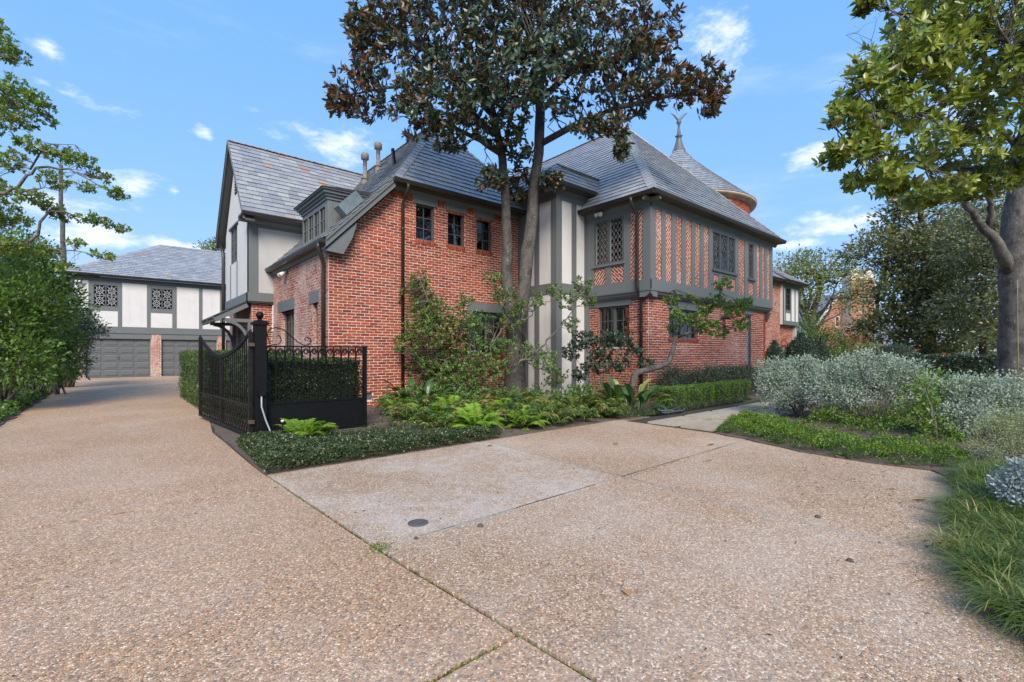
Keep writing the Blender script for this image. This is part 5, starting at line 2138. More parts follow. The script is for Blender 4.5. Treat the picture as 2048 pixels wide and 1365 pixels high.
k.box((px0 + 0.03, py0 - 0.05, 0.66), (px1 - 0.03, py0 - 0.001, 0.74))
jb = k.build("junction_box", "iron", post)
k = MB()
k.tube([(px0 + 0.08, py0 - 0.03, 0.66), (px0 + 0.08, py0 - 0.04, 0.5), (px0 + 0.13, py0 - 0.06, 0.3), (px0 + 0.19, py0 - 0.09, 0.12), (px0 + 0.20, py0 - 0.11, 0.0)], 0.012, 8)
k.build("conduit", "pvc", post, True)

fence = thing("iron_fence", "low black iron fence panel with scrolled bars between gate post and brick wall", "fence")
FFn = FX(-2.87)
f0, f1 = px1 + 0.01, -0.36
k = MB()
k.fbox(FFn, f1 - 0.03, f1 + 0.03, 0, 1.41, -0.03, 0.03)
k.build("end_post", "iron", fence)
k = MB()
k.fbox(FFn, f0, f1 - 0.03, 1.385, 1.41, -0.02, 0.02)
k.build("top_rail", "iron", fence)
k = MB()
k.fbox(FFn, f0, f1 - 0.03, 0.505, 0.53, -0.02, 0.025)
k.build("lower_rail", "iron", fence)
k = MB()
k.fbox(FFn, f0, f1 - 0.03, 0.0, 0.505, -0.012, 0.012)
k.build("base_panel", "iron", fence)
nb = 12
for i in range(nb):
    u = f0 + (f1 - 0.05 - f0) * (i + 0.12) / nb
    k = MB()
    k.bar(FFn(u, 0.53), FFn(u, 1.385), 0.016, 0.016, FFn.n)
    o = k.build("bar", "iron", fence)
    k = MB()
    pts = []
    for j in range(19):
        a = j / 18 * 1.65 * 2 * PI
        r = 0.052 - 0.034 * j / 18
        pts.append(FFn(u + 0.066 - r * math.cos(a), 1.318 + r * math.sin(a), 0.012))
    k.tube([FFn(u + 0.004, 1.06)] + [FFn(u + 0.006, 1.2)] + pts, 0.0095, 5)
    k.build("scroll", "iron", o)
    k = MB()
    k.bar(FFn(u - 0.005, 1.20), FFn(u + 0.05, 1.0), 0.009, 0.009, FFn.n)
    k.bar(FFn(u + 0.05, 1.0), FFn(u + 0.05, 0.53), 0.009, 0.009, FFn.n)
    k.build("side_rod", "iron", o)
k = MB()
pts = []
c = (f0 + 0.16, 1.57)
for j in range(30):
    a = -PI * 0.5 - j / 29 * 1.5 * PI - 0.2
    pts.append((c[0] + 0.02 + (0.09 + 0.05 * j / 29) * math.cos(a) * (1.0), c[1] - 0.03 + (0.10 + 0.04 * j / 29) * math.sin(a)))
ins = [(c[0] + 0.05 + 0.06 * math.cos(a), c[1] - 0.09 + 0.06 * math.sin(a)) for a in [2.4 - j * 0.35 for j in range(12)]]
out_ = [(f0 + 0.01 + 0.02, 1.53), (f0 + 0.02, 1.60), (f0 + 0.06, 1.66), (f0 + 0.14, 1.69), (f0 + 0.24, 1.665), (f0 + 0.34, 1.58), (f0 + 0.46, 1.47), (f0 + 0.55, 1.42), (f0 + 0.62, 1.425), (f0 + 0.66, 1.47), (f0 + 0.65, 1.53), (f0 + 0.60, 1.55), (f0 + 0.56, 1.52), (f0 + 0.58, 1.49)]
k.tube([FFn(*p) for p in ([(f0 + 0.17, 1.58), (f0 + 0.20, 1.55), (f0 + 0.22, 1.50), (f0 + 0.19, 1.44), (f0 + 0.11, 1.42), (f0 + 0.05, 1.45)] + out_)], 0.008, 6)
k.build("crest_scroll", "iron", fence, True)


# =================================================================== PLANTS
def blob(px, py, d, rx, rz, ry=None, wt=1.0):
    c = WY(px, py, d)
    return (tuple(c), (rx, ry or rx, rz), wt)


def stem(mb, pts, r0, r1, n=8, jit=0.0):
    pts = [Vector(p) for p in pts]
    # round the corners a little
    res = [pts[0]]
    for a, b, c in zip(pts, pts[1:], pts[2:]):
        res += [a.lerp(b, 0.75), b * 0.75 + (a + c) * 0.125, b.lerp(c, 0.25)]
    res.append(pts[-1])
    if jit:
        res = [res[0]] + [p + Vector((random.gauss(0, jit), random.gauss(0, jit), random.gauss(0, jit))) for p in res[1:-1]] + [res[-1]]
    mb.tube(res, taper(r0, r1, len(res) - 1), n, True, .05)
    return along(res, 0.15)


# ---- the large magnolia before the house
mag = thing("magnolia_tree", "large twin-stemmed magnolia with rust-backed dark leaves in front of the house", "tree")
D0 = 12.3
tb = MB()
src = []
base = [W(1030, D0, -0.05), WY(1030, 760, D0), WY(1030, 690, D0), WY(1030, 640, D0)]
tb.tube([base[0], base[0] + Vector((0, 0, .18)), base[1], base[2], base[3]], [0.46, 0.34, 0.27, 0.25, 0.24], 14, True, .04)
left = stem(tb, [WY(1027, 690, D0), WY(1018, 600, D0), WY(1014, 520, D0), WY(1010, 420, D0 - .1), WY(1008, 330, D0 - .2), WY(998, 280, D0 - .3), WY(975, 180, D0 - .5), WY(950, 60, D0 - .6), WY(930, -60, D0 - .6)], 0.165, 0.055, 10, 0.015)
right = stem(tb, [WY(1036, 690, D0), WY(1043, 600, D0), WY(1056, 500, D0 + .1), WY(1066, 420, D0 + .1), WY(1072, 330, D0), WY(1081, 230, D0), WY(1080, 100, D0), WY(1086, -40, D0), WY(1090, -200, D0), WY(1085, -330, D0)], 0.20, 0.06, 10, 0.015)
src += left[14:] + right[18:]
for p, r in (([WY(1006, 310, 12.1), WY(965, 283, 11.6), WY(900, 250, 11), WY(830, 240, 10.6)], 0.08),
             ([WY(990, 270, 12), WY(900, 190, 11.5), WY(800, 170, 11.2), WY(700, 190, 11.2)], 0.09),
             ([WY(985, 230, 11.9), WY(880, 120, 11.2), WY(790, 60, 11), WY(740, 10, 11)], 0.085),
             ([WY(1078, 290, 12.3), WY(1165, 242, 12), WY(1260, 205, 11.6), WY(1390, 180, 11.4), WY(1440, 165, 11.4)], 0.09),
             ([WY(1081, 200, 12.3), WY(1180, 110, 12), WY(1290, 70, 11.8), WY(1340, 20, 11.6)], 0.085),
             ([WY(1165, 242, 12), WY(1225, 265, 11.4), WY(1245, 300, 11.2)], 0.035),
             ([WY(1081, 150, 12.3), WY(1060, 60, 11.2), WY(1040, 0, 10.2), WY(1000, -60, 9.6)], 0.07),
             ([WY(975, 180, 11.8), WY(930, 150, 10.6), WY(880, 160, 9.8)], 0.06),
             ([WY(1080, 60, 12.3), WY(1180, -20, 13), WY(1260, -80, 13.5)], 0.08),
             ([WY(1085, -40, 12.3), WY(950, -120, 13), WY(850, -150, 13)], 0.08),
             ([WY(1081, 170, 12.3), WY(1100, 120, 13.6), WY(1160, 90, 14.4)], 0.06)):
    src += stem(tb, p, r, 0.02, 7, 0.02)
mblobs = [blob(712, 195, 11.2, .75, .55), blob(680, 205, 11.2, .35, .35), blob(735, 130, 11.2, .5, .6), blob(800, 120, 11.2, 1.2, 1.2, 1.4), blob(755, 40, 11, .8, .75, 1.0), blob(720, 60, 11.2, .4, .45),
          blob(880, 60, 11, 1.3, 1.1, 1.5), blob(960, 110, 11, 1.2, 1.2, 1.6), blob(890, 190, 10.6, 1.15, .75, 1.2), blob(830, 235, 10.6, .6, .5), blob(900, 262, 10.9, .7, .45),
          blob(985, 215, 11, .9, .7, 1.2), blob(1040, 160, 10.6, 1.0, .9, 1.2), blob(1090, 60, 11, 1.2, 1.2, 1.6), blob(1130, 150, 11.2, 1.2, .9, 1.2), blob(1190, 70, 11.6, 1.2, 1.1, 1.5),
          blob(1250, 140, 11.6, 1.1, .75, 1.2), blob(1310, 50, 11.6, .65, .7), blob(1290, 110, 11.6, .8, .6), blob(1340, 175, 11.5, .8, .45), blob(1395, 165, 11.4, .6, .5), blob(1435, 170, 11.4, .4, .42),
          blob(1420, 215, 11.4, .25, .22), blob(1265, 195, 11.6, .8, .4), blob(1235, 255, 11.3, .28, .35), blob(1245, 300, 11.2, .2, .25), blob(1180, 255, 11.4, .45, .25), blob(985, 358, 11.6, .4, .28, .4), blob(1035, 290, 11.7, .42, .42, .5),
          blob(1035, 370, 12.6, .3, .5, .4), blob(1100, 362, 12, .3, .2), blob(1010, -60, 10.4, 1.6, .8, 1.6), blob(900, -70, 11.5, 1.9, 1.1, 2.0), blob(1180, -60, 12.2, 1.9, 1.1, 2.0), blob(1060, -200, 12.3, 2.2, 1.3, 2.2), blob(1060, -320, 12.3, 1.2, .9, 1.2)]
tips = []
for b in mblobs:
    vol = b[1][0] * b[1][1] * b[1][2]
    k = int(22 + 82 * vol ** 0.7)
    q = in_ball(k, 0.35)
    tips.append(np.array(b[0]) + q * np.array(b[1]))
tips = np.concatenate(tips)
axs = tips - np.array(WY(1060, 230, D0)) + rng.normal(size=tips.shape) * 1.2
axs = unit(axs) + np.array([0, 0, 0.35])
P, D, U, R_ = whorls(tips, axs, 9, 0.13, 0.03, (0.45, 1.55))
twigs(tb, src, tips[::3], 0.016, 0.006, 0.06)
tb.build("trunk", "bark", mag, True)
rad_ = unit((P - np.array(W(1060, D0 + .4, 7.5))) * np.array([1, 1, .5]))
U = U * .45 + rad_ * .8 + rng.normal(size=U.shape) * .75
leaf_mesh("crown", P, D, rng.uniform(.13, .215, len(P)), rng.uniform(.055, .08, len(P)), "l_mag", mag, up=U, rnd=R_ ** 1.3, fold=0.12)

# ---- yaupon under it, many grey arching stems
yau = thing("yaupon_shrub", "open yaupon shrub with arching pale grey branches beneath the magnolia", "shrub")
tb = MB()
src = []
DY = 11.5
for p, r in (([(940, 790), (960, 745), (977, 718), (984, 690), (1000, 655), (1010, 600)], .05), ([(945, 790), (965, 762), (984, 745), (1003, 741), (1021, 743)], .042),
             ([(1015, 742), (1046, 722), (1065, 716), (1086, 688), (1114, 664), (1150, 610), (1170, 580)], .034), ([(984, 690), (1005, 655), (1023, 650), (1041, 650), (1069, 621), (1086, 609), (1107, 602), (1110, 575)], .026),
             ([(1023, 650), (1005, 622), (990, 590), (985, 550)], .018), ([(977, 718), (940, 690), (900, 670), (870, 640), (840, 560)], .026), ([(940, 785), (920, 740), (905, 700), (890, 665), (885, 610)], .02),
             ([(942, 785), (905, 745), (880, 710), (840, 690), (810, 680)], .02), ([(930, 790), (895, 760), (860, 745), (830, 720)], .016), ([(975, 720), (950, 705), (925, 660), (930, 600)], .018),
             ([(1046, 722), (1075, 735), (1100, 750), (1115, 765)], .016), ([(940, 790), (900, 770), (870, 770)], .014), ([(960, 742), (935, 720), (900, 715), (865, 720), (840, 735)], .015)):
    dd = DY + random.uniform(-.5, .5)
    src += stem(tb, [WY(a, b, DY + (dd - DY) * i / 4) for i, (a, b) in enumerate(p)], r, 0.007, 6, 0.03)
yb = [(830, 590, .4), (842, 560, .25), (845, 650, .42), (815, 690, .3), (880, 620, .33), (905, 690, .45), (940, 665, .4), (960, 705, .42), (985, 556, .22), (1010, 590, .26), (1020, 640, .33), (870, 730, .4), (930, 740, .42), (1070, 600, .2), (1108, 580, .2), (1135, 600, .25),
      (1165, 572, .24), (1180, 598, .2), (1060, 700, .26), (1090, 722, .3), (1112, 750, .28), (1010, 690, .28), (930, 600, .2), (1040, 615, .2), (850, 770, .3), (900, 775, .35), (1140, 650, .2)]
yb += [(850, 620, .35), (870, 665, .4), (920, 640, .35), (890, 740, .45), (960, 640, .3), (925, 775, .4), (985, 735, .35), (835, 730, .32)]
yb = [blob(a, b, DY + random.uniform(-.5, .45), r * 1.12, r * .98, r * 1.4) for a, b, r in yb]
P, D, U, R_, K = sprigs(yb, 2300, 9, .08, .12, .55)
twigs(tb, src, K[::2], 0.008, 0.003, 0.06)
tb.build("stem", "bark_twig", yau, True)
leaf_mesh("foliage", P, D, rng.uniform(.05, .085, len(P)), rng.uniform(.024, .036, len(P)), "l_yaupon", yau, up=U, rnd=R_)

# ---- dark shrub by the bay corner
ds = thing("dark_shrub", "dark blue-green shrub against the wall below the wing window", "shrub")
tb = MB()
bs = W(1205, 11.4, 0)
sb_ = [blob(a, b, 11.2, r, r * .85) for a, b, r in ((1165, 680, .3), (1205, 685, .4), (1245, 678, .3), (1195, 725, .36), (1268, 700, .22), (1290, 728, .2), (1145, 705, .26), (1240, 725, .28), (1160, 745, .25))]
src = []
for b in sb_:
    src += stem(tb, [bs + Vector((random.gauss(0, .06), random.gauss(0, .06), 0)), bs.lerp(Vector(b[0]), .5) + Vector((0, 0, .1)), Vector(b[0])], .016, .006, 5, .02)
P, D, U, R_, K = sprigs(sb_, 430, 9, .08, .2, .4)
twigs(tb, src, K[::2], 0.006, 0.003)
tb.build("stem", "bark_twig", ds, True)
leaf_mesh("foliage", P, D, rng.uniform(.055, .095, len(P)), rng.uniform(.03, .045, len(P)), "l_dark", ds, up=U, rnd=R_)

# ---- small leaning tree at the wing corner
lt = thing("small_leaning_tree", "small tree with a bent grey trunk leaning past the wing corner", "tree")
tb = MB()
DL = 10.8
src = []
stem(tb, [W(1262, DL, 0.45), WY(1270, 746, DL), WY(1299, 739, DL), WY(1333, 730, DL), WY(1341, 716, DL), WY(1349, 685, DL), WY(1352, 672, DL)], .075, .045, 9, .006)
tb.tube([W(1256, DL, -.05), W(1258, DL, 0.2), W(1262, DL, 0.47), WY(1272, 745, DL)], [.10, .085, .075, .07], 9)
for p, r in (([(1352, 675), (1345, 640), (1340, 605), (1350, 580)], .03), ([(1352, 676), (1380, 668), (1405, 655), (1430, 640), (1475, 635), (1500, 610)], .032), ([(1352, 672), (1370, 645), (1385, 630)], .02), ([(1405, 655), (1420, 615), (1440, 585), (1447, 560)], .02), ([(1430, 640), (1455, 655), (1485, 655)], .016)):
    src += stem(tb, [WY(a, b, DL + random.uniform(-.15, .15)) for a, b in p], r, .006, 6, .012)
lb = [blob(a, b, DL + random.uniform(-.3, .3), r, r * .8) for a, b, r in ((1343, 600, .2), (1360, 628, .24), (1348, 655, .16), (1392, 640, .26), (1420, 655, .26), (1430, 600, .24), (1447, 570, .2), (1468, 618, .26), (1492, 605, .2), (1484, 650, .2), (1410, 618, .2), (1442, 665, .16), (1395, 600, .12), (1375, 590, .1))]
P, D, U, R_, K = sprigs(lb, 430, 9, .07, .15, .5)
twigs(tb, src, K[::2], 0.007, 0.003)
tb.build("trunk", "bark", lt, True)
leaf_mesh("crown", P, D, rng.uniform(.05, .085, len(P)), rng.uniform(.026, .038, len(P)), "l_citrus", lt, up=U, rnd=R_)

# ---- cast-iron plants: every blade a leaf of its own
asp_me = []
for v in range(4):
    k = MB()
    k.cur = (0.15, 0.4, 0.65, 0.97)[v]
    L_, wd, ar = 0.62, 0.105, random.uniform(.5, .9)
    rows = []
    for i in range(10):
        tt = i / 9
        x = 0.30 * tt + 0.16 * tt * tt * ar
        z = L_ * tt - 0.42 * ar * tt ** 3
        ww = 0.006 if tt < 0.3 else wd / 2 * math.sin(PI * min(1, (tt - 0.28) / 0.72)) ** 0.75
        ww = max(ww, 0.004)
        rows.append(((x, -ww, z + ww * 0.35), (x, 0, z), (x, ww, z + ww * 0.35)))
    for a, b in zip(rows, rows[1:]):
        for j in range(2):
            k.poly([a[j], a[j + 1], b[j + 1], b[j]])
    asp_me.append(k.mesh("leaf", "l_asp"))
for (ctr, n_, rad, lab) in ((W(1258, 10.0), 46, .42, "clump of broad cast-iron plant leaves at the foot of the leaning tree"), (W(832, 10.6), 22, .35, "clump of broad cast-iron plant leaves beside the front downspout")):
    o = thing("cast_iron_plant", lab, "plant", "cast-iron plants")
    o.location = ctr
    for i in range(n_):
        a = random.uniform(0, 2 * PI)
        r = rad * math.sqrt(random.random())
        b2 = random.uniform(0, 2 * PI)
        l = link("leaf", asp_me[random.choice((0, 0, 1, 1, 1, 2, 2, 3))], o)
        l.location = (r * math.cos(b2), r * math.sin(b2), 0)
        s_ = random.uniform(1.0, 1.6)
        l.scale = (s_, s_, s_)
        l.rotation_euler = (random.gauss(0, .15), random.gauss(0, .25), b2 + random.gauss(0, .7))


# ---- ferns
def frond_arrays(base, azim, L_, arch, n=20):
    base = np.array(base)
    h = np.array([math.cos(azim), math.sin(azim), 0])
    sd_ = np.array([-h[1], h[0], 0])
    tt = np.linspace(0.12, 1, n)
    pos = base + h * (L_ * (0.75 * tt + 0.1 * tt ** 2))[:, None] + np.array([0, 0, 1.0]) * (L_ * (arch * tt - 0.85 * arch * tt ** 2.2))[:, None]
    wl_ = L_ * 0.26 * np.sin(PI * np.clip(tt * 0.93 + 0.07, 0, 1)) ** 0.8
    P, D, Ln = [], [], []
    for sg in (-1, 1):
        P.append(pos)
        D.append(np.tile(sd_ * sg + h * 0.45 + np.array([0, 0, -0.12]), (n, 1)))
        Ln.append(wl_ * rng.uniform(.8, 1.15, n))
    stp = np.concatenate([pos[:1] * 0 + base, pos])          # the midrib
    P.append(stp[:-1])
    D.append(np.diff(stp, axis=0) + 1e-6)
    Ln.append(np.linalg.norm(np.diff(stp, axis=0), axis=1) * 1.15)
    return np.concatenate(P), np.concatenate(D), np.concatenate(Ln), pos


def fern(name, ctr, n_, L_, m, lab, rad=0.12):
    o = thing(name, lab, "fern", "ferns in the front bed")
    o.location = ctr
    protos = []
    for v in range(4):
        P, D, Ln, pos = frond_arrays((0, 0, 0), 0, L_ * (0.8 + 0.12 * v), 0.55 + 0.18 * v, 18)
        ob = leaf_mesh("frond", P, D, Ln, Ln * 0.28, m, o, up=np.tile(np.array([0, 0, 1.0]), (len(P), 1)), rnd=np.clip(rng.normal(.5 + .1 * v - .05, .18, len(P)), 0, 1), broad=False, droop=0.15, fold=0.08)
        protos.append(ob)
    for i in range(n_):
        a = 2.39996 * i + random.uniform(-.3, .3)
        l = protos[i] if i < 4 else protos[i % 4].copy()
        if i >= 4:
            C.objects.link(l)
        l.location = (rad * math.cos(a) * random.random(), rad * math.sin(a) * random.random(), 0.02 + 0.05 * random.random())
        l.rotation_euler = (random.gauss(0, .12), random.gauss(-.25, .25), a)
    return o


fern("fern", G(612, 880), 44, .36, "l_fern", "light green fern clump against the base of the iron fence", .22)
fern("fern", G(955, 868), 36, .50, "l_fern", "brightest yellow-green fern at the drive edge below the magnolia")
fern("fern", G(1052, 858), 22, .44, "l_fern", "low fern spreading onto the drive edge, right of the brightest fern")
fern("fern", G(1160, 836), 26, .52, "l_fern_dark", "darker blue-green fern in the corner by the flagstones")
fern("fern", G(855, 845), 32, .48, "l_fern", "light green fern left of the brightest fern, behind the clipped ground cover")
fern("fern", G(905, 835), 32, .50, "l_fern", "light green fern just behind the brightest fern")
fp, fd, fl, fr_ = [], [], [], []
fern("fern", G(1010, 838), 28, .48, "l_fern", "light green fern behind the low one at the drive edge")
fern("fern", G(800, 832), 26, .46, "l_fern", "light green fern nearest the iron fence end post")
for i in range(420):
    px = random.uniform(770, 1245)
    d = random.uniform(7.6, 11.4) if px < 1150 else random.uniform(8.6, 11)
    p = W(px, d)
    if p.y < -5.05 or p.y > -0.3 or (p.x > 5.5 and p.y > -1.9) or (p.x > 6.6 and p.y > -4.2):
        continue
    if math.sin(p.x * 3.1 + 1) * math.cos(p.y * 2.7) + .5 * math.sin(p.x * 7 + p.y * 5) < -.25:
        continue
    for q in range(6):
        P, D, Ln, pos = frond_arrays((p.x, p.y, random.uniform(0.02, .14)), random.uniform(0, 6.3), random.uniform(.22, .5), random.uniform(.6, 1.9), 13)
        fp.append(P); fd.append(D); fl.append(Ln)
        fr_.append(np.full(len(P), random.random() ** 0.9) + rng.normal(0, .1, len(P)))
fp, fd, fl, fr_ = map(np.concatenate, (fp, fd, fl, fr_))
leaf_mesh("fern_undergrowth", fp, fd, fl, fl * .3, "l_fern_dark", None, up=np.tile(np.array([0, 0, 1.0]), (len(fp), 1)) + rng.normal(size=(len(fp), 3)) * .6, rnd=fr_ * 1.0, broad=False, droop=.25, fold=.1, kind="stuff")


# loose seedlings and leafy shoots among the ferns, up against the wall
sp = [(tuple(W(random.uniform(800, 1190), random.uniform(9.6, 11.6), random.uniform(.15, .5))), (.22, .22, .2)) for i in range(46)]
sp = [b for b in sp if b[0][1] < -.35 and not (b[0][0] > 5.4 and b[0][1] > -2.0)]
P, D, U, R_, K = sprigs(sp, 620, 8, .08, .1, .6)
leaf_mesh("undergrowth_shoots", P, D, rng.uniform(.05, .10, len(P)), rng.uniform(.02, .035, len(P)), "l_yaupon", None, up=U, rnd=R_ * .8, kind="stuff")


# ---- ground covers
def in_poly(n, poly):
    xs = [p[0] for p in poly]
    ys = [p[1] for p in poly]
    res = []
    while len(res) < n:
        x, y = random.uniform(min(xs), max(xs)), random.uniform(min(ys), max(ys))
        c = False
        for (x0, y0), (x1, y1) in zip(poly, poly[1:] + poly[:1]):
            if (y0 > y) != (y1 > y) and x < (x1 - x0) * (y - y0) / (y1 - y0) + x0:
                c = not c
        if c:
            res.append((x, y))
    return np.array(res)


def dist_edge(P, poly):
    d = np.full(len(P), 1e9)
    for a, b in zip(poly, poly[1:] + poly[:1]):
        a, b = np.array(a[:2]), np.array(b[:2])
        t_ = np.clip(((P - a) @ (b - a)) / np.sum((b - a) ** 2), 0, 1)
        d = np.minimum(d, np.linalg.norm(P - (a + t_[:, None] * (b - a)), axis=1))
    return d


def cover(name, poly, n, h, size, m, lump=0.3, edge=0.12, freq=6, up=0.6, base=True, wd=.6, shell=True):
    poly = [(p[0], p[1]) for p in poly]
    xy = in_poly(n, poly)
    de = dist_edge(xy, poly)
    lum = 1 + lump * (np.sin(xy[:, 0] * freq + 1.3) * np.cos(xy[:, 1] * freq * 1.17) + 0.5 * np.sin(xy[:, 0] * freq * 2.7 + xy[:, 1] * freq * 2.1))
    top = h * lum * np.clip(de / edge, 0.12, 1) ** 0.5
    z = top * (1 - np.abs(rng.normal(size=n)) * (0.22 if shell else 0.5))
    z = np.clip(z, 0.01, None) + 0.015
    P = np.column_stack([xy, z])
    D = rng.normal(size=(n, 3)) * np.array([1, 1, .5]) + np.array([0, 0, up])
    U = rng.normal(size=(n, 3)) * .6 + np.array([0, 0, 1.0])
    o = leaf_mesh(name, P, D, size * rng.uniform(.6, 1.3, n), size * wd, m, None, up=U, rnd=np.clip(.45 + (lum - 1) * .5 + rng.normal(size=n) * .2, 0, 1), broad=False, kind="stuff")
    return o


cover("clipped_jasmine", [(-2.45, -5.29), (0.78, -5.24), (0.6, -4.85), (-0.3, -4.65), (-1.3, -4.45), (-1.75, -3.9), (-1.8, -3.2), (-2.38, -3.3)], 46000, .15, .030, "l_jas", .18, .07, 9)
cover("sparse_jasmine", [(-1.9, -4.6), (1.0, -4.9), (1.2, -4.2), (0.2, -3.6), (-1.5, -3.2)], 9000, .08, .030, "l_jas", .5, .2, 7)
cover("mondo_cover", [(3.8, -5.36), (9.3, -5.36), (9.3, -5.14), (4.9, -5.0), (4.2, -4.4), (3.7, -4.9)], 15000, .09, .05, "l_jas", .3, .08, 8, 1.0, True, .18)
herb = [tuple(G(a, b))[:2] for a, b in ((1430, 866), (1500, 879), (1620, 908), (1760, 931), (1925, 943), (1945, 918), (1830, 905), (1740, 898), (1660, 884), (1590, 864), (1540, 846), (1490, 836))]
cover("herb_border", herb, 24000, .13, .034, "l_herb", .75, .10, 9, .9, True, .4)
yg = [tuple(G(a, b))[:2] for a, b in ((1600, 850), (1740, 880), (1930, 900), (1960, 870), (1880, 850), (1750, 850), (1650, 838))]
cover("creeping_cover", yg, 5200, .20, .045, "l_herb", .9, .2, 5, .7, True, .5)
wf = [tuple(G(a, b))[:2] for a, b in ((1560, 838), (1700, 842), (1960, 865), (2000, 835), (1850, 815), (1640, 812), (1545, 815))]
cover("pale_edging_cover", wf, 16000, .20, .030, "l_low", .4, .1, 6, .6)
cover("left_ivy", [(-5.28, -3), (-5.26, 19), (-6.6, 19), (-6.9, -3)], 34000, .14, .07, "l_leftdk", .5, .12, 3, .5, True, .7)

gp = in_poly(5200, [(3.75, -7.15), (9.5, -7.15), (9.5, -5.6), (3.75, -5.6)])
leaf_mesh("path_moss", np.column_stack([gp, np.full(len(gp), .006)]), rng.normal(size=(len(gp), 3)) * np.array([1, 1, .2]), .026, .016, "l_fern_dark", None, broad=False, up=rng.normal(size=(len(gp), 3)) * .3 + np.array([0, 0, 1.0]), kind="stuff")

# lily turf mounds at the right edge of the drive
lp = [tuple(G(a, b))[:2] for a, b in ((1935, 950), (1905, 1010), (1895, 1075), (1912, 1120), (1965, 1200), (2060, 1292), (2400, 1400), (2600, 1150), (2300, 960))]


def blade_mesh(name, base, az_, L_, lean, wd, m, rnd, segs=4):
    n = len(base)
    h = np.column_stack([np.cos(az_), np.sin(az_), np.zeros(n)])
    sd_ = np.column_stack([-np.sin(az_), np.cos(az_), np.zeros(n)])
    V = []
    for i in range(segs + 1):
        tt = i / segs
        c = base + h * (L_ * lean * tt ** 1.6)[:, None] + np.array([0, 0, 1.0]) * (L_ * (tt * (1.15 - .25 * lean) - 0.62 * lean * tt ** 2.4))[:, None]
        ww = wd * (1 - tt ** 2) + 0.0006
        V += [c - sd_ * ww[:, None] / 2, c + sd_ * ww[:, None] / 2]
    V = np.stack(V, axis=1).reshape(-1, 3)
    b0 = np.arange(n)[:, None] * (2 * segs + 2)
    Fq = np.concatenate([b0 + np.array([[2 * i, 2 * i + 1, 2 * i + 3, 2 * i + 2]]) for i in range(segs)], axis=1).reshape(-1, 4)
    me = bpy.data.meshes.new(name)
    me.vertices.add(len(V))
    me.vertices.foreach_set("co", V.astype(np.float32).ravel())
    me.loops.add(Fq.size)
    me.loops.foreach_set("vertex_index", Fq.astype(np.int32).ravel())
    me.polygons.add(len(Fq))
    me.polygons.foreach_set("loop_start", np.arange(0, Fq.size, 4, dtype=np.int32))
    me.update(calc_edges=True)
    at = me.attributes.new("rnd", "FLOAT", "FACE")
    at.data.foreach_set("value", np.repeat(np.clip(rnd, 0, 1), segs).astype(np.float32))
    me.materials.append(M[m])
    o = link(name, me)
    o["kind"] = "stuff"
    return o


ctrs = in_poly(330, lp)
per = 150
cb = np.repeat(ctrs, per, axis=0) + rng.normal(size=(len(ctrs) * per, 2)) * .045
az_ = rng.uniform(0, 2 * PI, len(cb))
az_ = np.where(rng.random(len(cb)) < .35, np.arctan2(0.2, -1) + rng.normal(size=len(cb)) * .9, az_)
blade_mesh("lily_turf", np.column_stack([cb, np.full(len(cb), .02)]), az_, rng.uniform(.17, .29, len(cb)), np.clip(rng.normal(.95, .2, len(cb)), .3, 1.35), rng.uniform(.004, .0075, len(cb)), "l_lir", np.clip(rng.normal(.42, .2, len(cb)) + np.repeat(rng.normal(0, .14, len(ctrs)), per), 0, 1))
# lawn beyond the shrubs
lw = in_poly(26000, [(7.5, -7.3), (15, -8.5), (17, -13), (8, -14)])
blade_mesh("lawn_grass", np.column_stack([lw, np.full(len(lw), 0.0)]), rng.uniform(0, 6.3, len(lw)), rng.uniform(.05, .10, len(lw)), rng.uniform(.2, .9, len(lw)), np.full(len(lw), .007), "l_grass", rng.random(len(lw)), 2)

# leaf litter on the soil
xy = np.concatenate([in_poly(2600, [(-2.3, -4.9), (3.6, -5.0), (6.5, -5.0), (6.5, -3.0), (5.5, -1), (0, -0.3), (-1.0, -2.7)]), in_poly(1600, bedR), in_poly(1500, [(-5.35, -4), (-5.35, 18), (-7, 18), (-7, -4)])])
n = len(xy)
leaf_mesh("leaf_litter", np.column_stack([xy, rng.uniform(.025, .05, n)]), rng.normal(size=(n, 3)) * np.array([1, 1, .25]), rng.uniform(.03, .10, n), rng.uniform(.012, .035, n), "l_litter", None, up=rng.normal(size=(n, 3)) * .4 + np.array([0, 0, 1.0]), rnd=rng.random(n), broad=False, kind="stuff")


# ---- hedges
def hedge(name, lab, boxes, n, size, m, group=None):
    o = thing(name, lab, "hedge", group)
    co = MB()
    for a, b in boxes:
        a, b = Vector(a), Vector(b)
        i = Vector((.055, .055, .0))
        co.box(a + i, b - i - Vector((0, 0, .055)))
    co.build("dark_core", "core", o)
    tot = sum((b[0] - a[0]) * (b[1] - a[1]) * 1.3 + 2 * (b[2] - a[2]) * ((b[0] - a[0]) + (b[1] - a[1])) for a, b in boxes)
    for a, b in boxes:
        ar = (b[0] - a[0]) * (b[1] - a[1]) * 1.3 + 2 * (b[2] - a[2]) * ((b[0] - a[0]) + (b[1] - a[1]))
        hedge_leaves(a, b, int(n * ar / tot), size, m, o)
    return o


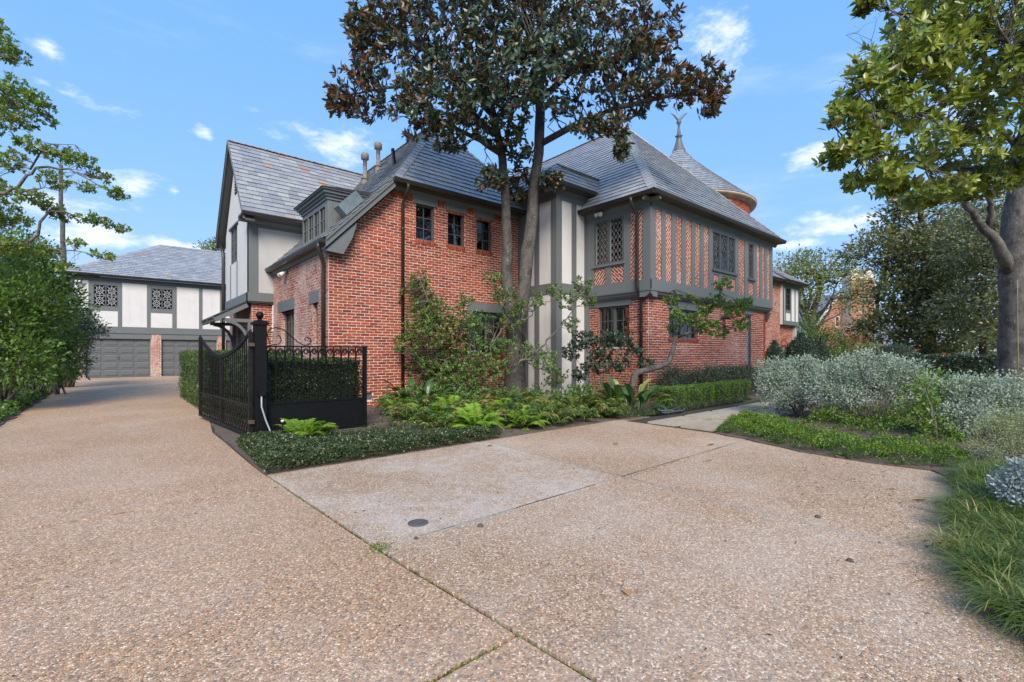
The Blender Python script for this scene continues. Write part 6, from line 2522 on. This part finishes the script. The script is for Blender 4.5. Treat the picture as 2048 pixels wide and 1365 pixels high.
hedge("clipped_hedge", "tall clipped hedge along the driveway, behind the open gate", [((-1.95, -2.35, 0), (-1.2, .75, 1.27)), ((-2.22, .70, 0), (-1.3, 6.1, 1.30))], 46000, .036, "l_hedge")
hedge("clipped_hedge", "shaded clipped hedge standing behind the iron fence panel", [((-1.85, -2.60, .0), (-.30, -2.05, 1.16))], 17000, .036, "l_hedge_shaded")
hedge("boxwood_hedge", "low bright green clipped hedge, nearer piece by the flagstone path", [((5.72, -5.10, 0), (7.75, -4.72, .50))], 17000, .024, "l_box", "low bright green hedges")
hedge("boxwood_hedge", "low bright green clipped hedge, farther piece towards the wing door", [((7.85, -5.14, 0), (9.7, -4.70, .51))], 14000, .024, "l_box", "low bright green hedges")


def shrub(name, lab, cat, blobs, clumps, per, spread, size, m, base=None, wd=.5, group=None, bark_="bark_twig", stems=6, r0=.015, hollow=.5, broad=False, flat=1.0, upw=.25, trunkname="stem", crown="foliage", twig_every=2, outward=.7):
    o = thing(name, lab, cat, group)
    P, D, R_, K = cloud(blobs, clumps, per, spread, outward, upw, hollow, flat)
    keep = P[:, 2] > 0.01
    P, D, R_ = P[keep], D[keep], R_[keep]
    if base is not None:
        tb = MB()
        src = []
        for i in range(stems):
            b = blobs[i % len(blobs)]
            q = Vector(b[0]) + Vector((random.gauss(0, .4) * b[1][0], random.gauss(0, .4) * b[1][1], random.uniform(-.2, .5) * b[1][2]))
            p0 = Vector(base) + Vector((random.gauss(0, r0 * 3), random.gauss(0, r0 * 3), -.03))
            src += stem(tb, [p0, p0.lerp(q, .35) + Vector((0, 0, .12 * (q - p0).length)), p0.lerp(q, .7) + Vector((0, 0, .06 * (q - p0).length)), q], r0, r0 * .35, 6, r0)
        if twig_every:
            twigs(tb, src, K[::twig_every], r0 * .4, r0 * .15)
        tb.build(trunkname, bark_, o, True)
    leaf_mesh(crown, P, D, size * rng.uniform(.65, 1.25, len(P)), size * wd, m, o, rnd=R_, broad=broad)
    return o


# dark low shrubs under the wing
shrub("dark_low_hedge", "loose dark purplish-green shrub row against the wing's brick wall", "shrub", [((7.5 + i * .72 + random.uniform(-.1, .1), -4.15 + random.uniform(-.1, .1), .42), (.52, .36, .42 + random.uniform(-.05, .06))) for i in range(8)], 1100, 28, .07, .048, "l_low", (10, -4.1, 0), .6, stems=10, r0=.012, hollow=.7)

# silver sage
def gl(px, py, d, r, rz, ry=None):
    return blob(px, py, d, r, rz, ry)


shrub("silver_sage", "silver-grey sage shrub nearest the flagstone path", "shrub", [gl(1560, 775, 9.4, .42, .38), gl(1600, 745, 9.6, .45, .30), gl(1640, 760, 9.4, .4, .34), gl(1545, 745, 9.6, .3, .28), gl(1590, 795, 9.2, .22, .12)], 640, 17, .048, .042, "l_sage", W(1600, 9.2), .6, "silver sage shrubs", stems=16, r0=.012, hollow=.55)
shrub("silver_sage", "widest silver-grey sage shrub, in the middle of the right bed", "shrub", [gl(1690, 760, 8.6, .5, .42), gl(1740, 745, 8.4, .5, .38), gl(1800, 755, 8.2, .48, .36), gl(1700, 795, 8.2, .28, .14), gl(1770, 785, 8.2, .3, .16), gl(1650, 780, 8.5, .3, .2), gl(1840, 765, 8.3, .22, .2)], 930, 17, .048, .042, "l_sage", W(1730, 8.1), .6, "silver sage shrubs", stems=22, r0=.013, hollow=.55)
shrub("silver_sage", "silver-grey sage shrub before the thick grey tree trunk", "shrub", [gl(1915, 785, 7.2, .3, .28), gl(1960, 790, 7.0, .4, .32), gl(2010, 800, 6.9, .42, .30), gl(1930, 830, 6.8, .3, .22), gl(2060, 790, 6.9, .4, .35), gl(1890, 795, 7.2, .18, .2)], 640, 17, .046, .040, "l_sage", W(1960, 6.8), .6, "silver sage shrubs", stems=14, r0=.012, hollow=.5)
shrub("yellow_sage", "yellowish feathery sage shrub at the right edge above the lily turf", "shrub", [gl(1985, 870, 5.5, .22, .22), gl(2030, 860, 5.4, .28, .28), gl(2070, 880, 5.3, .3, .3), gl(1960, 905, 5.4, .15, .15), gl(2030, 910, 5.2, .25, .16)], 480, 22, .038, .022, "l_sage2", W(2030, 5.2), .45, None, stems=14, r0=.008, hollow=.3)
shrub("green_sapling", "bright green leafy sapling growing through the silver sage", "shrub", [gl(1830, 800, 7.3, .26, .2), gl(1860, 770, 7.2, .2, .2), gl(1870, 820, 7.1, .16, .14), gl(1845, 840, 7.1, .14, .1)], 55, 14, .055, .062, "l_citrus", W(1860, 6.9), .55, None, "bark_twig", 4, .018, .2, True)
shrub("dusty_miller", "pale blue-grey dusty miller above the lily turf", "plant", [gl(2045, 985, 3.6, .12, .10), gl(2020, 965, 3.7, .08, .06), gl(2070, 950, 3.6, .14, .12), gl(2065, 1020, 3.5, .12, .08)], 95, 26, .028, .034, "l_dusty", W(2060, 3.6), .5, None, stems=8, r0=.006, hollow=.3, broad=True)

# ---- right-hand magnolia with a thick pale trunk
rt = thing("pale_trunk_tree", "tall tree with thick pale grey trunk and large shiny leaves, at the right edge", "tree")
tb = MB()
DR = 13.0
src = []
tb.tube([W(2040, DR, -.05), W(2040, DR, .25), WY(2038, 720, DR), WY(2036, 600, DR), WY(2037, 520, DR), WY(2040, 430, DR), WY(2052, 330, DR), WY(2070, 200, DR), WY(2090, 60, DR), WY(2095, -120, DR)], [.62, .49, .42, .39, .41, .35, .28, .23, .17, .1], 18, True, .045)
stem(tb, [WY(2028, 560, DR), WY(2000, 500, DR - .2), WY(1975, 460, DR - .3), WY(1940, 425, DR - .4), WY(1925, 380, DR - .6)], .15, .07, 9, .035)
stem(tb, [WY(1975, 460, DR - .3), WY(1985, 420, DR - .4), WY(1970, 360, DR - .8)], .09, .05, 8, .02)
for p in ([(2055, 320, 12.8), (1990, 250, 11), (1900, 170, 8.8), (1820, 120, 7.4), (1740, 120, 6.8)], [(2052, 330, 12.8), (1970, 340, 10.8), (1880, 340, 9), (1790, 330, 7.6), (1700, 300, 6.9)],
          [(2070, 190, 12.8), (1980, 120, 10.4), (1880, 60, 8.2), (1780, 20, 7)], [(1925, 380, 12.4), (1880, 390, 10.5), (1850, 370, 9)], [(2070, 200, 12.8), (2060, 180, 10), (2040, 120, 8.2), (2000, 60, 7)],
          [(1990, 250, 11), (1930, 260, 9.2), (1850, 230, 7.6), (1750, 220, 6.8)], [(2052, 330, 12.8), (2040, 300, 10.5), (2030, 280, 9)]):
    src += stem(tb, [WY(*q) for q in p], .07, .012, 7, .02)
rb = [(1735, 165, 6.8, .30, .3), (1690, 235, 6.8, .22, .25), (1680, 310, 6.9, .2, .18), (1720, 290, 6.9, .3, .3), (1745, 355, 7.1, .3, .2), (1790, 110, 7, .42, .4), (1845, 190, 7.4, .5, .5), (1820, 290, 7.4, .45, .4), (1890, 80, 7.6, .5, .5), (1880, 380, 8.6, .45, .28),
      (1930, 280, 8.6, .6, .5), (1960, 130, 8, .6, .6), (2030, 210, 8.4, .6, .6), (2000, 330, 9.4, .7, .4), (1850, 20, 7.2, .5, .4), (1960, 20, 7.4, .5, .5), (2040, 60, 7.6, .6, .6), (1775, 225, 7, .35, .35), (1735, 8, 6.9, .14, .10), (1790, 375, 7.6, .2, .14), (1830, 130, 7.2, .45, .4),
      (1900, -80, 7.6, .7, .5), (2010, -90, 8, .9, .6), (2100, 120, 8.5, .9, 1.2), (1950, 370, 9.6, .5, .3), (2050, 340, 9.6, .6, .4), (1855, 400, 9, .2, .12)]
tips, axs = [], []
for a, b, d, r, rz in rb:
    bl = blob(a, b, d, r, rz, r * 1.3)
    k = int(20 + 170 * (r * r * rz * 1.3) ** 0.62)
    q = in_ball(k, .25)
    tips.append(np.array(bl[0]) + q * np.array(bl[1]))
tips = np.concatenate(tips)
axs = unit(tips - np.array(WY(1960, 280, 10))) * .9 + rng.normal(size=tips.shape) * .6 + np.array([0, 0, .45])
P, D, U, R_ = whorls(tips, axs, 8, .12, .03, (.5, 1.5))
twigs(tb, src, tips[::2], .011, .005, .05)
tb.build("trunk", "bark_pale", rt, True)
k = MB()
k.tube([WY(2037, 775, DR - .50), WY(2036, 700, DR - .46), WY(2035, 600, DR - .43), WY(2035, 560, DR - .45)], .011, 6)
k.build("cable", "cable", rt, True)
leaf_mesh("crown", P, D, rng.uniform(.11, .175, len(P)), rng.uniform(.05, .066, len(P)), "l_mag2", rt, up=U, rnd=R_, fold=.14)

# ---- left: overhanging tree
ltree = thing("overhanging_tree", "airy tree with small yellow-green leaves overhanging the drive from the left edge", "tree")
tb = MB()
DT = 10.0
src = []
tb.tube([W(-150, DT, -.05), WY(-150, 700, DT), WY(-140, 500, DT), WY(-120, 300, DT), WY(-100, 100, DT), WY(-90, -60, DT)], [.26, .2, .18, .15, .11, .05], 10)
for p, r in (([(-135, 480, 10), (-60, 470, 10), (0, 500, 10), (40, 490, 10), (75, 480, 10), (85, 430, 10), (110, 420, 10), (180, 440, 10), (255, 462, 10)], .06), ([(-120, 300, 10), (-40, 380, 9.8), (30, 390, 9.8), (60, 340, 9.8), (110, 330, 9.8), (200, 370, 9.8), (250, 392, 9.8)], .05),
             ([(-110, 200, 10), (-30, 220, 10), (40, 210, 10), (100, 240, 10)], .045), ([(-100, 100, 10), (0, 110, 10), (45, 120, 10)], .04), ([(75, 480, 10), (110, 500, 10.1), (160, 505, 10.1), (215, 520, 10.1)], .02), ([(30, 390, 9.8), (80, 375, 9.6), (130, 385, 9.6)], .02), ([(60, 340, 9.8), (90, 290, 9.8), (150, 290, 9.8)], .02)):
    src += stem(tb, [WY(*q) for q in p], r, .006, 6, .02)
ob_ = [(25, 110, .3, .14), (5, 85, .25, .12), (20, 180, .42, .28), (70, 205, .33, .18), (95, 240, .2, .08), (30, 240, .4, .16), (70, 290, .33, .14), (20, 320, .36, .24), (120, 310, .34, .16), (160, 320, .3, .12), (200, 352, .25, .12), (230, 385, .22, .1), (250, 395, .12, .06), (60, 395, .36, .13), (110, 360, .3, .14), (170, 375, .2, .1),
       (130, 432, .3, .1), (190, 440, .28, .1), (240, 458, .22, .08), (30, 440, .33, .15), (100, 415, .25, .1), (150, 485, .2, .09), (205, 512, .24, .07), (100, 505, .3, .12), (20, 495, .4, .2), (130, 535, .16, .12), (-60, 200, .8, .7), (-60, 400, .8, .7), (-60, 60, .7, .5)]
ob_ = [blob(a, b, DT + random.uniform(-.5, .5), r, rz, r * 1.4) for a, b, r, rz in ob_]
P, D, U, R_, K = sprigs(ob_, 2300, 8, .08, .15, .25)
twigs(tb, src, K[::3], .006, .002)
tb.build("trunk", "bark_twig", ltree, True)
leaf_mesh("crown", P, D, rng.uniform(.06, .10, len(P)), rng.uniform(.028, .042, len(P)), "l_left", ltree, up=U, rnd=R_)

# left shrubs along the drive
for lab, bl, cl, pr, sp, sz, m, bs in (
    ("dense green shrub nearest the camera at the left edge of the drive", [gl(-20, 650, 10.5, 1.0, .9), gl(40, 620, 11, .8, .8), gl(20, 720, 10.2, .7, .5), gl(50, 690, 11, .6, .6), gl(70, 745, 10.8, .35, .3), gl(-60, 560, 11, 1.1, 1.0)], 470, 26, .12, .11, "l_leftdk", W(10, 10.6)),
    ("tall dark green shrub behind the nearest shrub on the left", [gl(10, 520, 13.5, 1.1, .9), gl(70, 540, 13.5, .7, .6), gl(110, 600, 13.8, .7, .7), gl(60, 620, 13.2, .9, .9), gl(90, 680, 13, .7, .6), gl(120, 720, 13, .45, .4)], 470, 26, .13, .115, "l_leftdk", W(70, 13.4)),
    ("dark glossy shrub drooping over the drive before the garage", [gl(150, 640, 17.5, .65, .5), gl(175, 660, 17.3, .5, .35), gl(140, 690, 17.5, .6, .6), gl(150, 730, 17.5, .4, .35), gl(120, 650, 18, .8, .9)], 420, 28, .11, .085, "l_dark", W(138, 17.6)),
    ("low yellow-green plant at the foot of the left shrubs", [gl(120, 745, 14.5, .35, .22), gl(105, 735, 14.8, .3, .25)], 70, 24, .08, .09, "l_ygr", W(115, 14.5))):
    shrub("left_shrub", lab, "shrub", bl, cl, pr, sp, sz, m, bs, .5, None if "low" in lab else "shrubs along the left of the drive", stems=10, r0=.03, hollow=.62, broad=False)


# ---- trees farther off
def tree(name, lab, px, d, crown, m, clumps, per, spread, size, trunk, tr=.3, group=None, bark_="bark_dark", hollow=.45, limbs=9, flat=.7, broad=False):
    o = thing(name, lab, "tree", group)
    bl = [blob(a, b, dd, r, rz, ry) for a, b, dd, r, rz, ry in crown]
    P, D, R_, K = cloud(bl, clumps, per, spread, .6, .25, hollow, flat)
    tb = MB()
    tp = [WY(a, b, d) for a, b in trunk]
    tp[0].z = -.1
    src = stem(tb, tp, tr, tr * .3, 9, tr * .05)
    n0 = len(src) // 3
    for i in range(limbs):
        b = bl[i % len(bl)]
        q = Vector(b[0]) + Vector((random.gauss(0, .3) * b[1][0], random.gauss(0, .3) * b[1][1], random.gauss(0, .3) * b[1][2]))
        p0 = Vector(src[random.randrange(n0, len(src))])
        if p0.z > q.z:
            p0 = Vector(src[n0])
        src += stem(tb, wiggle(p0, q, 4, .06, .05), tr * .32, tr * .06, 6)
    twigs(tb, src, K[::3], tr * .07, tr * .02)
    tb.build("trunk", bark_, o, True)
    leaf_mesh("crown", P, D, size * rng.uniform(.65, 1.25, len(P)), size * .5, m, o, rnd=R_, broad=broad)
    return o


tree("far_magnolia", "dark pyramidal magnolia beyond the garden, in front of the neighbouring chimneys", 1850, 30,
     [(1830, 440, 30, 2.0, 1.7, 2), (1760, 500, 30, 1.8, 1.3, 2), (1860, 520, 29, 2.6, 1.9, 2.4), (1800, 590, 29, 2.2, 1.5, 2), (1900, 600, 29.5, 2.2, 2.0, 2.2), (1780, 650, 29, 1.8, .9, 1.8), (1870, 670, 29, 2.4, 1.2, 2.2), (1930, 480, 30, 1.9, 2.2, 2), (1810, 400, 30, 1.0, .9, 1)],
     "l_back", 1200, 17, .27, .27, [(1856, 745), (1856, 650), (1852, 560), (1846, 480), (1838, 390)], .42, bark_="bark_dark", limbs=22, hollow=.3)
tree("spreading_oak", "spreading oak with a forked dark trunk just past the far end of the house", 1630, 45,
     [(1600, 560, 45, 2.6, 1.4, 3), (1640, 530, 45, 2.6, 1.4, 3), (1580, 600, 45, 1.6, 1.2, 2), (1680, 560, 45, 2.0, 1.6, 2.5), (1625, 600, 45, 1.6, .8, 2), (1560, 550, 45, 1.5, 1.0, 2), (1600, 520, 46, 1.6, .8, 2), (1700, 600, 45, 1.2, 1.0, 2)],
     "l_oak", 330, 16, .38, .30, [(1628, 730), (1627, 670), (1622, 630), (1640, 590), (1640, 550)], .5, hollow=.25, limbs=16)
tree("grey_green_tree", "greyish evergreen filling the gap left of the thick pale trunk", 1960, 25,
     [(1950, 480, 25, 1.6, 1.8, 2), (1990, 420, 25, 1.6, 1.6, 2), (1990, 560, 25, 1.6, 1.8, 2), (1940, 620, 25, 1.4, 1.4, 2), (2000, 660, 25, 1.3, 1.0, 2), (2060, 500, 26, 2.2, 3, 2)],
     "l_olive", 800, 17, .24, .20, [(1965, 740), (1965, 640), (1970, 540), (1975, 430)], .16, hollow=.3, limbs=14)
tree("right_edge_tree", "dark evergreen behind the thick pale trunk at the right edge", 2090, 20,
     [(2080, 600, 20, 1.6, 1.8, 2), (2110, 450, 20, 2.2, 2.4, 2), (2050, 660, 20, 1.0, .9, 1.2)], "l_back", 420, 17, .25, .2, [(2095, 750), (2095, 600), (2100, 450)], .3, hollow=.3)
tree("leaning_pine", "small pine top showing above the garage roof ridge", 420, 48, [(418, 495, 48, .95, .35, 1), (435, 490, 48, .7, .3, 1)], "l_oak", 46, 20, .22, .22, [(450, 740), (452, 600), (440, 510), (425, 496)], .16, limbs=4)
# bare trunk and twigs beyond the left shrubs
bt = thing("tall_bare_tree", "bare brown trunk with fine leafless twigs, beyond the left shrubs near the garage", "tree")
tb = MB()
src = stem(tb, [W(126, 27, -.1), WY(126, 600, 27), WY(126, 500, 27), WY(124, 430, 27), WY(122, 330, 27)], .17, .09, 9, .02)
for i in range(26):
    a, b = random.uniform(85, 165), random.uniform(500, 600)
    q = WY(a, b, 27 + random.uniform(-1.5, 1.5))
    twigs(tb, src[20:], [np.array(q)], .03, .006, .08)
    src += along([q, q + Vector((0, 0, .4))], .2)
tb.build("trunk", "bark", bt, True)
# leafless crown with tiny buds against the sky, right
bb = thing("bare_tree", "leafless tree whose thin dark twigs show beside the large-leaved tree at top right", "tree")
tb = MB()
src = stem(tb, [W(2010, 24, -.1), WY(2010, 560, 24), WY(1985, 400, 24), WY(1920, 300, 24), WY(1840, 210, 24)], .16, .04, 8, .03)
ends = []
for i in range(16):
    q = WY(random.uniform(1655, 1790), random.uniform(25, 200), 24 + random.uniform(-1, 1))
    p0 = Vector(src[-1 - random.randrange(6)])
    pts = wiggle(p0, q, 7, .03, .02)
    tb.tube(pts, taper(.035, .008, 7), 4, False)
    for k2 in range(7):
        c = Vector(pts[random.randrange(3, 8)])
        e = c + Vector((random.gauss(0, .5), random.gauss(0, .5), random.uniform(-.1, .8)))
        tb.tube(wiggle(c, e, 3, .05), taper(.012, .005, 3), 4, False)
        ends += [tuple(e)] * 3
tb.build("trunk", "bark_dark", bb, True)
ends = np.array(ends)
leaf_mesh("buds", ends + rng.normal(size=ends.shape) * .12, rng.normal(size=ends.shape), .07, .04, "l_oak", bb, broad=False, kind="stuff")

# clipped hollies and rounded shrubs at the end of the house
def cone_shrub(lab, px, d, r, h, m, group=None, cat="shrub", cone=True, size=.06):
    o = thing("clipped_holly" if cone else "rounded_shrub", lab, cat, group)
    c = W(px, d)
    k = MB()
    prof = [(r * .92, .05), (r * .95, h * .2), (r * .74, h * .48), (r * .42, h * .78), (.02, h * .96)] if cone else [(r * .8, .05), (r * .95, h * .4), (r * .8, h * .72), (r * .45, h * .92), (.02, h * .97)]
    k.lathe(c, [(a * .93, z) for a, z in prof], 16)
    k.build("dark_core", "core", o)
    n = int(5200 * r * h)
    zz = rng.random(n) ** 1.3
    rad = np.interp(zz * h, [z for a, z in prof], [a for a, z in prof])
    th = rng.uniform(0, 2 * PI, n)
    P = np.column_stack([c.x + rad * np.cos(th), c.y + rad * np.sin(th), zz * h + .03])
    nr = np.column_stack([np.cos(th), np.sin(th), np.full(n, .4)])
    lum = np.sin(th * 5 + zz * 9) * .03
    P += nr * (rng.normal(size=n) * .03 + lum)[:, None]
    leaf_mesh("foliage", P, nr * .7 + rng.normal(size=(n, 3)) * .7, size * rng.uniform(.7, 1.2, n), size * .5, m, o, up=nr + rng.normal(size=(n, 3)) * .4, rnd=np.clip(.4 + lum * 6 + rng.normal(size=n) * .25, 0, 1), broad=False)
    return o


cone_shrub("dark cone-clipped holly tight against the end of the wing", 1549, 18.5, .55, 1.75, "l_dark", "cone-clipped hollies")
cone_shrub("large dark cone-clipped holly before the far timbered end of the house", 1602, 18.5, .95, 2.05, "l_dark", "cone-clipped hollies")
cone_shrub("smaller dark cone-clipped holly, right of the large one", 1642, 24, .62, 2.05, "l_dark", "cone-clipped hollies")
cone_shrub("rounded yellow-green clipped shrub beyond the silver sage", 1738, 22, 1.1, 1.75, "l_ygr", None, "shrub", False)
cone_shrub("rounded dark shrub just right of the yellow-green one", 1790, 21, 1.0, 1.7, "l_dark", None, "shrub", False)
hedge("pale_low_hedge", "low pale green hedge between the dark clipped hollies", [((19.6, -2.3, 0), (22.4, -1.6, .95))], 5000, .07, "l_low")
hedge("garden_hedge", "long dark hedge closing the garden behind the silver sage", [(tuple(W(1800, 23) - Vector((0, 0, 0)))[:2] + (0,), (0, 0, 0))][:0] or [((20.0, -13.5, 0), (21.2, -6.0, 1.15))], 16000, .09, "l_dark")
shrub("rust_shrub", "orange-brown autumn shrub before the neighbouring brick house", "shrub", [gl(1690, 670, 40, 1.5, 1.2), gl(1720, 690, 40, 1.6, 1.0), gl(1660, 690, 40, 1.0, .8)], 180, 16, .3, .16, "l_rust", W(1690, 40), .5, None, "bark_pale", 12, .05, .3)
shrub("far_green_shrub", "loose green shrub between the oak trunk and the rust shrub", "shrub", [gl(1610, 660, 30, 1.3, 1.0), gl(1650, 690, 29, 1.4, .8), gl(1590, 690, 31, 1.0, 1.0), gl(1680, 715, 28, 1.1, .5), gl(1720, 715, 27, .9, .5)], 330, 16, .22, .14, "l_leftdk", W(1640, 29.5), .5, None, stems=10, r0=.04, hollow=.4)
for i, (px, d, h, lab) in enumerate(((1480, 75, 9, "far row of trees behind the house roofs"), (1780, 80, 8, "distant mass of trees behind the neighbouring house"), (2000, 60, 9, "distant trees behind the right-hand garden"), (-60, 45, 9, "distant trees behind the left shrubs"))):
    o = MB()
    c = W(px, d, h * .45)
    bl = [(tuple(c + Vector((random.gauss(0, 5), random.gauss(0, 3), random.gauss(-1, 1.0)))), (3.5, 3, h * .33)) for k in range(7)]
    P, D, R_, K = cloud(bl, 420, 14, .5, .6, .2, .3)
    P = np.maximum(P, np.array([-1e9, -1e9, .05]))
    ob = leaf_mesh("distant_trees", P, D, .45, .25, "l_back" if i != 0 else "l_oak", None, rnd=R_, broad=False, kind="stuff")

# ---- neighbouring house
nb_ = thing("neighbour_house", "neighbouring brick house with a steep gable and two tall chimneys, beyond the garden", "house")
DN = 56
o0 = W(1678, DN)
ux = Vector((RGT[0], RGT[1], 0)).lerp(Vector((FWD[0], FWD[1], 0)), .12).normalized()
nx = Vector((ux.y, -ux.x, 0))
FN = frame(o0, ux, nx)
k = MB()
k.fpoly(FN, [(-5.0, 0), (5, 0), (5, 2.6), (0, 8.3), (-5.0, 2.6)], -8, 0)
nw = k.build("wall", "mortar", nb_)
k = MB()
lay_m = bricks_on(FN, [(-5.0, 0), (5, 0), (5, 2.6), (0, 8.3), (-5.0, 2.6)], [(-.55, 0.05, 4.4, 5.7)], 4)
lay(k, FN, lay_m)
k.build("brickwork", "brick_far" if "brick_far" in M else "brick", nw, kind="stuff")
for sg in (-1, 1):
    k = MB()
    k.bar(FN(sg * 5.3, 2.25, .1), FN(0, 8.45, .1), .3, .28, FN.n)
    k.build("verge_board", "far_trim", nb_)
k = MB()
k.fbox(FN, -.55, .05, 4.4, 5.7, -.1, .02)
wn = k.build("window", "far_trim", nb_)
k = MB()
k.fbox(FN, -.43, -.07, 4.5, 5.6, .021, .03)
k.build("pane", "dark_room", wn)
for a, b, tp_ in ((.35, 1.75, 9.9), (2.1, 3.5, 9.9)):
    k = MB()
    k.fbox(FN, a, b, 4.2, tp_, .05, 1.35)
    k.fbox(FN, a - .1, b + .1, tp_, tp_ + .35, -.05, 1.45)
    k.fbox(FN, a + .15, b - .15, tp_ + .35, tp_ + 1.3, .2, 1.2)
    co_ = k.build("chimney", "mortar", nb_)
    k = MB()
    for F_, a0, a1 in ((frame(FN(0, 0, 1.35), FN.u, FN.n), a, b), (frame(FN(a, 0, 0), FN.n * -1, FN.u * -1), -1.35, -.05)):
        lay(k, F_, bricks_on(F_, [(a0, 4.2), (a1, 4.2), (a1, tp_), (a0, tp_)], [], 7))
    k.build("brickwork", "brick", co_, kind="stuff")
k = MB()
k.fbox(FN, -.6, 4.2, 0, 4.2, .04, 1.6)
co_ = k.build("chimney_base", "mortar", nb_)
k = MB()
F_ = frame(FN(0, 0, 1.6), FN.u, FN.n)
lay(k, F_, bricks_on(F_, [(-.6, 0), (4.2, 0), (4.2, 4.2), (-.6, 4.2)], [], 9))
k.build("brickwork", "brick", co_, kind="stuff")
dk, stf = MB(), MB()
ro_ = link("roof", bpy.data.meshes.new("roof"), nb_)
A = FN(1.5, 2.0, 4)
B = FN(11, 2.0, 4)
roof_plane(ro_, [A, B, FN(9.5, 4.6, 1.0), FN(1.5, 4.6, 1.0)], dk, None, stf, None, seed=5, exp=.3, wid=.4)
roof_plane(ro_, [FN(-5.4, 2.3, 0), FN(-5.4, 2.3, -8), FN(0, 8.4, -8), FN(0, 8.4, 0)][::-1], dk, None, MB(), None, seed=6, exp=.6, wid=.8)
ro_.data = dk.mesh("roof", "far_roof")
stf.build("slating", "far_roof", ro_, kind="stuff")
k = MB()
k.fbox(FN, 2, 11, 0, 2.1, 1.0, 3.6)
k.build("wall", "brick", nb_)

# crumbs and bits of leaf blown about the drive
xy = np.concatenate([in_poly(260, [(-5.2, -11), (-2.4, -11), (-2.4, 10), (-5.2, 10)]), in_poly(330, [(-2.2, -10.6), (0.9, -10.2), (3.0, -9.2), (3.6, -7.2), (3.7, -5.3), (-2.2, -5.3)]), in_poly(220, [(0.2, -10.4), (0.9, -10.1), (3.0, -9.6), (3.0, -8.6), (1.2, -8.9)])])
n = len(xy)
leaf_mesh("drive_debris", np.column_stack([xy, rng.uniform(.003, .008, n)]), rng.normal(size=(n, 3)) * np.array([1, 1, .12]), rng.uniform(.008, .032, n) * rng.choice([1, 1, 1, 1.5], n), rng.uniform(.005, .014, n), "l_litter", None, up=rng.normal(size=(n, 3)) * .3 + np.array([0, 0, 1.0]), rnd=rng.random(n), broad=False, kind="stuff")

# ---- small things lying about
def fallen(px, py, L_, wd, lab, col, ang):
    c = G(px, py)
    d = np.array([[math.cos(ang), math.sin(ang), .05]])
    o = leaf_mesh("fallen_leaf", np.array([[c.x, c.y, .006]]) - d * L_ / 2, d, L_, wd, "l_dry", None, up=np.array([[.15, .1, 1.0]]), rnd=np.array([col]), fold=.25)
    tag(o, lab, "leaf", "fallen leaves on the drive")


fallen(1232, 889, .15, .07, "orange-brown fallen leaf lying below the flagstones, left of two others", .45, .4)
fallen(1422, 891, .13, .06, "orange fallen leaf lying on the drive where two joints meet", .4, -.3)
fallen(1418, 922, .15, .04, "narrow tan fallen leaf lying below the joint", .6, 1.0 - .9)
fallen(1254, 1188, .065, .06, "pale beige fallen leaf lying alone in the middle of the foreground", .62, .9)
fallen(1838, 1002, .13, .045, "pale curled fallen leaf next to the lily turf", .65, -.9)
fallen(1880, 1006, .14, .035, "reddish-brown fallen leaf touching the lily turf", .05, -.5)
fallen(1650, 930, .09, .03, "small greenish fallen leaf near the herb border", .66, .2)
fallen(1782, 980, .10, .03, "faint tan fallen leaf, left of the pale curled one", .62, -.8)
fallen(902, 880, .14, .06, "orange fallen leaf at the foot of the ferns", .45, .6)
fallen(980, 893, .10, .05, "rust fallen leaf on the pale slab below the ferns", .3, .1)
c = G(836, 1047)
k = MB()
k.lathe((c.x, c.y, 0), [(.078, .001), (.078, .006), (.07, .008), (.0, .008)], 28)
tag(k.build("drain_cover", "drain", None, True), "small round dark drain lid set in the pale slab", "drain cover")
for (a, b, r, lab) in ((961, 1053, .022, "dark clod of dirt on the pale joint line"), (832, 1078, .016, "small brown clod near the end of the pale slab"), (1700, 1123, .02, "dark twiggy scrap right of the long joint"), (1636, 1035, .02, "dark scrap of leaf near the right-hand slab")):
    c = G(a, b)
    k = MB()
    k.lathe((c.x, c.y, 0), [(r * 1.2, 0), (r * (1 + random.uniform(-.2, .2)), r * .5), (r * .6, r * .85), (0.002, r)], 7)
    tag(k.build("dirt_clod", "soil", None), lab, "dirt", "scraps on the drive")
c = G(652, 857)
k = MB()
k.lathe((c.x, c.y, 0.02), [(.07, -.02), (.075, .03), (.05, .06), (.03, .09), (0.002, .10)], 6)
tag(k.build("stone", "white_stone", None), "pale stone lying in the bed right of the fence fern", "stone")
c = W(565, 6.7)
k = MB()
li = thing("garden_light", "tiny white garden marker light standing before the fence base panel", "light")
k.tube([(c.x, c.y, 0), (c.x, c.y, .30)], .007, 6)
k.build("stake", "iron", li)
k = MB()
k.lathe((c.x, c.y, .30), [(.012, 0), (.022, .012), (.022, .03), (.0, .035)], 10)
k.build("lamp_head", "lamp_white", li, True)
c = G(1335, 826)
k = MB()
pts = []
for i in range(150):
    a = i / 150 * 2 * PI * 6.5
    r = .30 + .10 * math.sin(i * .37) + .04 * math.sin(a * 1.7)
    pts.append((c.x + r * 1.5 * math.cos(a), c.y + r * .8 * math.sin(a) + .1 * math.cos(a), .05 + .05 * (i / 150) + .012 * math.sin(a * 3.1)))
k.tube(pts, .011, 6)
tag(k.build("garden_hose", "hose", None, True), "coiled grey-blue garden hose lying beside the flagstones", "hose")
